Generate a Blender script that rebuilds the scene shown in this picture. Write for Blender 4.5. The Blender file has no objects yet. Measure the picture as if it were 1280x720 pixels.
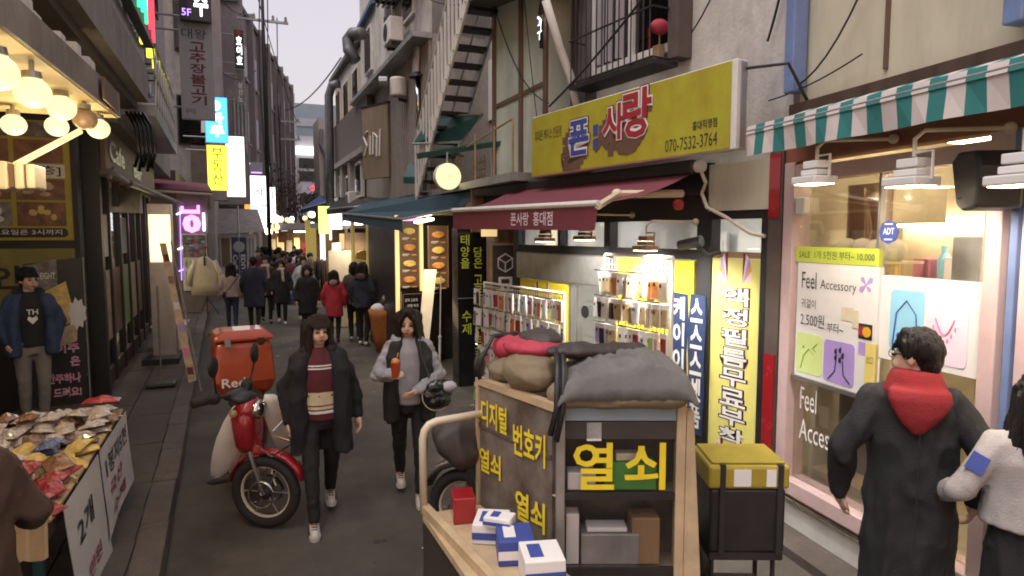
import bpy, math, random
from mathutils import Vector, Matrix, noise
random.seed(7)
R = math.radians
sc = bpy.context.scene
col = sc.collection
# ---------------------------------------------------------------- camera
EYE = Vector((0.0, 0.0, 2.28)); FPX = 820.0
YAW = math.atan(340 / FPX); PIT = math.atan(68 / FPX)
cam = bpy.data.cameras.new('camera'); cam_o = bpy.data.objects.new('camera', cam); col.objects.link(cam_o)
cam.sensor_width = 36; cam.lens = 36 * FPX / 1280; cam.clip_end = 600; cam.clip_start = 0.05
cam_o.location = EYE; cam_o.rotation_euler = (math.pi / 2 - PIT, 0, -YAW)
sc.camera = cam_o
# ---------------------------------------------------------------- world: dusk sky
wd = bpy.data.worlds.new("World"); sc.world = wd; wd.use_nodes = True
wn, wl = wd.node_tree.nodes, wd.node_tree.links
wn.clear()
sky = wn.new('ShaderNodeTexSky'); sky.sky_type = 'NISHITA'; sky.sun_disc = False
sky.sun_elevation = R(3); sky.sun_rotation = R(200); sky.air_density = 1.2; sky.dust_density = 2
b1 = wn.new('ShaderNodeBackground'); b1.inputs[1].default_value = 0.06
b2 = wn.new('ShaderNodeBackground'); b2.inputs[1].default_value = 0.485
b2.inputs[0].default_value = (0.90, 0.80, 0.93, 1)
ad = wn.new('ShaderNodeAddShader'); wo = wn.new('ShaderNodeOutputWorld')
wl.new(sky.outputs[0], b1.inputs[0]); wl.new(b1.outputs[0], ad.inputs[0]); wl.new(b2.outputs[0], ad.inputs[1]); wl.new(ad.outputs[0], wo.inputs[0])
sun = bpy.data.lights.new('sun', 'SUN'); sun.energy = 2.1; sun.angle = R(50); sun.color = (1.0, 0.93, 0.91)
sun_o = bpy.data.objects.new('sun', sun); col.objects.link(sun_o); sun_o.rotation_euler = (R(28), 0, R(-70))
# ---------------------------------------------------------------- render settings
sc.view_settings.view_transform = 'Standard'; sc.view_settings.look = 'None'
sc.view_settings.exposure = 0.55; sc.view_settings.gamma = 1.0
sc.cycles.use_denoising = True; sc.cycles.filter_width = 1.9
sc.cycles.max_bounces = 6; sc.cycles.diffuse_bounces = 3; sc.cycles.glossy_bounces = 3
sc.cycles.transparent_max_bounces = 12; sc.cycles.transmission_bounces = 4
sc.cycles.caustics_reflective = False; sc.cycles.caustics_refractive = False
sc.cycles.sample_clamp_indirect = 6

# ---------------------------------------------------------------- frames and mesh builder
def ray(px, py):
    fw = Vector((math.sin(YAW) * math.cos(PIT), math.cos(YAW) * math.cos(PIT), -math.sin(PIT)))
    rt = Vector((math.cos(YAW), -math.sin(YAW), 0)); up = rt.cross(fw)
    return fw + rt * ((px - 640) / FPX) + up * ((360 - py) / FPX)
def gp(px, py, z=0.0):                      # point of the place at height z
    d = ray(px, py); return EYE + d * ((z - EYE.z) / d.z)
class Fr:                                   # a vertical plane: u along it (reading direction), n out of it, z up
    def __init__(s, o, u):
        s.o = Vector((o[0], o[1], o[2] if len(o) > 2 else 0)); s.u = Vector((u[0], u[1], 0)).normalized(); s.n = s.u.cross(Vector((0, 0, 1)))
    def P(s, u, n, z): return s.o + s.u * u + s.n * n + Vector((0, 0, z))
    def at(s, px, py, n=0.0):
        d = ray(px, py); o = s.o + s.n * n; t = (o - EYE).dot(s.n) / d.dot(s.n); p = EYE + d * t
        return (p - s.o).dot(s.u), p.z
RP = Fr((3.78, 4.15), (.127, -.992))        # phone shop
RA = Fr((3.80, 3.70), (-.13, -.99))         # accessory shop
RF = Fr((2.95, 9.5), (.007, -1))            # farther shops, right
LF = Fr((-1.76, 10.0), (-.022, 1))          # cafe row, left
WF = Fr((0, 0), (1, 0))                     # world frame; n is -Y
def front(x, y): return Fr((x, y), (1, 0))  # plane facing the camera's side of the street

WS = bpy.data.scenes.new('work')            # scratch scene for evaluating text and remeshing, removed at the end
def evaluated(ob):
    vl = WS.view_layers[0]; vl.update(); return bpy.data.meshes.new_from_object(ob.evaluated_get(vl.depsgraph))
_tc = {}
def text_geo(s, bold=0.0):
    k = (s, bold)
    if k in _tc: return _tc[k]
    cu = bpy.data.curves.new('t', 'FONT'); cu.body = s; cu.resolution_u = 2; cu.offset = bold
    ob = bpy.data.objects.new('t', cu); WS.collection.objects.link(ob); me = evaluated(ob)
    vs = [(v.co.x, v.co.y) for v in me.vertices]; fs = [tuple(p.vertices) for p in me.polygons]
    bpy.data.objects.remove(ob); bpy.data.curves.remove(cu); bpy.data.meshes.remove(me)
    if not vs: vs, fs = [(0, 0), (1, 0), (1, 1)], [(0, 1, 2)]
    x0 = min(v[0] for v in vs); x1 = max(v[0] for v in vs); y0 = min(v[1] for v in vs); y1 = max(v[1] for v in vs)
    _tc[k] = (vs, fs, x0, x1, y0, y1); return _tc[k]

def remesh(b, name, mats, parent, vox=.012, it=4, wr=0.0, wsc=(9, 9, 3), matfn=None, seed=0.0, fac=.5, world=False):   # one continuous skin over overlapping solids
    me = bpy.data.meshes.new(name); me.from_pydata([tuple(v) for v in b.v], [], b.f)
    ob = bpy.data.objects.new(name, me); WS.collection.objects.link(ob)
    m = ob.modifiers.new('r', 'REMESH'); m.mode = 'VOXEL'; m.voxel_size = vox; m.adaptivity = 0
    if it: k = ob.modifiers.new('s', 'SMOOTH'); k.iterations = it; k.factor = fac
    me2 = evaluated(ob); bpy.data.objects.remove(ob); bpy.data.meshes.remove(me); me2.name = name
    if wr:
        ns = [v.normal.copy() for v in me2.vertices]
        for v, n in zip(me2.vertices, ns):
            c = v.co; n1 = noise.noise((c.x * wsc[0] + seed, c.y * wsc[1], c.z * wsc[2])); q = .8 - 2.6 * abs(n1) + .7 * noise.noise((c.x * wsc[0] * 2.3, c.y * wsc[1] * 2.3 + seed, c.z * wsc[2] * 2.3 + n1))
            v.co = c + n * (wr * q)
    me2.materials.clear()
    if not isinstance(mats, (list, tuple)): mats = [mats]
    for x in mats: me2.materials.append(x)
    me2.polygons.foreach_set('use_smooth', [True] * len(me2.polygons))
    if matfn: me2.polygons.foreach_set('material_index', [matfn(p.center) for p in me2.polygons])
    o = bpy.data.objects.new(name, me2); col.objects.link(o)
    if parent is not None:
        o.parent = parent; o['base'] = (0, 0, 0)
        if world: o.location = -Vector(parent['base'])
    return o
class MB:
    def __init__(s): s.v = []; s.f = []; s.m = []; s.k = 0
    def add(s, vs, fs):
        b = len(s.v); s.v += [Vector(v) for v in vs]
        for f in fs: s.f.append([b + i for i in f]); s.m.append(s.k)
        return s
    def mat(s, k): s.k = k; return s
    def face(s, *pts): return s.add(pts, [list(range(len(pts)))])
    def hexa(s, p):                          # p: 4 bottom points, 4 top points
        return s.add(p, [(3, 2, 1, 0), (4, 5, 6, 7), (0, 1, 5, 4), (1, 2, 6, 5), (2, 3, 7, 6), (3, 0, 4, 7)])
    def box(s, F, u0, u1, n0, n1, z0, z1):
        q = [(u0, n1), (u1, n1), (u1, n0), (u0, n0)]
        return s.hexa([F.P(a, b, z0) for a, b in q] + [F.P(a, b, z1) for a, b in q])
    def wbox(s, x0, x1, y0, y1, z0, z1): return s.box(WF, x0, x1, -y1, -y0, z0, z1)
    def prism(s, F, poly, n0, n1):           # poly in (u,z), counter-clockwise seen from the front
        k = len(poly)
        return s.add([F.P(a, n1, b) for a, b in poly] + [F.P(a, n0, b) for a, b in poly],
                     [list(range(k)), list(range(2 * k - 1, k - 1, -1))] + [(i, i + k, (i + 1) % k + k, (i + 1) % k) for i in range(k)])
    def tube(s, pts, r, seg=8, r1=None, cap=True):
        pts = [Vector(p) for p in pts]; n = len(pts); b = len(s.v); r1 = r if r1 is None else r1
        a = None
        for i, p in enumerate(pts):
            t = (pts[min(i + 1, n - 1)] - pts[max(i - 1, 0)]).normalized()
            if a is None: a = t.orthogonal().normalized()
            a = (a - t * a.dot(t)).normalized(); c = t.cross(a); rr = r + (r1 - r) * i / max(1, n - 1)
            s.v += [p + (a * math.cos(2 * math.pi * j / seg) + c * math.sin(2 * math.pi * j / seg)) * rr for j in range(seg)]
        for i in range(n - 1):
            for j in range(seg):
                s.f.append([b + i * seg + j, b + i * seg + (j + 1) % seg, b + (i + 1) * seg + (j + 1) % seg, b + (i + 1) * seg + j]); s.m.append(s.k)
        if cap:
            s.f.append([b + j for j in range(seg)][::-1]); s.m.append(s.k)
            s.f.append([b + (n - 1) * seg + j for j in range(seg)]); s.m.append(s.k)
        return s
    def rings(s, rings, cap=True):           # list of closed rings of equal count
        b = len(s.v); k = len(rings[0])
        for r in rings: s.v += [Vector(p) for p in r]
        for i in range(len(rings) - 1):
            for j in range(k):
                s.f.append([b + i * k + j, b + i * k + (j + 1) % k, b + (i + 1) * k + (j + 1) % k, b + (i + 1) * k + j]); s.m.append(s.k)
        if cap:
            s.f.append([b + j for j in range(k)][::-1]); s.m.append(s.k)
            s.f.append([b + (len(rings) - 1) * k + j for j in range(k)]); s.m.append(s.k)
        return s
    def lathe(s, c, prof, seg=16, axis=(0, 0, 1)):
        c = Vector(c); ax = Vector(axis).normalized(); a = ax.orthogonal().normalized(); b = ax.cross(a)
        return s.rings([[c + ax * z + (a * math.cos(2 * math.pi * j / seg) + b * math.sin(2 * math.pi * j / seg)) * max(r, 1e-4) for j in range(seg)] for r, z in prof])
    def ell(s, c, rx, ry, rz, seg=12, rg=8, M=None):
        c = Vector(c); rs = []
        for i in range(rg + 1):
            t = -math.pi / 2 + math.pi * i / rg; q = max(math.cos(t), 1e-3)
            ring = [Vector((rx * q * math.cos(2 * math.pi * j / seg), ry * q * math.sin(2 * math.pi * j / seg), rz * math.sin(t))) for j in range(seg)]
            if M: ring = [M @ p for p in ring]
            rs.append([c + p for p in ring])
        return s.rings(rs)
    def grid(s, g):
        b = len(s.v); w = len(g[0])
        for r in g: s.v += [Vector(p) for p in r]
        for j in range(len(g) - 1):
            for i in range(w - 1): s.f.append([b + (j + 1) * w + i, b + (j + 1) * w + i + 1, b + j * w + i + 1, b + j * w + i]); s.m.append(s.k)
        return s
    def cap(s, p0, r0, p1, r1, seg=10):      # tapered capsule
        p0 = Vector(p0); p1 = Vector(p1); t = (p1 - p0)
        t = t.normalized() if t.length > 1e-6 else Vector((0, 0, 1)); a = t.orthogonal().normalized(); b = t.cross(a); rs = []
        for i in range(4):
            q = -math.pi / 2 + math.pi / 2 * i / 3.0; rs.append((p0 + t * r0 * math.sin(q), r0 * max(math.cos(q), .02)))
        for i in range(4):
            q = math.pi / 2 * i / 3.0; rs.append((p1 + t * r1 * math.sin(q), r1 * max(math.cos(q), .02)))
        return s.rings([[p + (a * math.cos(2 * math.pi * j / seg) + b * math.sin(2 * math.pi * j / seg)) * r for j in range(seg)] for p, r in rs])
    def loft(s, rows, seg=16, p=2.0):        # rows: (z, cx, cy, rx, ry)
        rs = []
        for z, cx, cy, rx, ry in rows:
            ring = []
            for j in range(seg):
                a = 2 * math.pi * j / seg; ca, sa = math.cos(a), math.sin(a)
                ring.append((cx + rx * math.copysign(abs(ca) ** (2 / p), ca), cy + ry * math.copysign(abs(sa) ** (2 / p), sa), z))
            rs.append(ring)
        return s.rings(rs)
    def text(s, F, t, u0, z0, w, h, n, bold=0.0, shear=0.0, keep=False):
        vs, fs, x0, x1, y0, y1 = text_geo(t, bold)
        sx = w / max(x1 - x0, 1e-3); sy = h / max(y1 - y0, 1e-3)
        if keep: sx = sy = min(sx, sy)
        return s.add([F.P(u0 + (x - x0) * sx + shear * (y - y0) * sy, n, z0 + (y - y0) * sy) for x, y in vs], fs)
    def vtext(s, F, t, u0, z1, w, ch, n, bold=0.0, gap=.12):   # stacked characters from z1 down
        z = z1
        for c in t:
            if c != ' ': s.text(F, c, u0, z - ch * (1 - gap), w, ch * (1 - gap), n, bold)
            z -= ch if c != ' ' else ch * .5
        return s
    def build(s, name, mats, parent=None, local=False, smooth=False, bevel=0.0, shade=None):
        me = bpy.data.meshes.new(name)
        off = Vector((0, 0, 0))
        if parent is not None and not local: off = Vector(parent.get('base', (0, 0, 0)))
        me.from_pydata([v - off for v in s.v], [], s.f)
        if not isinstance(mats, (list, tuple)): mats = [mats]
        for m in mats: me.materials.append(m)
        if len(mats) > 1: me.polygons.foreach_set('material_index', s.m)
        if smooth: me.polygons.foreach_set('use_smooth', [True] * len(me.polygons))
        o = bpy.data.objects.new(name, me); col.objects.link(o)
        if parent is not None:
            o.parent = parent; o['base'] = list(off)
        if bevel:
            b = o.modifiers.new('bevel', 'BEVEL'); b.width = bevel; b.segments = 2; b.limit_method = 'ANGLE'
        return o
def tag(o, label=None, cat=None, group=None, kind=None):
    if label: o['label'] = label
    if cat: o['category'] = cat
    if group: o['group'] = group
    if kind: o['kind'] = kind
    return o
def thing(name, label, cat, loc=(0, 0, 0), rz=0.0, group=None):
    o = bpy.data.objects.new(name, None); col.objects.link(o); o.empty_display_size = .1
    o.location = loc; o.rotation_euler = (0, 0, rz); o['base'] = list(loc)
    return tag(o, label, cat, group)
def struct(o): o['kind'] = 'structure'; return o
def copy_tree(o, parent=None):
    c = o.copy(); col.objects.link(c)
    if parent is not None: c.parent = parent
    for ch in list(o.children): copy_tree(ch, c)
    return c
def shared(o, name, parent, loc=(0, 0, 0), mat=None):      # another object on the same mesh
    c = bpy.data.objects.new(name, o.data if hasattr(o, 'data') else o); col.objects.link(c)
    if parent is not None: c.parent = parent
    c.location = loc; return c

# ---------------------------------------------------------------- materials
M = {}
def mat(name, c, rough=.7, metal=0.0, var=.15, scale=6.0, bump=0.0, bscale=40.0, stretch=(1, 1, 1), spec=.5, coat=0.0, dirt=0.0, c2=None):
    m = bpy.data.materials.new(name); m.use_nodes = True; nt = m.node_tree; N = nt.nodes; L = nt.links
    b = N['Principled BSDF']; b.inputs['Roughness'].default_value = rough; b.inputs['Metallic'].default_value = metal
    b.inputs['Specular IOR Level'].default_value = spec; b.inputs['Coat Weight'].default_value = coat
    tc = N.new('ShaderNodeTexCoord'); mp = N.new('ShaderNodeMapping'); mp.inputs['Scale'].default_value = stretch
    L.new(tc.outputs['Object'], mp.inputs['Vector'])
    no = N.new('ShaderNodeTexNoise'); no.inputs['Scale'].default_value = scale; no.inputs['Detail'].default_value = 6; no.inputs['Roughness'].default_value = .65
    L.new(mp.outputs[0], no.inputs['Vector'])
    cr = N.new('ShaderNodeValToRGB'); L.new(no.outputs['Fac'], cr.inputs['Fac'])
    cc = c2 or tuple(min(1, x * (1 + var)) for x in c)
    cd = tuple(x * (1 - var) for x in c)
    cr.color_ramp.elements[0].position = .3; cr.color_ramp.elements[0].color = (*cd, 1)
    cr.color_ramp.elements[1].position = .72; cr.color_ramp.elements[1].color = (*cc, 1)
    out = cr.outputs['Color']
    if dirt:
        n2 = N.new('ShaderNodeTexNoise'); n2.inputs['Scale'].default_value = 1.3; n2.inputs['Detail'].default_value = 8; n2.inputs['Roughness'].default_value = .7
        mp2 = N.new('ShaderNodeMapping'); mp2.inputs['Scale'].default_value = (2.2, 2.2, .5); L.new(tc.outputs['Object'], mp2.inputs['Vector']); L.new(mp2.outputs[0], n2.inputs['Vector'])
        r2 = N.new('ShaderNodeValToRGB'); r2.color_ramp.elements[0].position = .45; r2.color_ramp.elements[1].position = .75
        r2.color_ramp.elements[0].color = (0, 0, 0, 1); r2.color_ramp.elements[1].color = (dirt, dirt, dirt, 1)
        L.new(n2.outputs['Fac'], r2.inputs['Fac'])
        mx = N.new('ShaderNodeMix'); mx.data_type = 'RGBA'; L.new(r2.outputs[0], mx.inputs[0]); L.new(out, mx.inputs[6]); mx.inputs[7].default_value = (.05, .042, .035, 1)
        out = mx.outputs[2]
    L.new(out, b.inputs['Base Color'])
    mr = N.new('ShaderNodeMapRange'); mr.inputs[3].default_value = max(0, rough - .12); mr.inputs[4].default_value = min(1, rough + .12)
    L.new(no.outputs['Fac'], mr.inputs[0]); L.new(mr.outputs[0], b.inputs['Roughness'])
    if bump:
        nb = N.new('ShaderNodeTexNoise'); nb.inputs['Scale'].default_value = bscale; nb.inputs['Detail'].default_value = 4
        L.new(mp.outputs[0], nb.inputs['Vector']); bp = N.new('ShaderNodeBump'); bp.inputs['Strength'].default_value = bump; bp.inputs['Distance'].default_value = .02
        L.new(nb.outputs['Fac'], bp.inputs['Height']); L.new(bp.outputs[0], b.inputs['Normal'])
    M[name] = m; return m
def speckle(m, amt=.5, scale=260.0):       # fine stone grain and worn patches for the road surface
    nt = m.node_tree; N = nt.nodes; L = nt.links; b = N['Principled BSDF']; src = b.inputs['Base Color'].links[0].from_socket
    tc = N.new('ShaderNodeTexCoord'); v = N.new('ShaderNodeTexNoise'); v.inputs['Scale'].default_value = scale; v.inputs['Detail'].default_value = 2; L.new(tc.outputs['Object'], v.inputs['Vector'])
    r = N.new('ShaderNodeMapRange'); r.inputs[1].default_value = .35; r.inputs[2].default_value = .7; r.inputs[3].default_value = 1 - amt; r.inputs[4].default_value = 1 + amt; L.new(v.outputs['Fac'], r.inputs[0])
    w = N.new('ShaderNodeTexNoise'); w.inputs['Scale'].default_value = .55; w.inputs['Detail'].default_value = 5; L.new(tc.outputs['Object'], w.inputs['Vector'])
    r2 = N.new('ShaderNodeMapRange'); r2.inputs[1].default_value = .35; r2.inputs[2].default_value = .65; r2.inputs[3].default_value = .72; r2.inputs[4].default_value = 1.25; L.new(w.outputs['Fac'], r2.inputs[0])
    k = N.new('ShaderNodeMath'); k.operation = 'MULTIPLY'; L.new(r.outputs[0], k.inputs[0]); L.new(r2.outputs[0], k.inputs[1])
    mx = N.new('ShaderNodeVectorMath'); mx.operation = 'SCALE'; L.new(src, mx.inputs[0]); L.new(k.outputs[0], mx.inputs['Scale']); L.new(mx.outputs[0], b.inputs['Base Color'])
def emit(name, c, s, base=None):
    m = bpy.data.materials.new(name); m.use_nodes = True; b = m.node_tree.nodes['Principled BSDF']
    b.inputs['Base Color'].default_value = (*(base or c), 1); b.inputs['Roughness'].default_value = .4
    b.inputs['Emission Color'].default_value = (*c, 1); b.inputs['Emission Strength'].default_value = s
    M[name] = m; return m
def glass(name, tint=(1, 1, 1), refl=.12):
    m = bpy.data.materials.new(name); m.use_nodes = True; nt = m.node_tree; N = nt.nodes; L = nt.links; N.clear()
    o = N.new('ShaderNodeOutputMaterial'); mx = N.new('ShaderNodeMixShader'); t = N.new('ShaderNodeBsdfTransparent'); g = N.new('ShaderNodeBsdfGlossy')
    t.inputs[0].default_value = (*tint, 1); g.inputs['Roughness'].default_value = .04
    lw = N.new('ShaderNodeFresnel'); lw.inputs[0].default_value = 1.4
    ml = N.new('ShaderNodeMath'); ml.operation = 'MULTIPLY'; ml.inputs[1].default_value = refl * 8; L.new(lw.outputs[0], ml.inputs[0])
    mi = N.new('ShaderNodeMath'); mi.operation = 'MINIMUM'; mi.inputs[1].default_value = .6; L.new(ml.outputs[0], mi.inputs[0])
    L.new(mi.outputs[0], mx.inputs[0]); L.new(t.outputs[0], mx.inputs[1]); L.new(g.outputs[0], mx.inputs[2]); L.new(mx.outputs[0], o.inputs[0])
    M[name] = m; return m
mat('asphalt', (.097, .084, .071), .78, var=.4, scale=1.6, bump=.6, bscale=110, dirt=.45)
mat('slab', (.095, .079, .067), .75, var=.3, scale=4, bump=.25, bscale=60, dirt=.3)
mat('kerb', (.125, .104, .09), .75, var=.25, scale=8, bump=.3, bscale=60, dirt=.25)
mat('concrete', (.30, .27, .25), .85, var=.18, scale=5, bump=.2, bscale=30, dirt=.5)
mat('plaster', (.52, .49, .45), .85, var=.16, scale=3, bump=.25, bscale=30, dirt=.5)
mat('cream_panel', (.56, .51, .38), .7, var=.06, scale=2, dirt=.3)
mat('pale_green', (.52, .57, .48), .6, var=.1, scale=2, dirt=.35)
mat('dark_wood', (.06, .035, .022), .6, var=.3, scale=8, stretch=(1, 1, .15))
mat('wood', (.30, .19, .10), .6, var=.25, scale=7, stretch=(1, 1, .1))
mat('olive', (.24, .21, .05), .5, var=.15); mat('wood_grey', (.23, .18, .125), .65, var=.3, scale=6, stretch=(1, 1, .15), dirt=.4); mat('soffit', (.62, .50, .27), .6, var=.1, dirt=.15)
mat('wood_h', (.36, .25, .14), .6, var=.25, scale=7, stretch=(.2, .2, 1))
mat('ply', (.50, .37, .22), .6, var=.2, scale=5, dirt=.2)
mat('brown', (.105, .08, .068), .55, var=.2, scale=5, dirt=.3)
mat('mauve', (.235, .20, .20), .8, var=.12, scale=3, dirt=.35)
mat('grey_far', (.42, .42, .45), .8, var=.1, scale=.6)
mat('blue_far', (.25, .32, .36), .7, var=.1, scale=.6)
mat('beige_far', (.40, .35, .32), .8, var=.12, scale=1, dirt=.3)
mat('roof', (.10, .09, .09), .8, var=.2, scale=4)
mat('roof_blue', (.10, .17, .28), .6, var=.2, scale=4)
mat('black', (.018, .017, .018), .45, var=.3)
mat('black_gloss', (.012, .012, .013), .2, var=.2, coat=.3)
mat('iron', (.03, .028, .028), .5, .3, var=.3)
mat('steel', (.45, .44, .42), .35, .85, var=.15, dirt=.2)
mat('alu', (.55, .54, .52), .35, .8, var=.1)
mat('galv', (.38, .38, .38), .5, .5, var=.2, dirt=.4)
mat('white_paint', (.72, .70, .66), .5, var=.06, dirt=.2)
mat('white_plastic', (.75, .73, .70), .4, var=.05)
mat('paper', (.75, .73, .70), .7, var=.04)
mat('cream', (.66, .58, .43), .6, var=.08, dirt=.1)
mat('pink_frame', (.60, .44, .43), .5, var=.1, dirt=.15)
mat('red_lintel', (.30, .11, .07), .5, var=.15)
mat('blue_pipe', (.16, .22, .40), .5, var=.15, dirt=.2)
mat('yellow_sign', (.44, .35, .035), .35, var=.15, scale=3.5, c2=(.44, .44, .04), dirt=.15)
mat('yellow', (.75, .62, .04), .45, var=.06)
mat('yellow_print', (.76, .70, .20), .5, var=.05)
mat('lemon', (.50, .58, .07), .5, var=.05)
mat('print_dark', (.03, .025, .025), .6, var=.1)
mat('print_red', (.33, .025, .035), .5, var=.08)
mat('print_blue', (.045, .075, .30), .5, var=.08)
mat('print_maroon', (.16, .02, .03), .6, var=.1)
mat('print_white', (.78, .77, .75), .5, var=.03)
mat('print_pink', (.75, .20, .38), .5, var=.05)
mat('print_brown', (.14, .08, .055), .5, var=.1)
mat('print_green', (.30, .45, .10), .5, var=.1)
mat('print_lime', (.62, .75, .28), .5, var=.05)
mat('print_violet', (.42, .30, .66), .5, var=.05)
mat('print_sky', (.30, .62, .80), .5, var=.05)
mat('print_rose', (.80, .66, .76), .5, var=.05)
mat('neon_yellow', (.70, .85, .10), .5, var=.03)
mat('red_awning', (.17, .035, .05), .75, var=.12, scale=5, dirt=.2)
mat('blue_awning', (.03, .07, .10), .75, var=.2, scale=5, dirt=.2)
mat('teal', (.03, .19, .18), .7, var=.12, scale=5)
mat('stripe_white', (.62, .55, .52), .75, var=.08, scale=5)
mat('teal_sheet', (.018, .075, .07), .4, var=.2, scale=3)
mat('rubber', (.022, .02, .019), .8, var=.3)
mat('red_paint', (.33, .015, .02), .25, var=.1, coat=.6)
mat('trunk_red', (.36, .055, .014), .42, var=.08, coat=.3)
mat('cream_plastic', (.80, .76, .68), .35, var=.06)
mat('chrome', (.65, .63, .6), .15, 1.0, var=.05)
mat('tarp', (.135, .13, .125), .8, var=.2, scale=4, bump=.4, bscale=12)
mat('tarp_tan', (.21, .165, .10), .8, var=.2, scale=4, bump=.4, bscale=12)
mat('tarp_red', (.42, .04, .07), .7, var=.15)
mat('board_dark', (.045, .036, .032), .6, var=.3, scale=3, dirt=.3)
mat('key_yellow', (.80, .62, .03), .45, var=.1)
mat('box_green', (.08, .30, .05), .6)
mat('orange_bag', (.35, .12, .03), .75, var=.2, bump=.3, bscale=20)
mat('leaf_dark', (.045, .03, .022), .7, var=.4)
mat('bark', (.08, .06, .05), .9, var=.3, bump=.5)
mat('duct', (.16, .16, .17), .5, .4, var=.2, dirt=.4)
mat('copper_wood', (.28, .17, .095), .55, var=.2, scale=6, stretch=(1, 1, .2))
mat('corrugated', (.34, .30, .27), .6, .2, var=.15, dirt=.4)
mat('interior', (.70, .66, .58), .7, var=.05)
mat('interior_white', (.8, .8, .8), .6, var=.03)
mat('interior_warm', (.60, .53, .40), .7, var=.08)
mat('food', (.60, .28, .07), .55, var=.4, scale=14)
mat('food_pale', (.70, .50, .15), .55, var=.3, scale=14)
mat('photo_brown', (.20, .09, .045), .4, var=.7, scale=7)
mat('photo_grey', (.20, .18, .17), .4, var=.8, scale=9)
mat('photo_cream', (.50, .38, .24), .4, var=.5, scale=8)
mat('cellophane', (.55, .48, .42), .12, var=.3, scale=20, bump=.8, bscale=40, coat=.6)
mat('cello_red', (.42, .05, .05), .15, var=.5, scale=24, bump=.8, bscale=40, coat=.6)
mat('cello_brown', (.30, .16, .08), .15, var=.5, scale=24, bump=.8, bscale=40, coat=.6)
mat('cello_blue', (.10, .14, .28), .15, var=.5, scale=24, bump=.8, bscale=40, coat=.6)
mat('card', (.50, .36, .19), .8, var=.1)
speckle(M['asphalt'], .55); speckle(M['slab'], .3); speckle(M['kerb'], .3)
glass('glass'); glass('glass_dark', (.55, .52, .48), .2)
emit('globe', (1.0, .80, .40), 1.0, (.2, .16, .1)); emit('brown_glow', (.42, .25, .12), .10, (.25, .17, .10))  # the unlit globe's brown has a faint glow put in
emit('bar_glow', (1.0, .72, .33), 1.0, (.3, .25, .15)); emit('tube_white', (1.0, .97, .92), 9.0); emit('panel_white', (1, .98, .95), 4.0)
emit('sign_white', (1, 1, 1), 1.6); emit('sign_blue', (.08, .42, .95), 1.3); emit('sign_yellow', (.98, .92, .08), 1.15)
emit('sign_lime', (.72, .95, .18), 1.3); emit('sign_orange', (1, .30, .05), 1.2); emit('neon_pink', (.95, .32, .95), 1.5)
emit('neon_green', (.05, .95, .38), 1.6); emit('neon_violet', (.45, .25, 1), 1.6); emit('neon_white', (.9, .92, 1), 2.2); emit('neon_red', (1, .05, .08), 1.6)
emit('warm_box', (1, .76, .38), 1.5); emit('lamp_warm', (1, .84, .55), 13.0); emit('yellow_glow', (.62, .50, .14), .14); emit('sill_yellow', (.9, .85, .1), 1.0)
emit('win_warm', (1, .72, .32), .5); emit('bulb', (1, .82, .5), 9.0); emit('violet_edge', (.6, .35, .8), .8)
# ================================================================= GROUND
b = MB(); b.face((-200, -60, 0), (200, -60, 0), (200, 300, 0), (-200, 300, 0)); struct(b.build('street', M['asphalt']))
pv = thing('pavement', None, None); pv['kind'] = 'structure'
def kx(y): return -.535 - .0217 * (y - 4.77)
b = MB(); b.face((-6, -3, .09), (kx(-3) - .2, -3, .09), (kx(24) - .2, 24, .09), (-6, 24, .09))
b.hexa([(-6, -3, -.2), (kx(-3) - .2, -3, -.2), (kx(24) - .2, 24, -.2), (-6, 24, -.2), (-6, -3, .088), (kx(-3) - .2, -3, .088), (kx(24) - .2, 24, .088), (-6, 24, .088)])
b.build('pavement_bed', M['slab'], pv)
y = -1.0; i = 0
while y < 23:
    L = .92; dz = random.uniform(-.006, .008); dx = random.uniform(-.006, .006)
    b = MB(); b.hexa([(kx(y) - .2 + dx, y + .006, 0), (kx(y) + dx, y + .006, 0), (kx(y + L) + dx, y + L - .006, 0), (kx(y + L) - .2 + dx, y + L - .006, 0),
            (kx(y) - .2 + dx, y + .006, .118 + dz), (kx(y) - .012 + dx, y + .006, .118 + dz), (kx(y + L) - .012 + dx, y + L - .006, .118 + dz), (kx(y + L) - .2 + dx, y + L - .006, .118 + dz)])
    b.build('kerb_stone', M['kerb'], pv, bevel=.008); y += L
y = 1.0
while y < 19:
    for k in range(3):
        x1 = kx(y) - .21 - k * .46; dz = random.uniform(-.004, .004)
        b = MB(); b.wbox(x1 - .452, x1 - .006, y + .004, y + .596, .07, .108 + dz); b.build('paving_slab', M['slab'], pv)
    y += .6
# gutter strip of cement along the kerb
b = MB(); b.hexa([(kx(0) + .004, 0, -.02), (kx(0) + .2, 0, -.02), (kx(22) + .2, 22, -.02), (kx(22) + .004, 22, -.02), (kx(0) + .004, 0, .004), (kx(0) + .2, 0, .004), (kx(22) + .2, 22, .004), (kx(22) + .004, 22, .004)])
struct(b.build('gutter', M['asphalt']))
b = MB()
for k in range(26):
    x = random.uniform(-.3, 2.4); yy = random.uniform(4.2, 15); s = random.uniform(.008, .022); a = random.uniform(0, 3)
    b.face(*[(x + s * math.cos(a + q) * (1.6 if j % 2 else 1), yy + s * math.sin(a + q), .006) for j, q in enumerate((0, 1.3, 3.0, 4.4))])
o = b.build('litter', M['paper']); o['kind'] = 'stuff'

b = MB()
for k in range(70):                       # flattened chewing gum and tar spots
    x = random.uniform(-.4, 2.6); yy = random.uniform(4.0, 14); s = random.uniform(.012, .03)
    b.face(*[(x + s * math.cos(q), yy + s * 1.1 * math.sin(q), .0045) for q in [6.283 * j / 7 for j in range(7)]])
o = b.build('gum_spots', M['print_dark']); o['kind'] = 'stuff'
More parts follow.
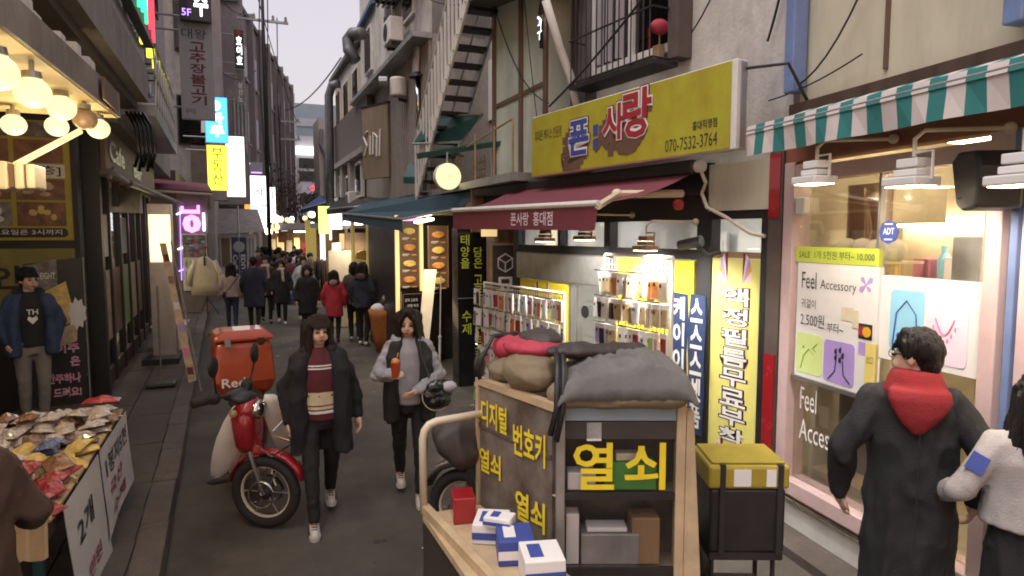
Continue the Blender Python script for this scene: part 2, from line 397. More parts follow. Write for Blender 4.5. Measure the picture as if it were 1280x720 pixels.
# ================================================================= LEFT: lamp shop with deep canopy
t = thing('canopy_shop', 'low shop with a deep lamp-lit cream soffit over the pavement', 'building', (-2.4, 4.5, 0))
e0 = lambda y: -.92 + (y - 3.35) * .038
b = MB(); b.hexa([(-4.2, 2.2, 3.17), (e0(2.2) - .02, 2.2, 3.17), (e0(5.95) - .02, 5.95, 3.17), (-4.2, 5.95, 3.17), (-4.2, 2.2, 3.24), (e0(2.2) - .02, 2.2, 3.24), (e0(5.95) - .02, 5.95, 3.24), (-4.2, 5.95, 3.24)]); b.build('soffit', M['soffit'], t)
b = MB(); b.hexa([(e0(2.2) - .098, 2.2, 3.176), (e0(2.2), 2.2, 3.176), (e0(5.95), 5.953, 3.176), (e0(5.95) - .098, 5.953, 3.176), (e0(2.2) - .098, 2.2, 3.36), (e0(2.2), 2.2, 3.36), (e0(5.95), 5.95, 3.36), (e0(5.95) - .098, 5.95, 3.36)]); b.build('fascia', M['concrete'], t)
for k, yy in enumerate((3.1, 3.35, 3.9, 4.1, 4.55, 4.9, 5.2)):
    b = MB(); b.wbox(e0(yy) - .14, e0(yy) - .03, yy, yy + random.uniform(.1, .26), 3.362, 3.41 + random.uniform(0, .07)); b.build('ballast_block', M['white_paint'], t, bevel=.01)
b = MB(); b.wbox(e0(5.9) - .003, e0(5.9) + .012, 5.25, 5.8, 3.19, 3.34); b.build('vent_grille', M['print_brown'], t)
b = MB(); b.wbox(-4.2, -3.9, 2.2, 9.5, 0, 3.17); b.wbox(-3.9, -3.75, 3, 9.4, 1.0, 1.06); b.build('wall', M['brown'], t)
b = MB(); b.wbox(-4.2, -1.0, 3.6, 9.55, 3.92, 4.35); b.build('slab_edge', M['concrete'], t)
b = MB(); b.wbox(-4.2, -1.12, 3.6, 9.5, 3.82, 3.918); b.build('slab_soffit', M['brown'], t)
b = MB(); b.wbox(-4.2, -1.25, 3.6, 9.5, 4.35, 9.5); b.build('upper_wall', M['brown'], t)
b = MB(); b.wbox(-1.248, -1.02, 3.7, 9.5, 4.352, 4.55); b.build('gutter', M['galv'], t)
b = MB(); b.wbox(-2.6, -2.45, 5.8, 5.92, .1, 3.17); b.build('post', M['dark_wood'], t)

# globe lamps under the soffit
def globe(px, py, r, y, label, lit=True):
    d = ray(px, py); p = EYE + d * (y / d.y)
    g = thing('globe_lamp', label, 'lamp', tuple(p), group='globe lamps under the canopy')
    MB().ell(p, r, r, r * .93, 20, 12).build('globe', M['globe'] if lit else M['brown_glow'], g, smooth=True)
    MB().lathe((p.x, p.y, p.z + r * .86), [(r * .55, 0), (r * .5, .035), (.012, .04), (.012, 3.168 - p.z - r * .86)], 14).build('lamp_holder', M['steel'], g, smooth=False)
    if lit:
        ld = bpy.data.lights.new('bulb', 'POINT'); ld.energy = 6.5; ld.color = (1, .76, .42); ld.shadow_soft_size = .05
        lo = bpy.data.objects.new('bulb', ld); col.objects.link(lo); lo.parent = g; lo.location = (0, 0, -r - .22)
    return g
globe(-4, 90, 0.084, 3.55, 'lit globe lamp nearest the camera, cut by the left edge of the photo')
globe(41, 116, 0.084, 4.15, 'largest fully visible lit globe lamp under the canopy')
globe(77, 135, 0.082, 4.95, 'lit globe lamp hanging right of the largest one under the canopy')
globe(17, 156, 0.078, 5.6, 'lit globe lamp lowest at the left over the menu posters')
globe(71, 158, 0.077, 5.75, 'small lit globe lamp just behind the upper end of the bright slanted bar')
globe(123, 161, 0.077, 5.7, 'lit globe lamp farthest right, at the end of the soffit')
globe(106, 149, 0.077, 5.3, 'unlit brown globe lamp among the lit ones', lit=False)
# slanted bar given its own glow + cream box held at left
F = front(-2.0, 5.0)
a0 = ray(100, 164); a1 = ray(20, 206)
q0 = EYE + a0 * (5.0 / a0.y); q1 = EYE + a1 * (4.6 / a1.y)
tag(MB().tube([q0, q1], .019, 8).build('slanted_bar', M['bar_glow']), 'bright slanted bar below the globe lamps', 'light')
d = ray(24, 222); p = EYE + d * (4.6 / d.y)
t = thing('shade_box', 'cream ribbed box at the lower end of the slanted bar', 'box', tuple(p))
for k, (x0, x1) in enumerate(((-.30, -.03), (.0, .045), (.055, .10))):
    b = MB(); b.wbox(p.x + x0, p.x + x1, p.y - .1, p.y + .14, p.z - .075 + .004 * k, p.z + .085 - .006 * k); b.build('panel', M['cream'], t, bevel=.012)
b = MB(); b.wbox(p.x - .28, p.x + .09, p.y - .08, p.y + .12, p.z - .06, p.z + .07); b.build('core', M['print_brown'], t)
b = MB(); b.tube([(p.x - .15, p.y, p.z + .07), (p.x - .15, p.y, 3.17)], .01, 6); b.build('hanger', M['iron'], t)

# neon sign on the canopy shop
t = thing('neon_sign', 'black sign with white, green and red neon strokes above the canopy', 'sign', (-.95, 8, 4.6))
b = MB(); b.wbox(-1.0, -.9, 6.7, 9.4, 4.56, 6.4); b.build('sign_box', M['black'], t)
FN = Fr((-.895, 6.7), (0, 1))
for nm, mt, lst in (('neon_letter', 'neon_white', [(.3, 4.62), (.62, 4.62), (.95, 4.64)]), ('neon_letter', 'neon_green', [(1.25, 4.62), (1.55, 4.66), (1.85, 4.62)]), ('neon_letter', 'neon_red', [(2.2, 4.66), (2.45, 4.62)])):
    for u, z in lst:
        h = {'neon_white': .9, 'neon_green': .85, 'neon_red': .4}[mt]
        MB().tube([FN.P(u, .012, z), FN.P(u + .03, .014, z + h * .5), FN.P(u - .1, .012, z + h)], .016, 6).build(nm, M[mt], t)
MB().tube([FN.P(2.55, .012, 4.6), FN.P(2.62, .012, 5.3), FN.P(2.66, .012, 6.0)], .014, 6).build('neon_edge', M['neon_red'], t)

# ================================================================= LEFT: cafe building
t = thing('cafe_building', 'cafe building with glazed shopfront and brown fascia behind the poster wall', 'building', (-1.8, 12, 0))
FL = LF
b = MB(); b.box(FL, -.02, 9.4, -3.2, .36, 3.72, 9.5); b.build('upper_wall', M['concrete'], t)
b = MB(); b.box(FL, .2, 7.2, .0, .16, 3.12, 3.715); b.build('fascia', M['copper_wood'], t)
b = MB(); b.text(FL, 'Cafe', .5, 3.28, 1.5, .30, .175, .02); b.build('lettering', M['alu'], t)
b = MB(); b.text(FL, 'Bar', 3.2, 3.26, 1.2, .27, .175, .02); b.build('lettering', M['alu'], t)
b = MB(); b.box(FL, 0, .18, -.2, .10, .1, 3.7); b.build('corner_post', M['black'], t)
posts = (1.25, 2.3, 3.3, 4.3, 5.2, 6.2, 7.1)
for u in posts:
    b = MB(); b.box(FL, u - .05, u + .05, -.05, .04, .1, 3.1); b.build('mullion', M['black'], t)
uu = (.18,) + posts
for k in range(len(posts)):
    b = MB(); b.box(FL, uu[k] + .05, uu[k + 1] - .05, -.02, -.01, .35, 3.1); g = b.build('pane', M['glass'], t)
    b = MB(); b.box(FL, uu[k] + .05, uu[k + 1] - .05, -.04, .02, .1, .345); b.build('kick_panel', M['dark_wood'], t)
    if k in (0, 1, 2, 3, 4):
        b = MB(); b.box(FL, uu[k] + .12, uu[k + 1] - .1, .0, .012, .75, 1.75); b.build('window_poster', M[('photo_cream', 'photo_brown', 'print_green', 'photo_cream', 'photo_brown')[k]], t)
        b = MB(); b.box(FL, uu[k] + .12, uu[k + 1] - .1, .0, .011, 1.95, 2.55); b.build('window_poster', M[('paper', 'photo_cream', 'paper', 'photo_brown', 'paper')[k]], t) if k in (0, 2) else None
b = MB(); b.box(FL, .2, 9, -3.0, -2.9, .1, 3.2); b.box(FL, .2, 9, -3, 0, .05, .098); b.box(FL, .2, 9, -3, -.1, 3.105, 3.18); b.build('inner_wall', M['interior_warm'], t)
for u in (1.2, 3.2, 5.2, 7.4):
    b = MB(); b.box(FL, u, u + .9, -1.3, -.9, 2.98, 3.02); b.build('ceiling_lamp', M['lamp_warm'], t)
for u in (1.5, 3.6, 5.6):
    b = MB(); b.lathe(FL.P(u, -1.6, .1), [(.25, 0), (.04, .03), (.04, .72), (.36, .73), (.36, .76)], 12); b.build('cafe_table', M['dark_wood'], t)
for u, z, w, h in ((1.0, 4.9, 1.0, 1.3), (3.3, 4.9, 1.0, 1.3), (5.8, 4.9, 1.2, 1.3), (8.0, 4.9, .9, 1.3), (1.0, 7.1, 1.0, 1.3), (3.3, 7.1, 1.0, 1.3), (5.8, 7.1, 1.2, 1.3)):
    b = MB(); b.box(FL, u - .05, u + w + .05, .355, .40, z - .05, z + h + .05); wf = b.build('window', M['iron'], t)
    b = MB(); b.box(FL, u, u + w, .402, .406, z, z + h); b.build('pane', M['glass_dark'], wf)
# lattice railing
for k in range(9):
    u = .1 + k * .42
    b = MB(); b.tube([FL.P(u, .78, 3.95), FL.P(u + .5, .78, 4.85)], .012, 5); b.tube([FL.P(u + .5, .78, 3.95), FL.P(u, .78, 4.85)], .012, 5); b.build('lattice_bar', M['white_paint'], t)
for z in (3.95, 4.4, 4.85):
    b = MB(); b.tube([FL.P(-.2, .79, z), FL.P(4.2, .79, z)], .016, 6); b.tube([FL.P(-.2, .79, z), FL.P(-.2, .36, z)], .016, 6); b.tube([FL.P(4.2, .79, z), FL.P(4.2, .36, z)], .016, 6); b.build('rail', M['white_paint'], t)
b = MB(); b.box(FL, -.25, 4.3, .362, .8, 3.80, 3.93); b.build('ledge', M['galv'], t)
for k, yy in enumerate((10.4, 11.15, 11.85, 12.5, 13.1)):
    o = MB().wbox(-1.17, -1.06, yy, yy + .06, 4.86 + .0, 4.99).build('wall_light', M['sign_yellow']); tag(o, 'small square yellow light in the row high on the cafe building', 'light', 'row of square yellow wall lights')
    b = MB(); b.tube([(-1.45, yy + .03, 4.92), (-1.17, yy + .03, 4.92)], .015, 5); b.build('arm', M['iron'], o)
# folding awning of the cafe
t = thing('cafe_awning', 'half-rolled dark brown awning with pale front bar over the cafe windows', 'awning', tuple(FL.P(3, .2, 3)))
b = MB(); b.add([FL.P(0.25, .17, 3.10), FL.P(6.8, .17, 3.10), FL.P(6.8, .72, 2.98), FL.P(.15, .42, 2.98), FL.P(0.25, .17, 3.07), FL.P(6.8, .17, 3.07), FL.P(6.8, .72, 2.95), FL.P(.15, .42, 2.95)], [(0, 1, 2, 3), (7, 6, 5, 4), (3, 2, 6, 7), (0, 3, 7, 4), (1, 5, 6, 2)]); b.build('fabric', M['brown'], t)
b = MB(); b.tube([FL.P(.12, .43, 2.95), FL.P(6.85, .73, 2.95)], .045, 8); b.build('front_bar', M['black'], t)
b = MB(); b.tube([FL.P(.4, .36, 3.0), FL.P(3.4, .52, 2.97)], .03, 8); b.build('pale_bar', M['cream'], t)
b = MB(); b.tube([FL.P(.15, .18, 3.12), FL.P(.12, .3, 3.05), FL.P(.12, .43, 2.95)], .03, 6); b.tube([FL.P(.2, .25, 3.15), FL.P(.1, .2, 3.0)], .035, 6); b.build('bracket', M['galv'], t)
# tangle of dark pipes beside the fascia
for k in range(5):
    x = -1.14 + .045 * k; b = MB(); b.tube([(x - .1, 9.46, 3.78), (x, 9.35, 3.6), (x + .03, 9.38, 3.3), (x - .03, 9.4, 3.1 - .05 * (k % 2))], .02, 6)
    tag(b.build('hanging_hose', M['black_gloss'], None, smooth=True), 'glossy black hose hanging in the bunch at the end of the canopy', 'hose', 'bunch of black hoses by the canopy end')

# ---- poster wall facing the street
t = thing('poster_wall', 'dark end wall covered with yellow framed menu posters', 'wall', (-2.8, 9.5, 0))
b = MB(); b.wbox(-5.2, -1.80, 9.5, 9.7, .09, 3.75); b.build('wall_panel', M['black'], t)
FP = front(0, 9.498)
b = MB(); b.box(FP, -4.2, -1.86, 0, .03, 2.20, 3.62); b.build('poster_board', M['yellow_sign'], t)
x = -1.93
cols = [(-2.42, -1.93), (-2.95, -2.47), (-3.5, -3.0)]
for ci, (x0, x1) in enumerate(cols):
    for (z0, z1, mm) in ((3.42, 3.6, 'photo_grey'), (3.12, 3.39, 'photo_brown'), (2.68, 2.93, 'photo_brown'), (2.37, 2.655, 'photo_brown' if ci == 0 else 'photo_grey')):
        b = MB(); b.box(FP, x0, x1, .03, .036, z0, z1); b.build('food_photo', M[mm], t)
        if (z0 < 2.9):
            b = MB()
            for k in range(5): b.ell(FP.P(random.uniform(x0 + .1, x1 - .1), .037, random.uniform(z0 + .06, z1 - .06)), random.uniform(.03, .07), .004, random.uniform(.02, .05), 8, 5)
            b.build('dish', M[random.choice(('food_pale', 'photo_cream', 'paper'))], t)
b = MB(); b.box(FP, -2.6, -1.92, .03, .038, 2.945, 3.105); b.build('white_strip', M['paper'], t)
b = MB(); b.text(FP, '넛 [5층]', -2.5, 2.965, .54, .125, .041, .01); b.build('lettering', M['print_dark'], t)
b = MB(); b.prism(FP, [(-3.6, 2.235), (-1.95, 2.235), (-1.92, 2.265), (-1.92, 2.315), (-1.95, 2.345), (-3.6, 2.345)], .03, .037); b.build('caption_band', M['black'], t)
b = MB(); b.text(FP, '시까지 | 금 · 토요일은 3시까지', -3.2, 2.255, 1.22, .075, .040, .012); b.build('lettering', M['print_white'], t)
b = MB(); b.box(FP, -3.6, -1.86, 0, .03, 1.33, 2.10); b.build('lower_board', M['olive'], t)
b = MB(); b.text(FP, '인', -2.72, 1.62, .30, .28, .034, .03); b.build('lettering', M['print_dark'], t)
b = MB(); b.text(FP, '족', -2.12, 1.52, .24, .42, .034, .03); b.build('lettering', M['print_red'], t)
b = MB(); b.text(FP, '맛', -2.75, 1.92, .16, .10, .034); b.build('lettering', M['print_red'], t)
b = MB(); b.box(FP, -1.858, -1.80, .0, .05, .1, 3.7); b.build('edge_trim', M['iron'], t)
# black roll-up banner
t = thing('banner_stand', 'black standing banner with pink lettering and food photos behind the man in blue', 'banner', (-2.0, 9.1, .1))
FB = Fr((-2.43, 9.12, 0), (.97, .12))
b = MB(); b.add([FB.P(0, .01, .22), FB.P(.68, .01, .22), FB.P(.68, .01, 2.0), FB.P(.12, .01, 1.93), FB.P(0, 0, .22), FB.P(.68, 0, .22), FB.P(.68, 0, 2.0), FB.P(.12, 0, 1.93)], [(0, 1, 2, 3), (7, 6, 5, 4), (0, 4, 5, 1), (1, 5, 6, 2), (2, 6, 7, 3), (3, 7, 4, 0)]); b.build('sheet', M['black'], t)
b = MB(); b.prism(FB, [(.13, 1.45), (.44, 1.52), (.44, 1.98), (.13, 1.91)], .0105, .016); b.build('grey_panel', M['photo_grey'], t)
b = MB(); b.prism(FB, [(.3, 1.1), (.6, 1.25), (.52, 1.72), (.24, 1.56)], .016, .02); b.build('food_photo', M['food_pale'], t)
b = MB(); b.prism(FB, [(.3, .9), (.6, 1.0), (.62, 1.24), (.32, 1.1)], .0165, .021); b.build('food_photo', M['photo_cream'], t)
b = MB()
b.prism(FB, [(.62 + (.10 if k % 2 else .075) * math.cos(k * math.pi / 9), 1.33 + (.2 if k % 2 else .15) * math.sin(k * math.pi / 9)) for k in range(18)], .021, .024); b.build('star_burst', M['paper'], t)
b = MB(); b.text(FB, 'ONE EIGHT', .15, 1.75, .27, .075, .0175, .01); b.build('lettering', M['print_white'], t)
for z, s, w in ((.86, '이주', .26), (.70, '은', .12), (.50, '안주하나', .36), (.33, '드려요!', .30)):
    b = MB(); b.text(FB, s, .64 - w, z, w - .02, .12, .012, .035); b.build('lettering', M['print_white'], t)
    b = MB(); b.text(FB, s, .64 - w, z, w - .02, .12, .0145, .006); b.build('lettering', M['print_pink'], t)
b = MB(); b.tube([FB.P(.70, -.02, .1), FB.P(.70, -.02, 2.0)], .009, 6); b.tube([FB.P(.4, -.12, .12), FB.P(.70, -.02, .6)], .009, 6); b.wbox(-2.3, -1.75, 9.0, 9.25, .11, .14); b.build('frame', M['galv'], t)

# ---- light box stand, pole, leaning banner on the pavement
t = thing('light_box', 'tall lit cream light box under a grey slanted hood by the cafe', 'sign', (-1.25, 12.6, .1))
FX = front(0, 12.6)
b = MB(); b.box(FX, -1.42, -1.06, -.3, 0, .2, 2.78); b.build('cabinet', M['steel'], t)
b = MB(); b.box(FX, -1.40, -1.08, 0, .015, 1.80, 2.60); b.build('lit_panel', M['warm_box'], t)
b = MB(); b.box(FX, -1.40, -1.08, 0, .012, .45, 1.775); b.build('lower_panel', M['steel'], t)
b = MB(); b.prism(Fr((-1.48, 12.3), (0, 1)), [(-.1, 2.62), (.3, 2.62), (.3, 3.02), (.12, 3.02)], -.46, 0); b.build('hood', M['galv'], t)
b = MB(); b.wbox(-1.55, -1.0, 12.15, 12.75, .1, .2); b.build('base', M['black'], t)
b = MB(); b.wbox(-1.5, -1.0, 13.6, 14.4, .1, .55); b.wbox(-1.56, -.96, 13.55, 14.45, .55, .58); tag(b.build('low_bench', [M['white_paint']]), 'low white topped bench beyond the light box', 'bench')
t = thing('sign_pole', 'thin pole on a square black weighted base on the pavement', 'pole', (-1.09, 10.43, .11))
b = MB(); b.wbox(-1.28, -.90, 10.28, 10.58, .11, .17); b.build('base', M['black'], t, bevel=.03)
b = MB(); b.tube([(-1.09, 10.43, .17), (-1.09, 10.43, 1.55)], .012, 8); b.build('pole', M['steel'], t)
t = thing('leaning_banner', 'narrow pinkish banner leaning over the kerb', 'banner', (-.75, 10, .12))
p0 = gp(243, 478, .25); Fb = Fr((p0.x - .07, p0.y), (1, .0))
dx = -.28
b = MB(); b.add([Fb.P(0, 0, .25), Fb.P(.10, 0, .28), Fb.P(.10 + dx - .05, -.3, 2.15), Fb.P(dx - .03, -.3, 2.15), Fb.P(0, -.01, .25), Fb.P(.10, -.01, .28), Fb.P(.10 + dx - .05, -.31, 2.15), Fb.P(dx - .03, -.31, 2.15)], [(0, 1, 2, 3), (7, 6, 5, 4), (0, 4, 5, 1), (1, 5, 6, 2), (2, 6, 7, 3), (3, 7, 4, 0)]); b.build('sheet', M['photo_cream'], t)
for k, z in enumerate((.36, .62, .95, 1.25, 1.6, 1.9)):
    f = (z - .25) / 1.9; b = MB(); b.add([Fb.P(.01 + (dx - .02) * f, .004 - .3 * f, z), Fb.P(.09 + (dx - .04) * f, .004 - .3 * f, z), Fb.P(.09 + (dx - .04) * (f + .05), .004 - .3 * (f + .05), z + .1), Fb.P(.01 + (dx - .02) * (f + .05), .004 - .3 * (f + .05), z + .1)], [(0, 1, 2, 3)])
    b.build('print_patch', M[('print_maroon', 'print_pink', 'print_violet', 'paper', 'photo_brown', 'print_maroon')[k]], t)
b = MB(); b.tube([Fb.P(.15, -.01, .12), Fb.P(.11 + dx, -.31, 2.18)], .01, 6); b.build('pole', M['galv'], t)

# ---- clothes shop end, neon, poster, coat
t = thing('clothes_shop', 'clothes shop with a red awning and a pink neon sign past the cafe', 'building', (-1.6, 20, 0))
b = MB(); b.wbox(-4, -1.55, 20.2, 24, 0, 4.0); b.build('wall', M['brown'], t)
FQ = front(0, 20.15)
b = MB(); b.wbox(-1.55, -.80, 20.2, 20.3, .1, 3.55); b.build('end_panel', M['mauve'], t)
b = MB(); b.box(FQ, -1.46, -.84, 0, .02, .7, 2.28); b.build('poster', M['paper'], t)
for k in range(14):
    u = -1.44 + .58 * random.random() * .9; z = 1.62 + random.random() * .55
    b = MB(); b.box(FQ, u, u + .1, .02, .024, z, z + .05); b.build('poster_patch', M[random.choice(('print_blue', 'print_red', 'print_violet', 'print_sky', 'print_green', 'photo_grey'))], t)
b = MB(); b.box(FQ, -1.44, -.86, .02, .0225, 1.62, 2.24); b.build('poster_picture', M['photo_grey'], t)
for r_ in range(2):
    for k in range(5):
        u = -1.4 + k * .105
        b = MB(); b.lathe(FQ.P(u + .03, .03, 1.36 - .34 * r_), [(.028, 0), (.028, .12), (.01, .18), (.012, .22)], 8); b.build('poster_bottle', M['print_green'], t)
b = MB(); b.text(FQ, '0', -1.42, 2.3, .46, .50, .06, .06); b.build('neon_shape', M['neon_pink'], t)
b = MB(); b.box(FQ, -1.45, -.98, .02, .07, 2.83, 2.93); b.box(FQ, -1.45, -1.38, .02, .07, 2.93, 3.03); b.box(FQ, -1.05, -.98, .02, .07, 2.93, 3.06); b.build('neon_shape', M['neon_pink'], t)
b = MB(); b.box(FQ, -.92, -.86, .02, .05, 2.35, 2.85); b.build('neon_bar', M['neon_white'], t)
b = MB(); b.tube([FQ.P(-1.5, .02, 1.0), FQ.P(-1.47, .02, 3.0)], .012, 5); b.build('neon_tube', M['neon_violet'], t)
for z in (1.25, 1.85, 2.8):
    b = MB(); b.tube([FQ.P(-1.56, .08, z), FQ.P(-1.44, .08, z + .05)], .022, 6); b.build('neon_dash', M['neon_violet' if z < 1.5 else 'neon_white'], t)
b = MB(); b.add([(-2.1, 20.1, 3.75), (-.75, 20.1, 3.65), (-.6, 18.6, 3.35), (-1.9, 18.4, 3.4), (-2.1, 20.1, 3.70), (-.75, 20.1, 3.6), (-.6, 18.6, 3.3), (-1.9, 18.4, 3.35)], [(0, 3, 2, 1), (4, 5, 6, 7), (3, 7, 6, 2), (1, 2, 6, 5), (0, 4, 7, 3)]); b.build('awning', M['red_awning'], t)
b = MB(); b.tube([(-1.9, 18.4, 3.33), (-.6, 18.6, 3.28)], .03, 6); b.build('awning_bar', M['cream'], t)
t = thing('coat_stand', 'cream coat hanging on a wire clothes stand at the kerb', 'coat stand', (-.85, 19.6, 0))
cx, cy = -.88, 19.5
b = MB(); b.tube([(cx + .02, cy + .05, .1), (cx + .02, cy + .05, 1.75)], .014, 6)
for a in (0, 2.1, 4.2): b.tube([(cx + .02, cy + .05, .55), (cx + .3 * math.cos(a), cy + .3 * math.sin(a), .1)], .012, 6)
b.tube([(cx - .2, cy, 1.5), (cx, cy, 1.6), (cx + .2, cy, 1.5)], .012, 6); b.build('stand', M['iron'], t)
coat = MB()
coat.loft([(.62, cx, cy, .36, .10), (.9, cx, cy, .34, .10), (1.3, cx, cy, .29, .10), (1.5, cx, cy, .25, .09), (1.62, cx, cy, .12, .07), (1.66, cx, cy, .08, .06)], 16)
for s in (-1, 1): coat.tube([(cx + s * .22, cy, 1.55), (cx + s * .36, cy - .02, 1.2), (cx + s * .40, cy - .02, .88)], .075, 8, .085)
coat.build('coat', M['cream'], t, smooth=True)
b = MB(); b.wbox(cx - .02, cx + .02, cy - .125, cy - .1, 1.42, 1.66); b.build('collar_gap', M['print_dark'], t)

# ---- upper signs projecting over the street
def blade(name, label, px0, px1, py0, py1, y, m, texts, edge='galv', th=.12, frame=None, arm_to=None):
    d0 = ray(px0, py1); d1 = ray(px1, py0); A = EYE + d0 * (y / d0.y); B = EYE + d1 * (y / d1.y)
    t = thing(name, label, 'sign', (A.x, y, A.z)); F = Fr((A.x, y), (1, 0)); w = B.x - A.x; h = B.z - A.z
    b = MB(); b.box(F, 0, w, -th, 0, A.z, B.z); b.build('sign_box', M[edge], t)
    b = MB(); b.box(F, .012, w - .012, 0, .006, A.z + .012, B.z - .012); b.build('sign_face', M[m], t)
    for (s, fu, fz, fw, fh, mm, bold, vert) in texts:
        b = MB()
        if vert: b.vtext(F, s, fu * w, A.z + (fz + fh) * h, fw * w, fh * h / max(1, len(s)), .010, bold)
        else: b.text(F, s, fu * w, A.z + fz * h, fw * w, fh * h, .010, bold)
        b.build('lettering', M[mm], t)
    for f in (.12, .88):
        b = MB(); b.tube([(A.x + .02, y - .0 + th / 2, A.z + f * h), ((arm_to if arm_to is not None else A.x - .6), y + th / 2, A.z + f * h)], .02, 6); b.build('bracket', M['galv'], t)
    return t
mat('banner_grey', (.42, .39, .42), .7, var=.06, dirt=.1)
blade('hanging_sign', 'grey vertical banner sign with handwritten green and red lettering', 227.5, 265, 26, 148, 14.2, 'banner_grey',
      [('대왕', .08, .80, .74, .10, 'teal_sheet', .01, 0), ('고추장불고기', .3, .13, .46, .64, 'print_maroon', .02, 1), ('구이', .1, .05, .3, .06, 'print_dark', 0, 0)], arm_to=-1.6)
blade('floor_sign', 'black sign reading 5F with white lettering at the very top', 225, 263, -16, 24, 14.0, 'black_gloss',
      [('주', .45, .14, .45, .72, 'neon_white', .03, 0), ('5F', .06, .12, .3, .2, 'neon_violet', .01, 0)], edge='black', arm_to=-1.6)
blade('blue_sign', 'glowing blue vertical sign with white circle and lettering', 257, 284, 122, 178, 22.0, 'sign_blue',
      [('●', .2, .70, .5, .22, 'sign_white', .0, 0), ('마루', .2, .10, .62, .56, 'sign_white', .05, 1)], edge='print_blue')
blade('yellow_sign', 'glowing yellow vertical sign with black lettering under the blue one', 260, 284, 182, 238, 23.0, 'sign_yellow',
      [('부동산', .25, .1, .5, .85, 'print_dark', .0, 1)], edge='yellow')
blade('white_sign', 'blank white glowing vertical sign beside the yellow one', 284, 305, 171, 246, 23.6, 'sign_white',
      [('그기', .3, .03, .4, .22, 'sign_yellow', .0, 1)], edge='white_paint')
blade('side_sign', 'narrow dark vertical sign with white lettering in front of the brown row', 294, 304, 38, 84, 27.0, 'black',
      [('호이호', .2, .05, .6, .78, 'sign_white', .03, 1), ('●', .2, .86, .6, .13, 'print_red', .04, 0)], edge='black')
blade('side_sign', 'narrow grey vertical sign below the dark one in front of the brown row', 296, 305, 88, 130, 27.4, 'concrete',
      [('삼산노', .2, .05, .6, .6, 'print_white', .03, 1)], edge='galv')
# ================================================================= LEFT: pillar building and beyond
t = thing('pillar_building', 'grey building with a pale pink corner column behind the hanging signs', 'building', (-1, 24.6, 0))
b = MB(); b.wbox(-5, -.75, 24.4, 30, 0, 13); b.build('wall', M['concrete'], t)
b = MB(); b.wbox(-.748, -.34, 24.3, 24.9, 3.4, 13); b.build('corner_column', M['mauve'], t)
b = MB(); b.wbox(-1.4, -.9, 24.34, 24.4, 3.2, 5.7); b.build('shutter', M['brown'], t)
for z in (5.2, 8.2):
    b = MB(); b.wbox(-1.75, -.95, 24.34, 24.4, z, z + 1.6); w = b.build('window', M['iron'], t)
    b = MB(); b.wbox(-1.7, -1.0, 24.325, 24.34, z + .05, z + 1.55); b.build('pane', M['glass_dark'], w)
b = MB(); b.face((-1.05, 24.2, 5.6), (-.68, 24.2, 5.6), (-.95, 24.2, 7.8)); b.face((-.68, 24.21, 5.6), (-1.05, 24.21, 5.6), (-.95, 24.21, 7.8)); b.build('white_drape', M['paper'], t)
t = thing('coffee_kiosk', 'small kiosk with a grey hipped roof behind the coffee banner', 'building', (0, 28, 0))
b = MB(); b.wbox(-.7, .62, 28, 29, 0, 2.25); b.build('wall', M['paper'], t)
b = MB(); b.add([(-.95, 27.6, 2.25), (.95, 27.6, 2.35), (.75, 29.5, 3.3), (-.8, 29.5, 3.3)], [(0, 1, 2, 3), (3, 2, 1, 0)]); b.build('roof', M['concrete'], t)
FK = front(0, 27.99)
for k in range(3):
    b = MB(); b.box(FK, .2 + .13 * k, .28 + .13 * k, 0, .01, 1.2, 2.1); b.build('wall_print', M['banner_grey'], t)
b = MB(); b.box(FK, -.65, -.35, 0, .01, 1.0, 2.1); b.build('wall_print', M['wood'], t)
t = thing('coffee_banner', 'navy vertical coffee banner with white lettering and a round emblem', 'banner', (-.2, 26, 0))
FE = front(-.05, 25.9); d = ray(289, 296); p = EYE + d * (25.9 / d.y)
FE = Fr((p.x, 25.9), (1, 0)); mat('navy', (.025, .045, .12), .5)
b = MB(); b.box(FE, 0, .50, -.02, 0, .5, 2.15); b.build('sheet', M['navy'], t)
b = MB(); b.lathe(FE.P(.25, .003, 1.80), [(.20, 0), (.20, .01), (.1, .012)], 20, (0, -1, 0)); b.build('emblem', M['grey_far'], t)
FS = Fr((p.x, 25.9), (1, 0))
def side_text(b, F, s, u0, z1, w, L, n, bold):      # lettering turned a quarter turn clockwise
    vs, fs, x0, x1, y0, y1 = text_geo(s, bold)
    b.add([F.P(u0 + (y - y0) / (y1 - y0) * w, n, z1 - (x - x0) / (x1 - x0) * L) for x, y in vs], fs)
b = MB(); side_text(b, FE, 'EDIYA', .30, 1.52, .15, .8, .006, .03); side_text(b, FE, 'Coffee', .04, 1.52, .15, .8, .006, .02); b.build('lettering', M['print_white'], t)
b = MB(); b.tube([(p.x + .25, 25.92, 0), (p.x + .25, 25.92, 3.3)], .03, 6); b.build('pole', M['steel'], t)
blade('orange_sign', 'orange lit sign strip left of the white shop signs', 305.5, 312, 228, 262, 30.0, 'sign_orange', [], edge='red_awning')
blade('shop_sign', 'white lit shop sign with blue band down the street', 313, 336, 220, 288, 30.2, 'sign_white', [('삭', .3, .62, .4, .16, 'neon_red', .03, 0), ('공원', .05, .40, .9, .09, 'neon_violet', .08, 0), ('ㅏ', .3, .15, .3, .1, 'neon_violet', .03, 0)], edge='white_paint')
blade('shop_sign', 'plain white lit shop sign, right of the one with the blue band', 336.5, 344, 234, 277, 30.6, 'sign_white', [], edge='white_paint')
blade('shop_sign', 'small lit sign with violet band over the white shop signs', 306, 328, 203, 217, 31.5, 'grey_far', [('ㅡ', .35, .05, .6, .12, 'neon_violet', .05, 0), ('ㅡ', .0, .8, .3, .12, 'sign_white', .05, 0)], edge='galv')
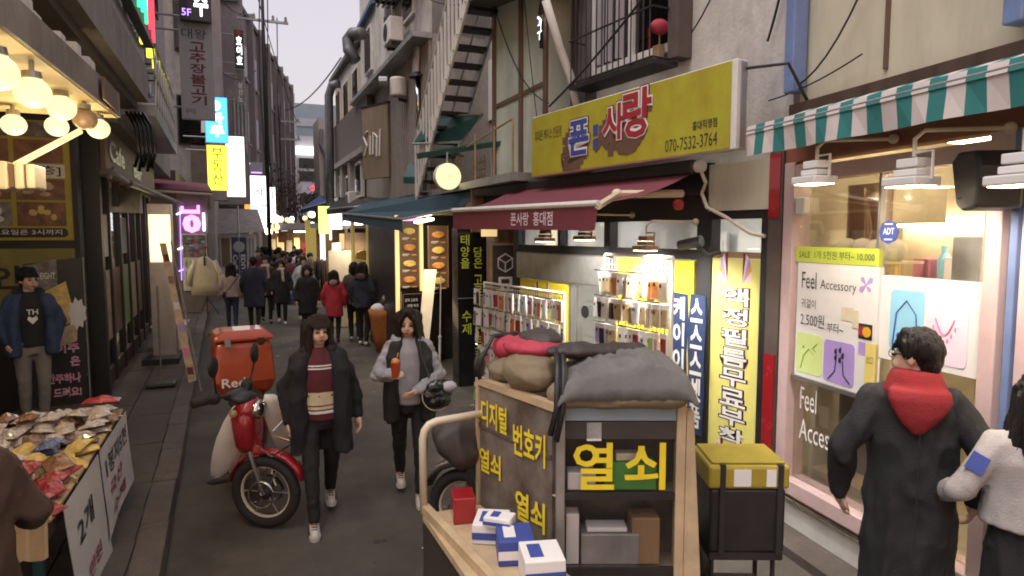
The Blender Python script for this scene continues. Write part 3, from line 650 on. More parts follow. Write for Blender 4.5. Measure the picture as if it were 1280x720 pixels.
# brown row
t = thing('brown_row', 'long brownish terrace of flats curving away at the left of the street', 'building', (1.6, 38, 0))
FR_ = Fr((.15, 30.5), (3.35, 17)); Lr = 17.3
b = MB(); b.box(FR_, 0, Lr, -8, 0, 0, 11.9); b.build('wall', M['mauve'], t)
b = MB(); b.box(FR_, -.1, Lr, -8, .12, 11.9, 12.1); b.build('parapet', M['roof'], t)
for k in range(8):
    u = k * 2.4
    b = MB(); b.box(FR_, u, u + .22, .001, .25, 0, 12.2); b.build('pier', M['mauve'], t)
    if u + 2 < Lr:
        for z in (3.6, 6.3, 9.1):
            b = MB(); b.box(FR_, u + .7, u + 1.9, .001, .06, z, z + 1.5); w = b.build('window', M['iron'], t)
            b = MB(); b.box(FR_, u + .76, u + 1.28, .062, .066, z + .06, z + 1.44); b.build('pane', M['glass_dark'], w)
            b = MB(); b.box(FR_, u + 1.32, u + 1.84, .062, .066, z + .06, z + 1.44); b.build('pane', M['grey_far'], w)
            b = MB(); b.box(FR_, u + .6, u + 2.0, .001, .14, z - .1, z - .02); b.build('sill', M['concrete'], t)
t = thing('annex', 'greenish concrete annex in front of the brown row', 'building', (.3, 30, 0))
b = MB(); b.wbox(-.75, .5, 29.9, 31.5, 3.5, 8.2); b.build('wall', M['concrete'], t)
for k in range(4):
    b = MB(); b.wbox(-.05 + .14 * k, .03 + .14 * k, 29.85, 29.9, 5.6, 7.9); b.build('rib', M['galv'], t)
# end of the street
t = thing('white_tower', 'white office block closing the view at the far end of the street', 'building', (6, 70, 0))
FW = Fr((4.6, 70), (1, .0))
b = MB(); b.box(FW, 0, .95, -12, 0, 0, 16.2); b.build('wall', M['grey_far'], t)
b = MB(); b.box(FW, .95, 6, -10, -.2, 0, 12.1); b.build('wing', M['grey_far'], t)
b = MB(); b.box(FW, .1, .8, -10, -3, 16.2, 17.6); b.build('roof_hut', M['grey_far'], t)
for z in (3, 5.3, 7.6, 8.9):
    b = MB(); b.box(FW, 1.2, 4.8, -.2, -.12, z, z + 1.0); b.build('window_band', M['iron'], t)
b = MB(); b.box(FW, .9, 3.2, .05, .3, 10.2, 11.0); b.build('sign_board', M['sign_white'], t)
b = MB(); b.text(FW, '인쇄 도서', 1.0, 10.7, 1.6, .2, .31); b.build('lettering', M['print_dark'], t)
t = thing('blue_tower', 'blue-grey block right of the white tower at the street end', 'building', (9, 84, 0))
b = MB(); b.wbox(6.3, 13, 84, 92, 0, 17.9); b.build('wall', M['blue_far'], t)
for z in (13, 15.2):
    b = MB(); b.wbox(6.8, 12, 83.9, 84, z, z + .9); b.build('window_band', M['grey_far'], t)
t = thing('beige_house', 'beige house with a bent pipe beyond the dark downpipe at the right', 'building', (4.5, 40, 0))
b = MB(); b.wbox(4.45, 9, 40, 43, 0, 9.0); b.build('wall', M['beige_far'], t)
b = MB(); b.tube([(4.6, 39.9, 8.3), (4.5, 39.8, 7.4), (4.8, 39.8, 6.8), (4.8, 39.8, 3)], .12, 8); b.build('bent_pipe', M['duct'], t)
for z in (3.5, 6.0):
    b = MB(); b.wbox(5.0, 5.8, 39.93, 40, z, z + 1.2); b.build('window', M['iron'], t)
# ================================================================= RIGHT: accessory shop
mat('case_pink', (.60, .25, .35), .4)
t = thing('accessory_shop', 'pink framed accessory shop with lit glass front at the right', 'building', (4.2, 3, 0))
FA = RA; U1 = 1.50
b = MB(); b.box(FA, -.06, 4.2, -.35, -.05, 3.22, 8); b.build('upper_wall', M['cream_panel'], t)
for u in (.72, 2.3):
    b = MB(); b.box(FA, u, u + .025, -.049, -.03, 3.3, 8); b.build('wall_joint', M['print_brown'], t)
b = MB(); b.box(FA, -.06, 4.2, -.06, .04, 3.13, 3.22); b.build('cornice', M['dark_wood'], t)
b = MB(); b.box(FA, -.10, 4.2, -.12, .02, 2.80, 3.12); b.build('lintel', M['red_lintel'], t)
def post(u0, u1, z0=.42, z1=2.8, mm='pink_frame', n1=.03):
    b = MB(); b.box(FA, u0, u1, -.12, n1, z0, z1); return b.build('frame_post', M[mm], t, bevel=.006)
post(-.10, .01); post(U1, U1 + .09); post(U1 + .13, U1 + .17, mm='blue_pipe'); post(U1 + .19, U1 + .25); post(3.4, 3.5)
b = MB(); b.box(FA, .012, U1 - .002, -.10, .02, 2.66, 2.76); b.build('top_rail', M['pink_frame'], t)
b = MB(); b.box(FA, -.10, U1 + .3, -.14, .05, .33, .44); b.build('sill', M['pink_frame'], t, bevel=.006)
b = MB(); b.box(FA, -.1, 4.2, -.2, .0, .06, .33); b.build('base_panel', M['white_paint'], t)
b = MB(); b.tube([FA.P(-.02, .04, .30), FA.P(1.5, .04, .30)], .018, 8); b.build('chrome_rail', M['chrome'], t)
b = MB(); b.box(FA, -.4, 4.2, -.1, .25, 0, .07); b.build('step', M['kerb'], t)
b = MB(); b.box(FA, .012, .74, -.05, -.04, .44, 2.66); b.build('pane', M['glass'], t)
b = MB(); b.box(FA, .76, U1 - .002, -.07, -.06, .44, 2.66); b.build('pane', M['glass'], t)
b = MB(); b.box(FA, U1 + .26, 3.4, -.07, -.06, .44, 2.66); b.build('pane', M['glass'], t)
b = MB(); b.box(FA, .735, .755, -.075, -.03, .44, 2.66); b.build('pane_edge', M['steel'], t)
# inside
b = MB(); b.box(FA, -.1, 4.2, -3.2, -3.1, 0, 3.0); b.box(FA, -.2, -.1, -3.2, -.12, 0, 3.0); b.box(FA, 4.2, 4.3, -3.2, -.12, 0, 3); b.box(FA, -.2, 4.3, -3.2, -.12, .0, .05); b.box(FA, -.2, 4.3, -3.2, -.12, 3.0, 3.1); b.build('inner_wall', M['interior_warm'], t)
for (u, n) in ((.5, -1.2), (1.6, -1.2), (2.7, -1.2), (.5, -2.4), (1.7, -2.4)):
    b = MB(); b.box(FA, u - .28, u + .28, n - .07, n + .07, 2.95, 2.99); b.build('ceiling_lamp', M['lamp_warm'], t)
b = MB(); b.box(FA, .02, .30, -.5, -.44, .5, 2.64); b.build('inner_panel', M['print_brown'], t)
b = MB(); b.box(FA, .30, .38, -.5, -.42, 1.6, 2.64); b.build('inner_post', M['copper_wood'], t)
b = MB(); b.box(FA, .40, .95, -1.0, -.95, 1.9, 2.64); b.build('curtain', M['cream'], t)
b = MB(); b.box(FA, 1.0, 1.5, -1.3, -1.25, 1.95, 2.62); b.prism(FA, [(1.08, 2.18), (1.34, 2.14), (1.38, 2.5), (1.1, 2.54)], -1.248, -1.24); wp = b.build('wall_poster', M['food_pale'], t)
b = MB(); b.box(FA, 1.4, 2.6, -1.9, -1.85, 1.7, 2.9); b.build('partition', M['banner_grey'], t)
for z in (1.42, 1.72, 1.05, 2.0):
    b = MB(); b.box(FA, .85, 3.3, -1.0, -.72, z, z + .02); b.build('shelf', M['cream'], t)
    b = MB(); b.box(FA, .85, 3.3, -.74, -.70, z - .02, z - .004); b.build('shelf_light', M['lamp_warm'], t)
b = MB(); b.box(FA, .85, 3.3, -1.03, -1.0, .4, 2.0); b.build('shelf_back', M['interior_warm'], t)
b = MB(); b.box(FA, .02, .72, -.62, -.2, .44, .5); b.build('window_bed', M['ply'], t)
b = MB(); b.box(FA, .93, 1.12, -.58, -.42, 1.9, 2.26); b.build('screen', M['galv'], t)
b = MB(); b.box(FA, .0, 3.2, -.98, -.60, 1.93, 1.955); b.build('high_shelf', M['cream'], t)
b = MB(); b.box(FA, .0, 3.2, -1.0, -.985, 1.955, 2.36); b.build('high_shelf_back', M['interior_warm'], t)
b = MB(); b.box(FA, .0, 3.2, -.95, -.88, 2.33, 2.35); b.build('shelf_light', M['lamp_warm'], t)
b = MB(); b.box(FA, -.09, 1.45, -3.0, -2.9, 2.4, 2.9); b.build('upper_board', M['cream'], t)
goods = [('box', 'cream'), ('box', 'case_pink'), ('jar', 'print_sky'), ('box', 'print_white'), ('jar', 'brown_glow'), ('box', 'print_rose'), ('jar', 'food_pale'), ('box', 'paper'), ('box', 'red_lintel')]
for z in (1.44, 1.74, 1.07, 1.957):
    for k in range(13 if z < 1.9 else 26):
        u = .9 + k * .18 + random.uniform(0, .05) if z < 1.9 else .03 + k * .085
        if random.random() < .12: continue
        h = random.uniform(.08, .2) * (1.2 if z > 1.9 else 1); w = random.uniform(.05, .12); kd, mm = random.choice(goods)
        b = MB()
        if kd == 'box': b.box(FA, u, u + w, -.92, -.8, z, z + h)
        else: b.lathe(FA.P(u + .04, -.85, z), [(.04, 0), (.045, h * .6), (.02, h * .8), (.025, h)], 10)
        tag(b.build('trinket', M[mm]), 'small trinket on the lit shelves inside the accessory shop', 'ornament', 'trinkets on the accessory shop shelves')
for k in range(10):          # white bundles on top of the window board
    u = .04 + .07 * k; b = MB(); b.ell(FA.P(u, -.24, 2.16 + .02 * random.random()), .07, .08, .05 + .03 * random.random(), 10, 6)
    tag(b.build('cloth_bundle', M['cream'], smooth=True), 'crumpled cream cloth bundle lying behind the green sale strip', 'cloth', 'cloth bundles behind the sale strip')
b = MB(); b.box(FA, .0, .73, -.42, -.1, 2.085, 2.10); b.build('window_shelf', M['cream'], t)
for k in range(3):
    b = MB(); b.tube([FA.P(.32 + .02 * k, -.3, 2.12), FA.P(.35 + .03 * k, -.3, 2.3), FA.P(.33, -.3, 2.6)], .006, 5); o = b.build('cord', M['wood'], t)
b = MB(); b.box(FA, .06, 1.44, -.20, -.16, 2.68, 2.70); b.build('window_tube', M['lamp_warm'], t)
b = MB(); b.box(FA, .04, 1.46, -.22, -.14, 2.702, 2.74); b.build('tube_housing', M['cream'], t)
# white notice board
t2 = thing('price_board', 'white price board on the shop window with green and violet drawings', 'sign', tuple(FA.P(.4, -.02, 1.2)))
b = MB(); b.box(FA, .05, .80, -.035, .0, 1.235, 2.07); b.build('board', M['white_plastic'], t2)
b = MB(); b.box(FA, .03, .72, -.03, .015, 1.205, 1.233); b.build('bottom_rail', M['steel'], t2)
for s, u, z, w, h, bo, mm in (('Feel', .10, 1.885, .15, .12, .0, 'print_dark'), ('Accessory', .29, 1.875, .33, .085, -.005, 'print_dark'), ('귀걸이', .10, 1.745, .15, .065, .0, 'print_dark'), ('2,500원', .10, 1.61, .24, .10, .0, 'print_dark'), ('부터~', .37, 1.60, .15, .07, .0, 'print_dark')):
    b = MB(); b.text(FA, s, u, z, w, h, .003, bo); b.build('lettering', M[mm], t2)
def rrect(u0, u1, z0, z1, r):
    P = []
    for cu, cz, a in ((u1 - r, z1 - r, 0), (u0 + r, z1 - r, 90), (u0 + r, z0 + r, 180), (u1 - r, z0 + r, 270)):
        for k in range(4): P.append((cu + r * math.cos(R(a + k * 30)), cz + r * math.sin(R(a + k * 30))))
    return P
b = MB(); b.prism(FA, rrect(.07, .33, 1.27, 1.56, .03), .0, .004); b.build('picture', M['print_lime'], t2)
b = MB(); b.prism(FA, rrect(.35, .63, 1.26, 1.55, .03), .0, .004); b.build('picture', M['print_violet'], t2)
b = MB()
for a in range(5): b.ell(FA.P(.50 + .035 * math.cos(a * 1.26), .006, 1.46 + .035 * math.sin(a * 1.26)), .022, .003, .022, 8, 4)
b.tube([FA.P(.40, .006, 1.28), FA.P(.46, .006, 1.34), FA.P(.47, .006, 1.42)], .004, 4); b.tube([FA.P(.60, .006, 1.28), FA.P(.54, .006, 1.33), FA.P(.53, .006, 1.42)], .004, 4); b.build('flower_drawing', M['print_dark'], t2)
b = MB(); b.tube([FA.P(.12, .006, 1.3), FA.P(.15, .006, 1.4), FA.P(.20, .006, 1.45), FA.P(.25, .006, 1.42)], .003, 4); b.ell(FA.P(.15, .006, 1.46), .015, .003, .012, 8, 4); b.tube([FA.P(.28, .006, 1.5), FA.P(.24, .006, 1.46), FA.P(.27, .006, 1.44)], .003, 4); b.build('line_drawing', M['print_green'], t2)
b = MB()
for a, r in ((.6, .05), (2.4, .045), (3.7, .05), (5.6, .04)): b.prism(FA, [(.70, 1.95), (.70 + r * math.cos(a - .35), 1.95 + r * math.sin(a - .35) * 1.3), (.70 + r * 1.3 * math.cos(a), 1.95 + r * 1.6 * math.sin(a)), (.70 + r * math.cos(a + .35), 1.95 + r * math.sin(a + .35) * 1.3)], .001, .004)
b.build('butterfly', M['print_violet'], t2)
for k, (c1, c2) in enumerate((('print_red', 'print_orange'),)):
    b = MB(); b.box(FA, .655, .765, .0, .004, 1.60, 1.70); b.build('card_sticker', M['print_dark'], t2)
    mat('print_orange', (.75, .40, .03), .5)
    b = MB(); b.lathe(FA.P(.69, .005, 1.65), [(.034, 0), (.034, .003)], 16, FA.n); b.build('sticker_disc', M['print_red'], t2)
    b = MB(); b.lathe(FA.P(.73, .0095, 1.65), [(.034, 0), (.034, .003)], 16, FA.n); b.build('sticker_disc', M['print_orange'], t2)
b = MB(); b.box(FA, .66, .765, .0, .004, 1.50, 1.58); b.build('card_sticker', M['print_violet'], t2)
b = MB(); b.box(FA, .50, .60, .0, .004, 1.70, 1.79); b.box(FA, .60, .65, .0, .005, 1.66, 1.78); b.build('paper_note', M['cream'], t2)
o = MB().box(FA, .02, .79, -.03, .0, 2.075, 2.185).build('sale_strip', M['lemon']); tag(o, 'yellow-green handwritten sale strip above the white price board', 'sign')
b = MB(); b.text(FA, 'SALE  1개 5천원 부터~ 10,000', .06, 2.10, .70, .06, .003, .0); b.build('lettering', M['teal_sheet'], o)
t2 = thing('price_board', 'white board with blue face and pink necklace pictures, behind the man in red hood', 'sign', tuple(FA.P(1.1, -.04, 1.5)))
b = MB(); b.box(FA, .80, 1.47, -.055, -.02, 1.50, 2.02); b.build('board', M['white_plastic'], t2)
b = MB(); b.prism(FA, rrect(.88, 1.12, 1.57, 1.94, .03), -.02, -.016); b.build('picture', M['print_sky'], t2)
b = MB(); b.prism(FA, rrect(1.14, 1.40, 1.54, 1.92, .03), -.02, -.016); b.build('picture', M['print_rose'], t2)
b = MB(); b.tube([FA.P(1.20 + .012 * k, -.013, 1.80 - .09 * math.sin(math.pi * k / 10)) for k in range(11)], .004, 4)
for k in range(7): b.ell(FA.P(1.19 + .023 * k, -.013, 1.77 - .1 * math.sin(math.pi * (k + .5) / 7)), .008, .003, .014, 6, 4)
b.build('necklace_drawing', M['print_pink'], t2)
b = MB(); b.tube([FA.P(.91, -.013, 1.6), FA.P(.93, -.013, 1.8), FA.P(1.0, -.013, 1.88), FA.P(1.07, -.013, 1.8), FA.P(1.09, -.013, 1.6)], .004, 4); b.ell(FA.P(.95, -.013, 1.66), .016, .003, .022, 8, 4); b.ell(FA.P(1.05, -.013, 1.65), .016, .003, .022, 8, 4); b.build('face_drawing', M['print_blue'], t2)
o = tag(MB().box(FA, .72, .80, -.02, .005, 1.0, 1.58).build('door_notice', M['yellow_glow']), 'narrow yellow notice on the door edge beside the price board', 'sign')
b = MB(); b.text(FA, '出口', .735, 1.45, .05, .05, .008); b.build('lettering', M['print_brown'], o)
t2 = thing('alarm_sticker', 'round blue alarm company sticker on the shop glass', 'sticker', tuple(FA.P(.80, -.02, 2.29)))
b = MB(); b.lathe(FA.P(.83, -.03, 2.29), [(.075, 0), (.075, .006)], 8, FA.n); b.build('disc', M['print_blue'], t2)
b = MB(); b.text(FA, 'ADT', .79, 2.275, .085, .04, -.022, .02); b.box(FA, .80, .86, -.024, -.022, 2.335, 2.343); b.box(FA, .80, .86, -.024, -.022, 2.24, 2.248); b.build('lettering', M['print_white'], t2)
for s, u, z, w, h in (('Feel', .08, .98, .17, .17), ('Access', .08, .755, .36, .155)):
    b = MB(); b.text(FA, s, u, z, w, h, -.036, .0); b.build('glass_lettering', M['print_white'], t)
b = MB()
for pts in ([(1.05, 1.1), (1.10, 1.22), (1.25, 1.24), (1.32, 1.18), (1.34, .9)], [(1.12, 1.22), (1.15, 1.10), (1.22, 1.06), (1.20, .98), (1.26, .92)], [(1.20, 1.23), (1.24, 1.1), (1.30, 1.0)]):
    b.tube([FA.P(u, -.05, z) for u, z in pts], .008, 5)
b.build('window_drawing', M['print_white'], t)
for u in (1.36, 1.40, 1.43):
    b = MB(); b.tube([FA.P(u, -.14, 2.6), FA.P(u, -.14, 1.0 + (u - 1.36))], .004, 4); b.build('blind_cord', M['cream'], t)
# light switches on the post
tag(MB().box(FA, -.17, -.105, -.02, .02, 1.06, 1.22).build('meter_box', M['white_plastic'], bevel=.01), 'small white bell box on the pink post beside the yellow vertical sign', 'box')
tag(MB().box(FA, .02, .11, -.035, .02, 2.42, 2.54).build('junction_box', M['white_plastic'], bevel=.01), 'small white junction box behind the left floodlight', 'box')
# blue pipes
for u in (-.02, 1.62):
    p = FA.P(u, .03, 3.25); b = MB(); b.box(FA, u - .05, u + .05, -.03, .09, 3.3, 8)
    tag(b.build('downpipe', M['blue_pipe'], bevel=.01), ('blue square downpipe left of the cream panels' if u < 1 else 'blue square downpipe at the right edge of the photo'), 'pipe')
# striped awning
t = thing('striped_awning', 'green and white striped awning over the accessory shop', 'awning', tuple(FA.P(1.5, .3, 2.9)))
mA = [M['stripe_white'], M['teal']]; UA0, UA1, ns = .11, 3.6, 36; aw = MB(); vl = MB()
zb, zt, no_ = 2.985, 3.15, .50
for k in range(ns):
    u0 = UA0 + (UA1 - UA0) * k / ns; u1 = UA0 + (UA1 - UA0) * (k + 1) / ns; aw.k = vl.k = k % 2
    sg = [(.045, zt), (.25, zt - .075), (.45, zt - .14), (no_, zb + .035), (no_ + .012, zb - .02)]
    aw.add([FA.P(u, n, z) for n, z in sg for u in (u0, u1)], [(2 * i, 2 * i + 2, 2 * i + 3, 2 * i + 1) for i in range(4)])
    dn = .02 * math.sin(k * .9); dn1 = .02 * math.sin((k + 1) * .9)
    vl.add([FA.P(u0, no_ + .004, zb - .02), FA.P(u1, no_ + .004, zb - .02), FA.P(u1, no_ + dn1, zb - .17), FA.P(u0, no_ + dn, zb - .17)], [(0, 3, 2, 1)])
aw.build('canopy', mA, t); vl.build('valance', mA, t)
b = MB(); b.tube([FA.P(UA0, no_ - .005, zb + .0), FA.P(UA1, no_ - .005, zb + .0)], .016, 6); b.build('front_bar', M['galv'], t)
# floodlights
def flood(F, u, n, z, name, label, group, root_n=.02, zarm=.2, energy=40, m='white_plastic', side=.16, s=1.0, colr=(1, .86, .72)):
    t = thing(name, label, 'floodlight', tuple(F.P(u, n, z)), group=group)
    b = MB(); b.add([F.P(u + a * s, n + c * s, z + e * s) for e in (0, .045) for a, c in ((-.105, -.07), (.105, -.07), (.105, .1), (-.105, .1))], [(3, 2, 1, 0), (4, 5, 6, 7), (0, 1, 5, 4), (1, 2, 6, 5), (2, 3, 7, 6), (3, 0, 4, 7)]); b.build('hood', M[m], t, bevel=.008)
    b = MB(); b.box(F, u - .07 * s, u + .07 * s, n - .05 * s, n + .06 * s, z + .052 * s, z + .085 * s); b.box(F, u - .065 * s, u + .065 * s, n - .045 * s, n + .05 * s, z + .095 * s, z + .14 * s); b.build('housing', M[m], t, bevel=.006)
    b = MB(); b.box(F, u - .09 * s, u + .09 * s, n - .055 * s, n + .085 * s, z - .004, z - .001); b.build('lens', M['lamp_warm'], t)
    b = MB(); b.tube([F.P(u + .11 * s, n, z + .03 * s), F.P(u + .11 * s, n, z + .17 * s), F.P(u, n, z + .17 * s)], .008 * s, 6); b.build('yoke', M[m], t)
    b = MB(); b.tube([F.P(u, n, z + .15 * s), F.P(u, n, z + zarm - .04), F.P(u + .03, n - .03, z + zarm), F.P(u + side, root_n + .02, z + zarm)], .011, 8); b.ell(F.P(u + side, root_n + .03, z + zarm), .03, .03, .03); b.build('arm', M['cream'], t)
    ld = bpy.data.lights.new('lamp', 'SPOT'); ld.energy = energy; ld.color = colr; ld.spot_size = R(130); ld.spot_blend = .6; ld.shadow_soft_size = .06
    lo = bpy.data.objects.new('lamp', ld); col.objects.link(lo); lo.parent = t; lo.location = F.P(u, n - .0, z - .03) - F.P(u, n, z)
    dirv = (-F.n * .55 - Vector((0, 0, 1))).normalized(); lo.rotation_euler = dirv.to_track_quat('-Z', 'Y').to_euler()
    return t
FG = 'white floodlights over the accessory shop'
u, z = RA.at(1020, 230, .42); flood(RA, u, .42, z, 'floodlight', 'white floodlight on a curved arm at the left end of the striped awning', FG, energy=22, zarm=.26, side=.2)
u, z = RA.at(1141, 233, .42); flood(RA, u, .42, z, 'floodlight', 'white floodlight on a curved arm, middle of three by the speaker', FG, energy=22, zarm=.28, side=.2)
u, z = RA.at(1278, 232, .42); flood(RA, u, .42, z, 'floodlight', 'white floodlight cut off by the right edge of the photo', FG, energy=22, zarm=.28, side=.2)
t = thing('loudspeaker', 'dark grey loudspeaker mounted on the pink shop frame', 'speaker', tuple(RA.P(1.3, .15, 2.4)))
u, z = RA.at(1228, 225, .18); Fs = Fr(RA.P(u, .18, 0)[:], (-.5, -.86))
b = MB(); b.add([Fs.P(a, n, z + e) for n in (.09, -.12) for a, e in ((-.125, .10), (-.06, .145), (.10, .135), (.135, .06), (.125, -.14), (.0, -.155), (-.06, -.12))], [tuple(range(7))[::-1], tuple(range(7, 14))] + [(i, (i + 1) % 7, (i + 1) % 7 + 7, i + 7) for i in range(7)]); b.build('cabinet', M['black'], t, bevel=.015)
b = MB(); b.box(Fs, -.03, .0, .092, .096, z - .09, z - .08); b.build('badge', M['chrome'], t)
b = MB(); b.tube([Fs.P(.1, -.1, z), RA.P(u + .22, .0, z + .03)], .025, 6); b.build('bracket', M['black'], t)

# ================================================================= RIGHT: phone shop
t = thing('phone_shop_building', 'grey plastered building above the yellow phone shop sign', 'building', (3.9, 5.5, 0))
F = RP
b = MB(); b.box(F, -2.38, .33, -4, -.05, 2.86, 9); b.build('upper_wall', M['plaster'], t)
b = MB(); b.box(F, .22, .34, -.30, .05, 0, 2.9); b.build('end_pier', M['brown'], t)
b = MB(); b.box(F, .225, .325, .052, .06, .35, 1.35); b.build('red_panel', M['red_paint'], t)
b = MB(); b.box(F, .225, .325, .052, .06, 2.4, 2.88); b.build('red_panel', M['red_paint'], t)
b = MB(); b.box(F, -.42, .22, -.06, .02, 2.47, 2.86); b.build('cream_panel', M['cream_panel'], t)
b = MB(); b.box(F, -4.6, -.42, -.06, .03, 2.62, 2.88); b.build('awning_board', M['black'], t)
b = MB(); b.box(F, -3.75, .22, -.06, .0, 2.40, 2.618); b.build('head_rail', M['iron'], t)
for u0, u1 in ((-.54, -.37), (.14, .22), (-3.75, -3.62), (-1.85, -1.75), (-2.72, -2.66)):
    b = MB(); b.box(F, u0, u1, -.08, .025, .0 if u1 > -1 or u1 < -3 else 2.1, 2.40); b.build('frame_post', M['black'], t)
b = MB(); b.box(F, -3.62, -.54, -.07, .01, 2.05, 2.14); b.build('transom', M['iron'], t)
b = MB(); b.box(F, -.37, .14, -.06, .0, 2.08, 2.13); b.build('transom', M['wood'], t)
for u0, u1 in ((-3.62, -2.72), (-2.66, -1.85), (-1.75, -.54)):
    b = MB(); b.box(F, u0, u1, -.05, -.04, 2.14, 2.40); b.build('pane', M['glass'], t)
b = MB(); b.box(F, -.37, .14, -.05, -.04, 2.13, 2.40); b.build('pane', M['glass'], t)
# interior
b = MB(); b.box(F, -3.75, .22, -3.2, -3.1, 0, 2.9); b.box(F, -3.85, -3.75, -3.2, -.08, 0, 2.9); b.box(F, .22, .3, -3.2, -.31, 0, 2.9); b.box(F, -3.8, .3, -3.2, -.08, 2.55, 2.6); b.box(F, -3.8, .3, -3.2, -.08, .0, .03); b.build('inner_wall', M['interior_white'], t)
for u in (-3.1, -2.2, -1.3, -.4):
    for n in (-.8, -2.0):
        b = MB(); b.box(F, u - .35, u + .35, n - .1, n + .1, 2.52, 2.545); b.build('ceiling_lamp', M['tube_white'], t)
for u in (-3.2, -2.3, -1.4, -.5):
    b = MB(); b.box(F, u - .35, u + .35, -2.95, -2.9, .6, 2.3); b.build('display_board', M['paper'], t)
    for k in range(6):
        b = MB(); b.box(F, u - .3, u + .3, -2.9, -2.87, .7 + .26 * k, .88 + .26 * k); b.build('stock_row', M[('photo_grey', 'paper', 'photo_cream', 'print_rose', 'galv', 'paper')[k]], t)
# vertical yellow sign with film advert
mat('outline', (.045, .012, .015), .6)
t2 = thing('vertical_sign', 'tall yellow vertical sign with white outlined lettering and rainbow fans', 'sign', tuple(F.P(-.1, .02, 0)))
b = MB(); b.box(F, -.37, .14, -.04, .01, .28, 2.075); b.build('panel', M['yellow_print'], t2)
bo = MB(); bw = MB()
bo.vtext(F, '액정필름무료부착', -.26, 1.84, .30, .168, .0135, .065, .05); bo.build('letter_outline', M['outline'], t2)
bw.vtext(F, '액정필름무료부착', -.245, 1.835, .27, .168, .017, .02, .12); bw.build('lettering', M['print_white'], t2)
def fan(F, u, z, s, n, par, fl):
    cs = ('print_rose', 'print_orange', 'print_violet', 'print_rose', 'print_maroon'); 
    for k in range(5):
        a0 = R(-5 + k * 19); a1 = R(-5 + (k + 1) * 19)
        q = lambda a, r: (u + fl * (r * math.cos(a) * .7), z + r * math.sin(a) * 1.5)
        pl = [(u, z - s * .5), q(a0, s), q(a1, s)]
        if fl < 0: pl = pl[::-1]
        MB().prism(F, pl, n, n + .003).build('fan_blade', M[cs[k]], par)
for z in (1.93, .36):
    fan(F, -.20, z, .13, .012, t2, -1); fan(F, -.04, z, .13, .012, t2, 1)
# yellow case sign
t2 = thing('case_sign', 'yellow sign with white on navy stacked lettering beside the wire racks', 'sign', tuple(F.P(-1, .05, 0)))
b = MB(); b.box(F, -1.62, -.56, -.03, .03, .2, 2.04); b.build('panel', M['yellow'], t2)
for u0, u1 in ((-.835, -.615), (-.61, -.405)):
    b = MB(); b.prism(F, [(u0, .52), (u1 - .02, .50), (u1, .9), (u1 - .012, 1.2), (u1 + .005, 1.5), (u1 - .01, 1.74), (u0 + .02, 1.75), (u0 - .006, 1.4), (u0 + .012, 1.0)], .031, .034); b.build('letter_band', M['navy'], t2)
for s, u in (('케이이드고', -.80), ('스스스셋품', -.585)):
    b = MB(); b.vtext(F, s, u - .01, 1.72, .165, .235, .0345, .085, .0); b.build('letter_outline', M['navy'], t2)
    b = MB(); b.vtext(F, s, u + .005, 1.715, .14, .235, .038, .03, .1); b.build('lettering', M['print_white'], t2)
# shutter box, inner yellow poster, glass door
b = MB(); b.box(F, -3.62, -1.75, -.04, .06, 1.72, 2.05); b.build('shutter_box', M['steel'], t, bevel=.02)
t2 = thing('door_poster', 'yellow poster with rainbow fans beside the glass door behind the racks', 'sign', tuple(F.P(-3, .0, 1)))
b = MB(); b.box(F, -3.58, -2.55, -.05, .02, .3, 1.71); b.build('panel', M['yellow'], t2)
fan(F, -3.15, 1.5, .13, .022, t2, -1); fan(F, -2.95, 1.5, .13, .022, t2, 1)
b = MB(); b.text(F, '케이스', -3.3, 1.38, .55, .12, .024, .05); b.vtext(F, '액세서리', -2.72, 1.35, .14, .17, .024, .05); b.build('lettering', M['navy'], t2)
b = MB(); b.box(F, -2.52, -1.66, -.03, -.02, .05, 1.71); b.build('door_pane', M['glass'], t)
for u in (-2.52, -2.38, -1.68):
    b = MB(); b.box(F, u, u + .05, -.04, .0, .05, 1.71); b.build('door_stile', M['alu'], t)
b = MB(); b.lathe(F.P(-2.2, .0, 1.42), [(.07, 0), (.07, .006)], 16, F.n); b.build('door_sticker', M['iron'], t)
# big sign
t2 = thing('shop_sign', 'large yellow phone shop sign with red and blue Korean lettering and phone number', 'sign', tuple(F.P(-1.3, .3, 2.9)))
n0, n1 = .27, .40; S0, S1, z0, z1 = -2.70, .13, 2.905, 3.565
b = MB(); b.box(F, S0, S1 + .05, n0, n1 - .012, z0, z1); b.build('sign_box', M['white_paint'], t2, bevel=.008)
b = MB(); b.box(F, S0 + .015, S1, n1 - .012, n1, z0 + .012, z1 - .012); b.build('sign_face', M['yellow_sign'], t2)
b = MB(); b.box(F, S1 + .052, S1 + .057, n0 + .02, n1 - .05, z0 + .02, z1 - .02); b.build('end_plate', M['alu'], t2)
def sg(px, py): return F.at(px, py, n1)
for s, pl, pr, pt, pb, mm in (('폰', 712, 737, 153, 196, 'print_blue'), ('사', 754, 782, 134, 178, 'print_red'), ('랑', 780, 816, 116, 175, 'print_red')):
    ua, zz1 = sg(pl, pt); ub, _ = sg(pr, pt); _, zz0 = sg(pl, pb)
    w = ub - ua; h = zz1 - zz0
    b = MB()
    for k in range(3): b.text(F, s, ua - .05 - .05 * k - .0 * w, zz0 - .05 - .045 * k, w * 1.12, h * 1.0, n1 + .002 + .0012 * k, .07)
    b.build('letter_shadow', M['print_brown'], t2)
    b = MB(); b.text(F, s, ua - .02, zz0 - .02, w + .04, h + .04, n1 + .0065, .11); b.build('letter_outline', M['print_maroon'], t2)
    b = MB(); b.text(F, s, ua - .01, zz0 - .01, w + .02, h + .02, n1 + .0095, .075); b.build('letter_outline', M['print_white'], t2)
    b = MB(); b.text(F, s, ua, zz0, w, h, n1 + .0125, .03); b.build('lettering', M[mm], t2)
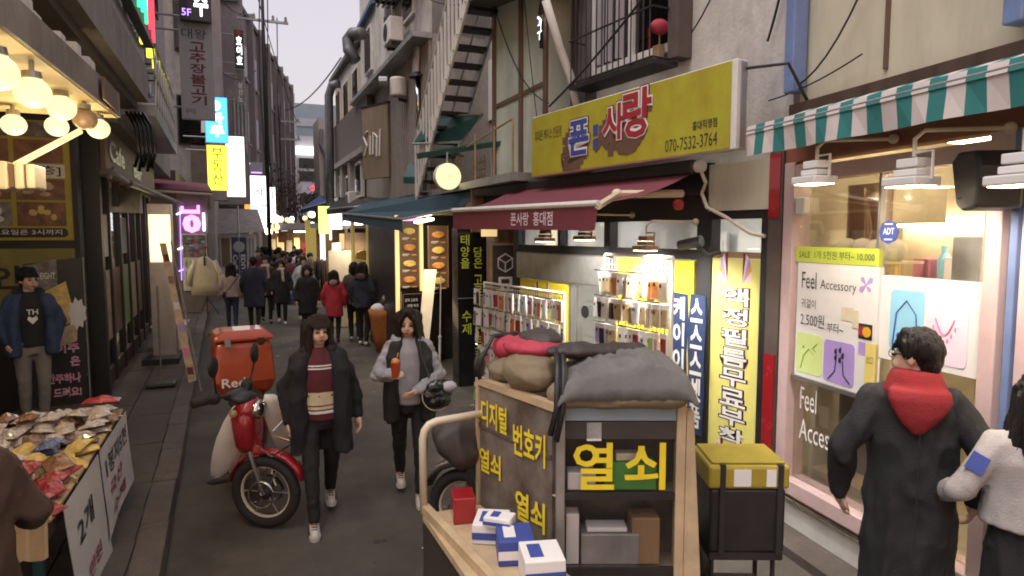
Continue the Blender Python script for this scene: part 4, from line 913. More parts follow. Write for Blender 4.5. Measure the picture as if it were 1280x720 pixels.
ua, zz = sg(742, 155); 
for k in range(2):
    b = MB(); b.box(F, ua, ua + .075, n1, n1 + .006, 3.09 + .13 * k, 3.19 + .13 * k); b.build('lettering', M['print_blue'], t2)
for s, pl, pr, pt, pb, bo in (('070-7532-3764', 832, 897, 164, 181, .0), ('홍대직영점', 866, 897, 146, 158, .015), ('휴대폰 케이스 전문점', 669, 702, 156, 170, .0)):
    ua, _ = sg(pl, pt); ub, zz1 = sg(pr, pt); _, zz0 = sg(pr, pb)
    b = MB(); b.text(F, s, ua, zz0, ub - ua, zz1 - zz0, n1 + .003, bo); b.build('lettering', M['print_dark'], t2)
for k in range(60):
    u = random.uniform(S0 + .1, S1 - .1); z = random.uniform(z0 + .06, z1 - .06)
b = MB(); b.tube([F.P(S1 + .05, .3, 3.5), F.P(S1 + .38, .25, 3.47), F.P(S1 + .38, .0, 3.2)], .012, 6); b.build('bracket', M['iron'], t2)
# wall window with bars
t2 = thing('barred_window', 'dark framed upstairs window behind an iron bar cage', 'window', tuple(F.P(-1.4, .1, 3.8)))
W0, W1, wz0, wz1 = -2.10, -.78, 3.92, 5.6
b = MB(); b.box(F, W0, W1, -.04, -.02, wz0, wz1); b.build('dark_room', M['iron'], t2)
for u0, u1 in ((W0, W0 + .07), (-1.5, -1.44), (W1 - .16, W1 - .09)):
    b = MB(); b.box(F, u0, u1, -.018, .03, wz0, wz1); b.build('sash', M['white_plastic'], t2)
b = MB(); b.box(F, W0 + .07, W1 - .16, -.018, .028, wz0, wz0 + .08); b.build('sash', M['white_plastic'], t2)
b = MB(); b.box(F, W1 - .07, W1 + .06, -.045, .12, wz0 - .1, wz1); b.build('side_frame', M['brown'], t2)
b = MB(); b.box(F, W0 - .13, W0, -.045, .1, wz0 - .35, wz1); b.build('side_frame', M['duct'], t2)
b = MB(); b.box(F, W0 + .08, W1 - .1, -.014, -.01, wz0 + .08, wz1); b.build('pane', M['glass_dark'], t2)
for k in range(3):
    b = MB(); b.tube([F.P(W0 + .12 + .16 * k, -.0, wz0 + .1), F.P(W0 + .13 + .16 * k, -.0, wz1)], .05, 6); b.build('curtain_fold', M['banner_grey'], t2)
nb = 15
for k in range(nb):
    u = W0 + .02 + (W1 - W0 - .12) * k / (nb - 1)
    b = MB(); b.tube([F.P(u, .30, wz0 - .10), F.P(u, .30, 4.8), F.P(u + .005, .12, 5.0)], .0075, 5); b.build('bar', M['iron'], t2)
for z in (3.82, 4.25, 4.78):
    b = MB(); b.tube([F.P(W0, .10, z), F.P(W0, .305, z), F.P(W1 - .06, .305, z), F.P(W1 - .06, .10, z)], .01, 5); b.build('cross_bar', M['iron'], t2)
b = MB(); b.box(F, W0, W1 - .04, .02, .31, wz0 - .16, wz0 - .12); b.build('cage_floor', M['iron'], t2)
tl = thing('paper_lantern', 'red paper lantern with gold tassel box behind the bars', 'lantern', tuple(F.P(-1.15, .1, 4.3)))
u, z = F.at(826, 34, .08); b = MB(); b.ell(F.P(u, .09, z), .1, .06, .07, 14, 8); b.build('lantern', M['tarp_red'], tl, smooth=True)
b = MB(); b.box(F, u - .06, u + .03, .06, .12, z - .28, z - .16); b.tube([F.P(u, .09, z), F.P(u - .01, .09, z - .3)], .006, 5); b.build('tassel', M['wood_h'], tl)
# red retractable awning
t2 = thing('red_awning', 'dark red retractable awning with white lettering on its valance', 'awning', tuple(F.P(-1.7, .6, 2.6)))
f0 = F.at(566, 263, 1.3); f1 = F.at(748, 254, 1.3); A0 = F.P(f0[0], 1.3, f0[1]); A1 = F.P(f1[0], 1.3, f1[1]); B0 = F.P(-3.55, .14, 2.83); B1 = F.P(-.47, .14, 2.80)
b = MB(); ks = 10
g_ = [[B0.lerp(B1, j / 12).lerp(A0.lerp(A1, j / 12), i / ks) - Vector((0, 0, .05 * math.sin(math.pi * i / ks))) for j in range(13)] for i in range(ks + 1)]
b.grid(g_)
b.build('fabric', M['red_awning'], t2, smooth=True)
b = MB(); vz = .20; b.add([A0, A1, A1 - Vector((0, 0, vz)) + F.u * -.04, A0 - Vector((0, 0, vz)) + F.u * .02], [(0, 3, 2, 1)]); b.build('valance', M['red_awning'], t2)
b = MB(); b.tube([A0, A1], .024, 8); b.build('front_bar', M['white_paint'], t2)
b = MB(); b.box(F, -4.5, -.42, .10, .22, 2.78, 2.90); b.build('roller_box', M['black'], t2, bevel=.02)
b = MB(); b.tube([F.P(-.42, .16, 2.84), F.P(-.36, .16, 2.84)], .05, 12); b.build('roller_end', M['white_plastic'], t2)
el = F.P(-.62, .85, 2.60)
b = MB(); b.tube([A1 + Vector((0, 0, -.02)), el], .03, 6); b.tube([el, F.P(-.55, .2, 2.62)], .034, 6); b.ell(el, .045, .045, .045); b.build('folding_arm', M['cream'], t2)
b = MB(); b.tube([F.P(-.40, .16, 2.84), F.P(-.34, .14, 2.7), F.P(-.42, .1, 2.62), F.P(-.36, .1, 2.5), F.P(-.2, .06, 2.42), F.P(.05, .04, 2.28), F.P(.2, .06, 2.26)], .016, 6); b.build('drooping_cable', M['cream'], t2)
FV = Fr(A0[:2] , (A1 - A0)[:2]); L_ = (A1 - A0).length
b = MB(); vs, fs, x0, x1, y0, y1 = text_geo('폰사랑  홍대점', .01)
sU, sZ = .27, .13; xx = [A0.lerp(A1, .50 + .27 * (x - x0) / (x1 - x0)) + Vector((0, 0, -.165 + .12 * (y - y0) / (y1 - y0))) + F.n * .004 + F.u * -.02 for x, y in vs]
b.add(xx, fs); b.build('lettering', M['print_rose'], t2)
b = MB(); u, z = F.at(848, 256, .3); b.lathe(F.P(u, .3, z), [(.045, -.02), (.045, .02)], 12, F.u); b.build('red_reel', M['red_paint'], t2)
b = MB(); b.box(F, S0, .2, .06, .45, 2.895, 2.9); 
# floodlights over phone racks
FG2 = 'brown floodlights under the red awning'
for px, py, lab, en in ((808, 313, 'brown floodlight hanging on a bent arm above the right wire rack', 95), (732, 300, 'brown floodlight hanging above the glass door, middle of three', 80), (682, 302, 'brown floodlight farthest left under the red awning', 70)):
    u, z = F.at(px, py, .62); flood(F, u, .62, z, 'floodlight', lab, FG2, energy=en, zarm=.24, m='copper_wood', side=-.02, s=.85, colr=(1, .95, .9))
t2 = thing('security_camera', 'black bullet camera at the right end of the shop transom', 'camera', tuple(F.P(-.6, .1, 2.1)))
u, z = F.at(865, 307, .15); b = MB(); b.tube([F.P(u - .10, .2, z + .0), F.P(u + .10, .14, z + .04)], .045, 8, .05); b.build('body', M['black'], t2)
b = MB(); b.tube([F.P(u + .05, .15, z), F.P(u + .14, .1, z - .08), F.P(u + .2, .02, z - .05)], .02, 6); b.build('bracket', M['black'], t2)
# wire racks with phone cases
def rack(name, label, u0, u1, n, z0, z1, cw):
    t = thing(name, label, 'display rack', tuple(F.P((u0 + u1) / 2, n, 0)))
    b = MB()
    k = 0; u = u0
    while u <= u1 + .001: b.tube([F.P(u, n, z0), F.P(u, n, z1)], .004, 4); u += .05
    b.build('wire', M['white_plastic'], t); b = MB(); z = z0
    while z <= z1 + .001: b.tube([F.P(u0, n + .006, z), F.P(u1, n + .006, z)], .004, 4); z += .05
    b.build('wire', M['white_plastic'], t)
    for u in (u0, u1):
        b = MB(); b.tube([F.P(u, n, 0), F.P(u, n, z1 + .03)], .015, 6); b.tube([F.P(u, n - .15, .01), F.P(u, n + .25, .01)], .015, 6); b.build('upright', M['white_plastic'], t)
    b = MB(); b.tube([F.P(u0, n, z1 + .03), F.P(u1, n, z1 + .03)], .013, 6); b.build('top_bar', M['white_plastic'], t)
    return t
rack('wire_rack', 'white wire rack right of the glass door, full of phone cases', -1.21, -.33, .50, .5, 2.06, 0)
rack('wire_rack', 'white wire rack left of the glass door, full of phone cases', -3.42, -1.70, .62, .3, 1.66, 0)
mat('case_orange', (.62, .22, .05), .4); mat('case_gold', (.42, .30, .14), .4)
cm = ['paper', 'white_plastic', 'print_rose', 'print_red', 'case_orange', 'print_sky', 'print_green', 'print_violet', 'case_gold', 'banner_grey', 'black', 'case_pink', 'cream', 'paper', 'white_plastic', 'white_plastic', 'photo_grey']
proto = {}
def case_mesh(mm, w, h, par):
    k = (mm, w, h)
    if k not in proto:
        b = MB(); b.box(WF, -w / 2, w / 2, -.006, .006, -h, 0); b.k = 1; b.box(WF, -w / 2 * .82, w / 2 * .82, .006, .012, -h * .94, -h * .20); b.k = 2; b.box(WF, -w / 2 * .6, -w / 2 * .15, .012, .014, -h * .42, -h * .28)
        o = b.build('phone_case', [M['paper'], M[mm], M['print_dark']]); me = o.data; bpy.data.objects.remove(o); proto[k] = me
    return proto[k]
ang = math.atan2(F.u.y, F.u.x)
CN = dict(paper='white', white_plastic='white', print_rose='pale pink', photo_cream='tan', case_gold='gold', print_sky='blue', black='black', case_pink='deep pink', cream='cream', banner_grey='grey', photo_grey='dark grey', print_violet='violet', case_orange='orange', print_red='red', print_green='green')
def hang(rows, u0, u1, n, step, lab, grp, rowm=None):
    for ri, z in enumerate(rows):
        u = u0
        while u < u1:
            mm = random.choice(cm if not rowm else rowm[ri])
            w = random.choice((.085, .095)); h = random.choice((.19, .21))
            for dpt in range(1):
                o = bpy.data.objects.new('phone_case', case_mesh(mm, w, h, None)); col.objects.link(o)
                o.location = F.P(u, n + random.uniform(.02, .10), z); o.rotation_euler = (random.uniform(-.06, .06), random.uniform(-.05, .05), ang + random.uniform(-.25, .25))
                cn = CN.get(mm, 'white'); rw = ('top', 'second', 'third', 'fourth', 'fifth', 'lowest')[ri]; tag(o, cn + ' packaged phone case in the ' + rw + ' row of ' + lab, 'phone case', cn + ' phone cases, ' + rw + ' row of ' + lab)
            u += step * random.uniform(.9, 1.1)
hang((1.93, 1.70, 1.46, 1.22, .98, .75), -1.19, -.33, .52, .060, 'the right wire rack', 'phone cases on the right wire rack',
     [['case_orange', 'paper', 'cream', 'case_gold'], ['case_gold', 'black', 'paper', 'white_plastic'], cm, cm, cm, ['photo_grey', 'black', 'print_red']])
hang((1.62, 1.39, 1.16, .93, .70, .47), -3.42, -1.70, .64, .066, 'the left wire rack', 'phone cases on the left wire rack')
# hooks in front rows
for (u0, u1, n, zs) in ((-1.2, -.34, .5, (1.95, 1.72, 1.48, 1.24)), (-3.4, -1.72, .62, (1.64, 1.41, 1.18, .95))):
    for z in zs:
        tag(MB().tube([F.P(u0, n + .13, z), F.P(u1, n + .13, z)], .006, 5).build('hook_rail', M['chrome']), 'chrome hook rail across a phone case rack', 'rail', 'hook rails of the phone racks')
# chalkboard with cube, interior beyond
t2 = thing('chalkboard', 'black board in a yellow wooden frame with a white cube outline', 'sign', (2.95, 8.5, 0))
dA = ray(613, 304); pA = EYE + dA * (8.35 / dA.y); dB = ray(649, 304); pB = EYE + dB * (8.35 / dB.y); FC = Fr((pA.x, 8.35), (pB.x - pA.x, -.02)); wC = pB.x - pA.x; zC = pA.z
b = MB(); b.box(FC, 0, wC, -.03, 0, 1.0, zC); b.build('frame', M['wood_h'], t2)
b = MB(); b.box(FC, .03, wC - .03, 0, .004, 1.03, zC - .03); b.build('board', M['board_dark'], t2)
c = (wC / 2, zC - .27); hx = [(c[0] + .12 * math.sin(R(60 * k)), c[1] + .125 * math.cos(R(60 * k))) for k in range(6)]
b = MB()
for k in range(6): b.tube([FC.P(*hx[k][:1], .008, hx[k][1]), FC.P(hx[(k + 1) % 6][0], .008, hx[(k + 1) % 6][1])], .008, 5)
for k in (1, 3, 5): b.tube([FC.P(c[0], .008, c[1]), FC.P(hx[k][0], .008, hx[k][1])], .008, 5)
b.build('cube_drawing', M['print_white'], t2)
b = MB(); b.text(FC, '묘', wC / 2 - .13, zC - .66, .26, .2, .007, .03); b.build('lettering', M['print_white'], t2)
b = MB(); b.text(FC, 'BOX', wC / 2 - .15, zC - .95, .3, .13, .007, .02); b.build('lettering', M['print_white'], t2)
b = MB(); b.tube([FC.P(.02, -.02, 0), FC.P(.05, -.01, 1.1)], .015, 6); b.tube([FC.P(wC - .02, -.02, 0), FC.P(wC - .05, -.01, 1.1)], .015, 6); b.build('leg', M['wood_h'], t2)
# ================================================================= RIGHT: passage, croquette kiosk, farther shops
F = RF
def lamp_in(par, p, e, c):
    ld = bpy.data.lights.new('lamp', 'SPOT'); ld.energy = e; ld.color = c; ld.spot_size = R(150); ld.spot_blend = .8; ld.shadow_soft_size = .15
    lo = bpy.data.objects.new('lamp', ld); col.objects.link(lo); lo.parent = par; lo.location = Vector(p) - Vector(par['base'])
t = thing('croquette_kiosk', 'croquette kiosk with black walls and lit menu boards', 'building', (3, 11, 0))
b = MB(); b.wbox(2.52, 3.7, 11.35, 14.0, .0, 2.62); b.build('wall', M['black'], t)
b = MB(); b.wbox(3.55, 7.5, 8.7, 11.34, 0, 2.95); b.wbox(3.0, 3.6, 8.68, 8.75, 2.3, 2.95); b.build('passage_wall', M['print_brown'], t)
b = MB(); b.wbox(3.12, 3.34, 8.6, 8.65, 2.24, 2.38); b.build('lit_window', M['win_warm'], t)
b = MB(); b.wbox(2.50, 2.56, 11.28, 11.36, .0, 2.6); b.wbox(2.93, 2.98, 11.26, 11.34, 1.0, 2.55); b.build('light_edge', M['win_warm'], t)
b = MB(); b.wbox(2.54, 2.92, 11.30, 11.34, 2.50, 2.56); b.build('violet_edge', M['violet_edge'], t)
def menu(label, x0, x1, y, z0, z1, cols_, pale):
    t = thing('menu_board', label, 'menu board', ((x0 + x1) / 2, y, z0)); Fm = front(0, y); w = x1 - x0
    b = MB(); b.box(Fm, x0, x1, -.05, 0, z0, z1); b.build('board', M['print_brown'], t)
    b = MB()
    for q in ((x0, x0 + .012, z0, z1), (x1 - .012, x1, z0, z1)): b.box(Fm, q[0], q[1], .0, .012, q[2], q[3])
    b.build('edge', M['copper_wood'], t)
    for k in range(4):
        zc = z1 - .16 - k * (z1 - z0) / 4.05
        b = MB(); b.ell(Fm.P((x0 + x1) / 2, .012, zc), w * .33, .012, .062, 14, 6); b.ell(Fm.P((x0 + x1) / 2, .02, zc - .035), w * .16, .008, .03, 10, 5); b.build('food_picture', M['food' if (k + pale) % 2 else 'food_pale'], t, smooth=True)
        b = MB(); b.box(Fm, x0 + w * .15, x0 + w * .5, .001, .004, zc - .125, zc - .112); b.box(Fm, x0 + w * .15, x0 + w * .42, .001, .004, zc - .145, zc - .137); b.build('print_line', M['print_white'], t)
        b = MB(); b.box(Fm, x0 + w * .62, x0 + w * .86, .001, .004, zc - .138, zc - .12); b.build('price_line', M['print_orange'], t)
    return t
menu('dark brown menu board with four fried snacks, left of two beside the blue awning', 2.56, 2.91, 11.28, 1.34, 2.48, 1, 0)
menu('dark brown menu board with pale snacks, right of two beside the black pillar sign', 3.0, 3.36, 11.0, 1.34, 2.42, 1, 1)
t = thing('chalkboard', 'large black lower chalkboard with handwriting under the menu boards', 'sign', (3, 11.1, 0)); Fm = front(0, 11.2)
b = MB(); b.box(Fm, 2.56, 3.28, 0, .04, .1, 1.28); b.build('panel', M['black_gloss'], t)
b = MB(); 
for q in ((2.58, 3.26, .14, .15), (2.58, 3.26, 1.23, 1.24), (2.58, 2.59, .14, 1.24), (3.25, 3.26, .14, 1.24)): b.box(Fm, q[0], q[1], .04, .046, q[2], q[3])
b.build('border', M['copper_wood'], t)
for s_, u_, z_, w_ in (('감자 고로케', 2.62, 1.10, .22), ('야채 치즈', 2.66, 1.0, .2), ('팥 크림', 2.68, .9, .16)):
    b = MB(); b.text(Fm, s_, u_, z_, w_, .058, .045); b.build('lettering', M['print_white'], t)
# black pillar sign
t = thing('pillar_sign', 'black pillar sign with lime brush lettering by the phone racks', 'sign', (3.05, 9.2, 0))
dA = ray(572, 285); x0 = (EYE + dA * (9.2 / dA.y)).x; dB = ray(608, 285); x1 = (EYE + dB * (9.2 / dB.y)).x; zt = (EYE + dA * (9.2 / dA.y)).z; Fm = front(0, 9.2)
b = MB(); b.box(Fm, x0, x1, -.28, 0, 0, zt); b.build('pillar', M['black_gloss'], t)
zs = 1.32; b = MB(); b.box(Fm, x0, x1, 0, .006, zs, zs + .012); b.build('divider', M['galv'], t)
w = x1 - x0
for a_ in (('태양을', x0 + w * .10, zt - .10, w * .30, .17), ('담은 고로케', x0 + w * .55, zt - .28, w * .30, .165), ('수제', x0 + w * .13, zs - .18, w * .32, .19), ('고로케', x0 + w * .58, zs - .44, w * .28, .17)):
    b = MB(); b.vtext(Fm, *a_, .006, .01, .1); b.build('lettering', M['neon_yellow'], t)
t = thing('leaning_plank', 'cream board leaning in front of the menu boards', 'board', (3, 10, 0))
q = lambda px, py, y: EYE + ray(px, py) * (y / ray(px, py).y)
p0, p1 = q(527, 462, 9.6), q(538, 337, 10.6); b = MB(); dx_ = Vector((.10, -.02, 0)); dy_ = Vector((0, .025, 0)); b.hexa([p0 - dx_ * .7, p0 + dx_ * .7, p0 + dx_ * .7 + dy_, p0 - dx_ * .7 + dy_, p1 - dx_, p1 + dx_, p1 + dx_ + dy_, p1 - dx_ + dy_]); b.build('panel', M['cream'], t)
t = thing('parasol_stand', 'thin white folded stand leaning beside the cream board', 'stand', (3, 9.7, 0)); p0, p1 = q(549, 485, 9.3), q(551, 345, 9.6)
b = MB(); b.tube([p0, p0.lerp(p1, .45)], .018, 6); b.tube([p0.lerp(p1, .44), p1], .009, 6); b.ell(p0.lerp(p1, .45), .028, .028, .028, 8, 6); b.build('pole', M['white_paint'], t)
b = MB(); b.lathe((p0.x, p0.y, 0), [(.16, 0), (.16, .03), (.02, .06), (.02, p0.z)], 12); b.build('foot', M['galv'], t)
# blue awning of the kiosk
t = thing('blue_awning', 'dark blue awning of the croquette kiosk with a thin pale front bar', 'awning', (2.6, 11.5, 2.6))
A0 = q(428, 267, 15.0); A1 = q(503, 274, 10.8); B1 = Vector((3.15, 8.35, 2.90)); B0 = Vector((3.0, 15.6, 3.1)); C1 = q(570, 262, 9.2)
b = MB(); b.face(B0, A0, A1, C1, B1); b.face(*[p - Vector((0, 0, .012)) for p in (B1, C1, A1, A0, B0)]); b.build('fabric', M['blue_awning'], t)
b = MB(); b.tube([A0, A1], .022, 6); b.tube([A1, C1], .02, 6); b.build('front_bar', M['alu'], t)
dn = Vector((0, 0, -.22)); b = MB(); b.add([A0, A1, A1 + dn * .9, A0 + dn * .7], [(0, 3, 2, 1)]); b.build('valance', M['blue_awning'], t)
b = MB(); m_ = A1.lerp(C1, .12); m2 = A1.lerp(C1, .55); b.hexa([m_ + Vector((.1, 0, -.08)), m2 + Vector((.0, 0, -.08)), m2 + Vector((.2, .5, -.08)), m_ + Vector((.3, .5, -.08)), m_ + Vector((.1, 0, -.05)), m2 + Vector((.0, 0, -.05)), m2 + Vector((.2, .5, -.05)), m_ + Vector((.3, .5, -.05))]); b.build('strip_light', M['lamp_warm'], t); lamp_in(t, m_.lerp(m2, .5) + Vector((.1, .1, -.14)), 45, (1, .82, .55))
# round lit sign
t = thing('round_sign', 'round glowing pale yellow sign on a bracket above the awnings', 'sign', (2.8, 9.2, 3))
c = q(559, 221, 9.2); mat('disc_cream', (.85, .82, .55), .5)
b = MB(); b.lathe(c, [(.195, -.06), (.195, .06)], 28, (0, -1, 0)); b.build('rim', M['white_paint'], t)
emit('disc_face', (.95, .90, .45), .72)
b = MB(); b.lathe(c + Vector((0, -.061, 0)), [(.185, 0), (.185, .006)], 28, (0, -1, 0)); b.build('face', M['disc_face'], t)
Fm = front(c.x, c.y - .069); b = MB(); b.text(Fm, '고로케', -.06, c.z - .03, .12, .055, .0, .0); b.build('lettering', M['banner_grey'], t)
b = MB(); b.tube([c + Vector((0, 0, .19)), c + Vector((0, 0, .34)), c + Vector((.35, .3, .34))], .015, 6); b.build('bracket', M['galv'], t)
# terrace above the kiosk
t = thing('roof_terrace', 'cluttered roof terrace with railing and cooling units behind the round sign', 'terrace', (3.3, 9, 3))
b = MB(); b.box(F, -1.9, 2.35, -3, .0, 2.90, 3.0); b.build('deck', M['galv'], t)
b = MB(); b.box(F, -2.2, 1.04, -1.2, -1.1, 3.0, 6.5); b.build('back_wall', M['plaster'], t)
for k in range(3):
    b = MB(); b.box(F, -1.3 + .7 * k, -.9 + .7 * k, -1.1, -1.06, 4.2, 5.2); b.build('window', M['white_paint'], t)
for u in (.3, 1.0, 1.7, 2.3):
    b = MB(); b.tube([F.P(u, -.03, 3.0), F.P(u, -.03, 3.62)], .014, 6); b.build('railing_post', M['wood_h'], t)
b = MB(); b.tube([F.P(-.2, -.03, 3.42), F.P(2.3, -.03, 3.62)], .014, 6); b.build('railing_bar', M['wood_h'], t)
for k, u in enumerate((.35, 1.45)):
    g = thing('cooling_unit', 'boxy outdoor cooling unit with round grille on the terrace, %s' % ('left one' if k == 0 else 'right one'), 'air conditioner', tuple(F.P(u, -.6, 3.0)), group='cooling units on the roof terrace')
    b = MB(); b.box(F, u, u + .75, -.9, -.6, 3.02, 3.55); b.build('casing', M['white_paint'], g, bevel=.02)
    b = MB(); b.lathe(F.P(u + .3, -.598, 3.29), [(.21, 0), (.21, .01), (.18, .012), (.05, .006)], 18, F.n); b.build('fan_grille', M['iron'], g)
for k in range(4):
    b = MB(); b.box(F, -.35, .2, -.5, -.48, 3.05 + .1 * k, 3.07 + .1 * k); b.tube([F.P(-.3 + .15 * k, -.48, 3.0), F.P(-.3 + .15 * k, -.48, 3.45)], .01, 5); b.build('crate_slat', M['cream'], t)
# canopy sheets
t = thing('sheet_canopy', 'dark green translucent sheet canopy on a white post under the stairs', 'canopy', (2.8, 10, 4))
p = [q(516, 180, 10.6), q(577, 178, 9.4), q(603, 143, 8.9), q(540, 146, 10.4)]
b = MB(); b.face(*p); b.face(*[v + Vector((0, 0, .02)) for v in p[::-1]]); b.build('sheet', M['teal_sheet'], t)
b = MB(); b.tube([p[0], p[1], p[2], p[3], p[0]], .02, 6); b.build('sheet_frame', M['galv'], t)
b = MB(); b.tube([q(539, 146, 10.3), q(538, 200, 10.3)], .025, 6); b.build('post', M['white_paint'], t)
p = [q(520, 192, 9.9), q(640, 174, 8.0), q(641, 180, 8.0), q(522, 199, 9.9)]; r_ = [v + Vector((.6, .2, .15)) for v in p[:2]]
b = MB(); b.face(p[3], p[2], p[1], p[0]); b.face(p[0], p[1], r_[1], r_[0]); b.build('roof_edge', M['teal_sheet'], t)
t = thing('green_hood', 'small dark green hood over a doorway beside the corrugated wall', 'awning', (2.6, 11.2, 3.2))
p = [q(504, 222, 11.2), q(528, 222, 10.9), q(541, 205, 10.9), q(512, 204, 11.3)]; b = MB(); b.face(*p); b.add([p[0], p[1], p[1] + Vector((0, 0, -.1)), p[0] + Vector((0, 0, -.1))], [(0, 3, 2, 1)]); b.face(*[v + Vector((0, 0, .015)) for v in p[::-1]]); b.build('hood', M['teal_sheet'], t)
b = MB(); b.tube([p[1], p[1] + Vector((.4, .1, -.4))], .02, 6); b.build('stay', M['cream'], t)
# steel staircase
t = thing('outdoor_stairs', 'outdoor steel staircase with dark treads and white slatted railing', 'stairs', (3, 9.4, 3))
X0, X1 = 2.80, 3.27; ya, za, yb, zb_ = 10.95, 2.95, 7.6, 5.94
nt = 17
for k in range(nt):
    f = k / (nt - 1); y = ya + (yb - ya) * f; z = za + (zb_ - za) * f
    b = MB(); b.wbox(X0 + .03, X1 - .03, y - .15, y + .05, z - .02, z + .025); b.build('tread', M['iron'], t)
for x in (X0, X1 - .03):
    b = MB(); b.hexa([(x, ya + .1, za - .16), (x + .03, ya + .1, za - .16), (x + .03, yb, zb_ - .14), (x, yb, zb_ - .14), (x, ya + .1, za + .06), (x + .03, ya + .1, za + .06), (x + .03, yb, zb_ + .08), (x, yb, zb_ + .08)]); b.build('stringer', M['white_paint' if x == X0 else 'steel'], t)
for k in range(20):
    f = k / 19; y = ya + (yb - ya) * f; z = za + (zb_ - za) * f
    b = MB(); b.wbox(X0 - .028, X0 - .003, y - .019, y + .019, z - .05, z + .88); b.build('slat', M['white_paint'], t)
b = MB(); b.tube([(X0 - .015, ya, za + .9), (X0 - .015, yb, zb_ + .9)], .022, 6); b.build('handrail', M['white_paint'], t)
b = MB(); b.tube([(X1 + .02, ya, za + .9), (X1 + .02, yb, zb_ + .9)], .02, 6); b.build('handrail', M['steel'], t)
# pale green panelled house
t = thing('green_panel_house', 'pale green panelled house between the stairs and the yellow sign', 'building', (3.2, 7.4, 3))
b = MB(); b.box(F, 1.05, 2.74, -3.5, -.28, 3.0, 5.75); b.build('wall', M['pale_green'], t)
for u in (1.06, 1.95, 2.64):
    b = MB(); b.box(F, u, u + .09, -.28, -.25, 3.0, 5.75); b.build('strip', M['print_brown'], t)
b = MB(); b.box(F, 1.16, 2.63, -.279, -.262, 3.95, 4.0); b.build('strip', M['print_brown'], t)
b = MB(); b.hexa([F.P(.9, .15, 5.3), F.P(3.3, .15, 4.9), F.P(3.3, -3.5, 4.9), F.P(.9, -3.5, 5.3), F.P(.9, .15, 5.6), F.P(3.3, .15, 6.5), F.P(3.3, -3.5, 6.5), F.P(.9, -3.5, 5.6)]); b.build('roof', M['roof'], t)
b = MB(); b.box(F, 2.745, 3.2, -1.2, -.55, 2.95, 6); b.build('corner_boards', M['brown'], t)
o = thing('wall_neon', 'small white neon lettering on the pale green wall', 'sign', tuple(F.P(2.9, .0, 4.5)))
u, z = F.at(674, 60, -.2); b = MB(); b.vtext(F, '구', u - .05, z + .26, .11, .2, -.2, .0); b.tube([F.P(u - .03, -.2, z + .34), F.P(u + .03, -.2, z + .30), F.P(u + .02, -.2, z + .26)], .012, 5); b.build('lettering', M['neon_white'], o)
b = MB(); b.box(F, u - .01, u + .0, -.26, -.205, z, z + .3); b.build('back_rail', M['iron'], o)
t = tag(MB().tube([q(682, 0, 6.2), q(700, 60, 6.3), q(713, 95, 6.3), q(721, 132, 6.3)], .045, 8).build('drainpipe', M['white_paint'], smooth=True), 'bent pale drainpipe running down beside the barred window', 'pipe')
# tin building with wooden sign
t = thing('tin_building', 'corrugated tin building with weathered upper storey and brown walls', 'building', (3.5, 14, 0))
b = MB(); b.box(F, -7.4, -1.2, -4, -.08, 2.6, 8); b.build('wall', M['corrugated'], t)
b = MB(); b.box(F, -7.4, -1.2, -4, -.03, 5.55, 8.2); b.build('upper_wall', M['plaster'], t)
k = 0; u = -4.35
while u < -1.25:
    b = MB(); b.box(F, u, u + .07, -.078, -.03, 3.0, 5.5); b.build('rib', M['corrugated'], t); u += .145
b = MB(); b.box(F, -7.5, -1.2, -.1, .25, 5.47, 5.56); b.build('ledge', M['galv'], t)
for u, z in ((-6.6, 6.0), (-4.4, 6.1), (-2.8, 6.1)):
    b = MB(); b.box(F, u, u + .8, -.029, .03, z, z + 1.0); w = b.build('window', M['white_paint'], t)
    b = MB(); b.box(F, u + .05, u + .75, .031, .036, z + .05, z + .95); b.build('pane', M['glass_dark'], w)
b = MB(); b.hexa([F.P(-3.6, .4, 6.75), F.P(-1.1, .4, 6.75), F.P(-1.1, -1, 7.2), F.P(-3.6, -1, 7.2), F.P(-3.6, .4, 6.79), F.P(-1.1, .4, 6.79), F.P(-1.1, -1, 7.24), F.P(-3.6, -1, 7.24)]); b.build('eave_sheet', M['blue_far'], t)
for k in range(8):
    u = -3.5 + k * .32; b = MB(); b.box(F, u, u + .05, -.03, .38, 6.68, 6.74); b.build('eave_rafter', M['iron'], t)
for k in range(4):
    u = -5.4 + k * .0; b = MB(); b.box(F, -3.6, -1.1, .0 + .1 * k, .03 + .1 * k, 6.64, 6.68); b.build('eave_batten', M['iron'], t)
t2 = thing('wooden_sign', 'square wooden sign board with pale cursive letters on the tin building', 'sign', tuple(F.P(-5, .05, 3.5)))
FWs = Fr((2.52, 14.5), (.47, -1.1)); Lw = .95
b = MB(); b.box(FWs, 0, Lw, -.10, .0, 3.45, 4.95); b.build('board', M['wood_grey'], t2)
b = MB(); b.box(FWs, -.01, Lw + .01, -.11, .012, 4.951, 4.99); b.build('top_trim', M['iron'], t2)
b = MB()
for k, pts in enumerate(([(.22, 4.45), (.08, 4.35), (.2, 4.15), (.1, 3.95)], [(.33, 4.35), (.32, 3.95)], [(.42, 3.95), (.45, 4.4), (.58, 4.3), (.56, 3.9)], [(.70, 4.45), (.66, 3.9)])):
    b = MB(); b.tube([FWs.P(u, .02, z) for u, z in pts], .022, 5); b.build('lettering', M['print_white'], t2)
b = MB(); b.box(F, -5.2, -4.6, -.08, -.02, 3.6, 3.7); b.build('bracket', M['iron'], t2)
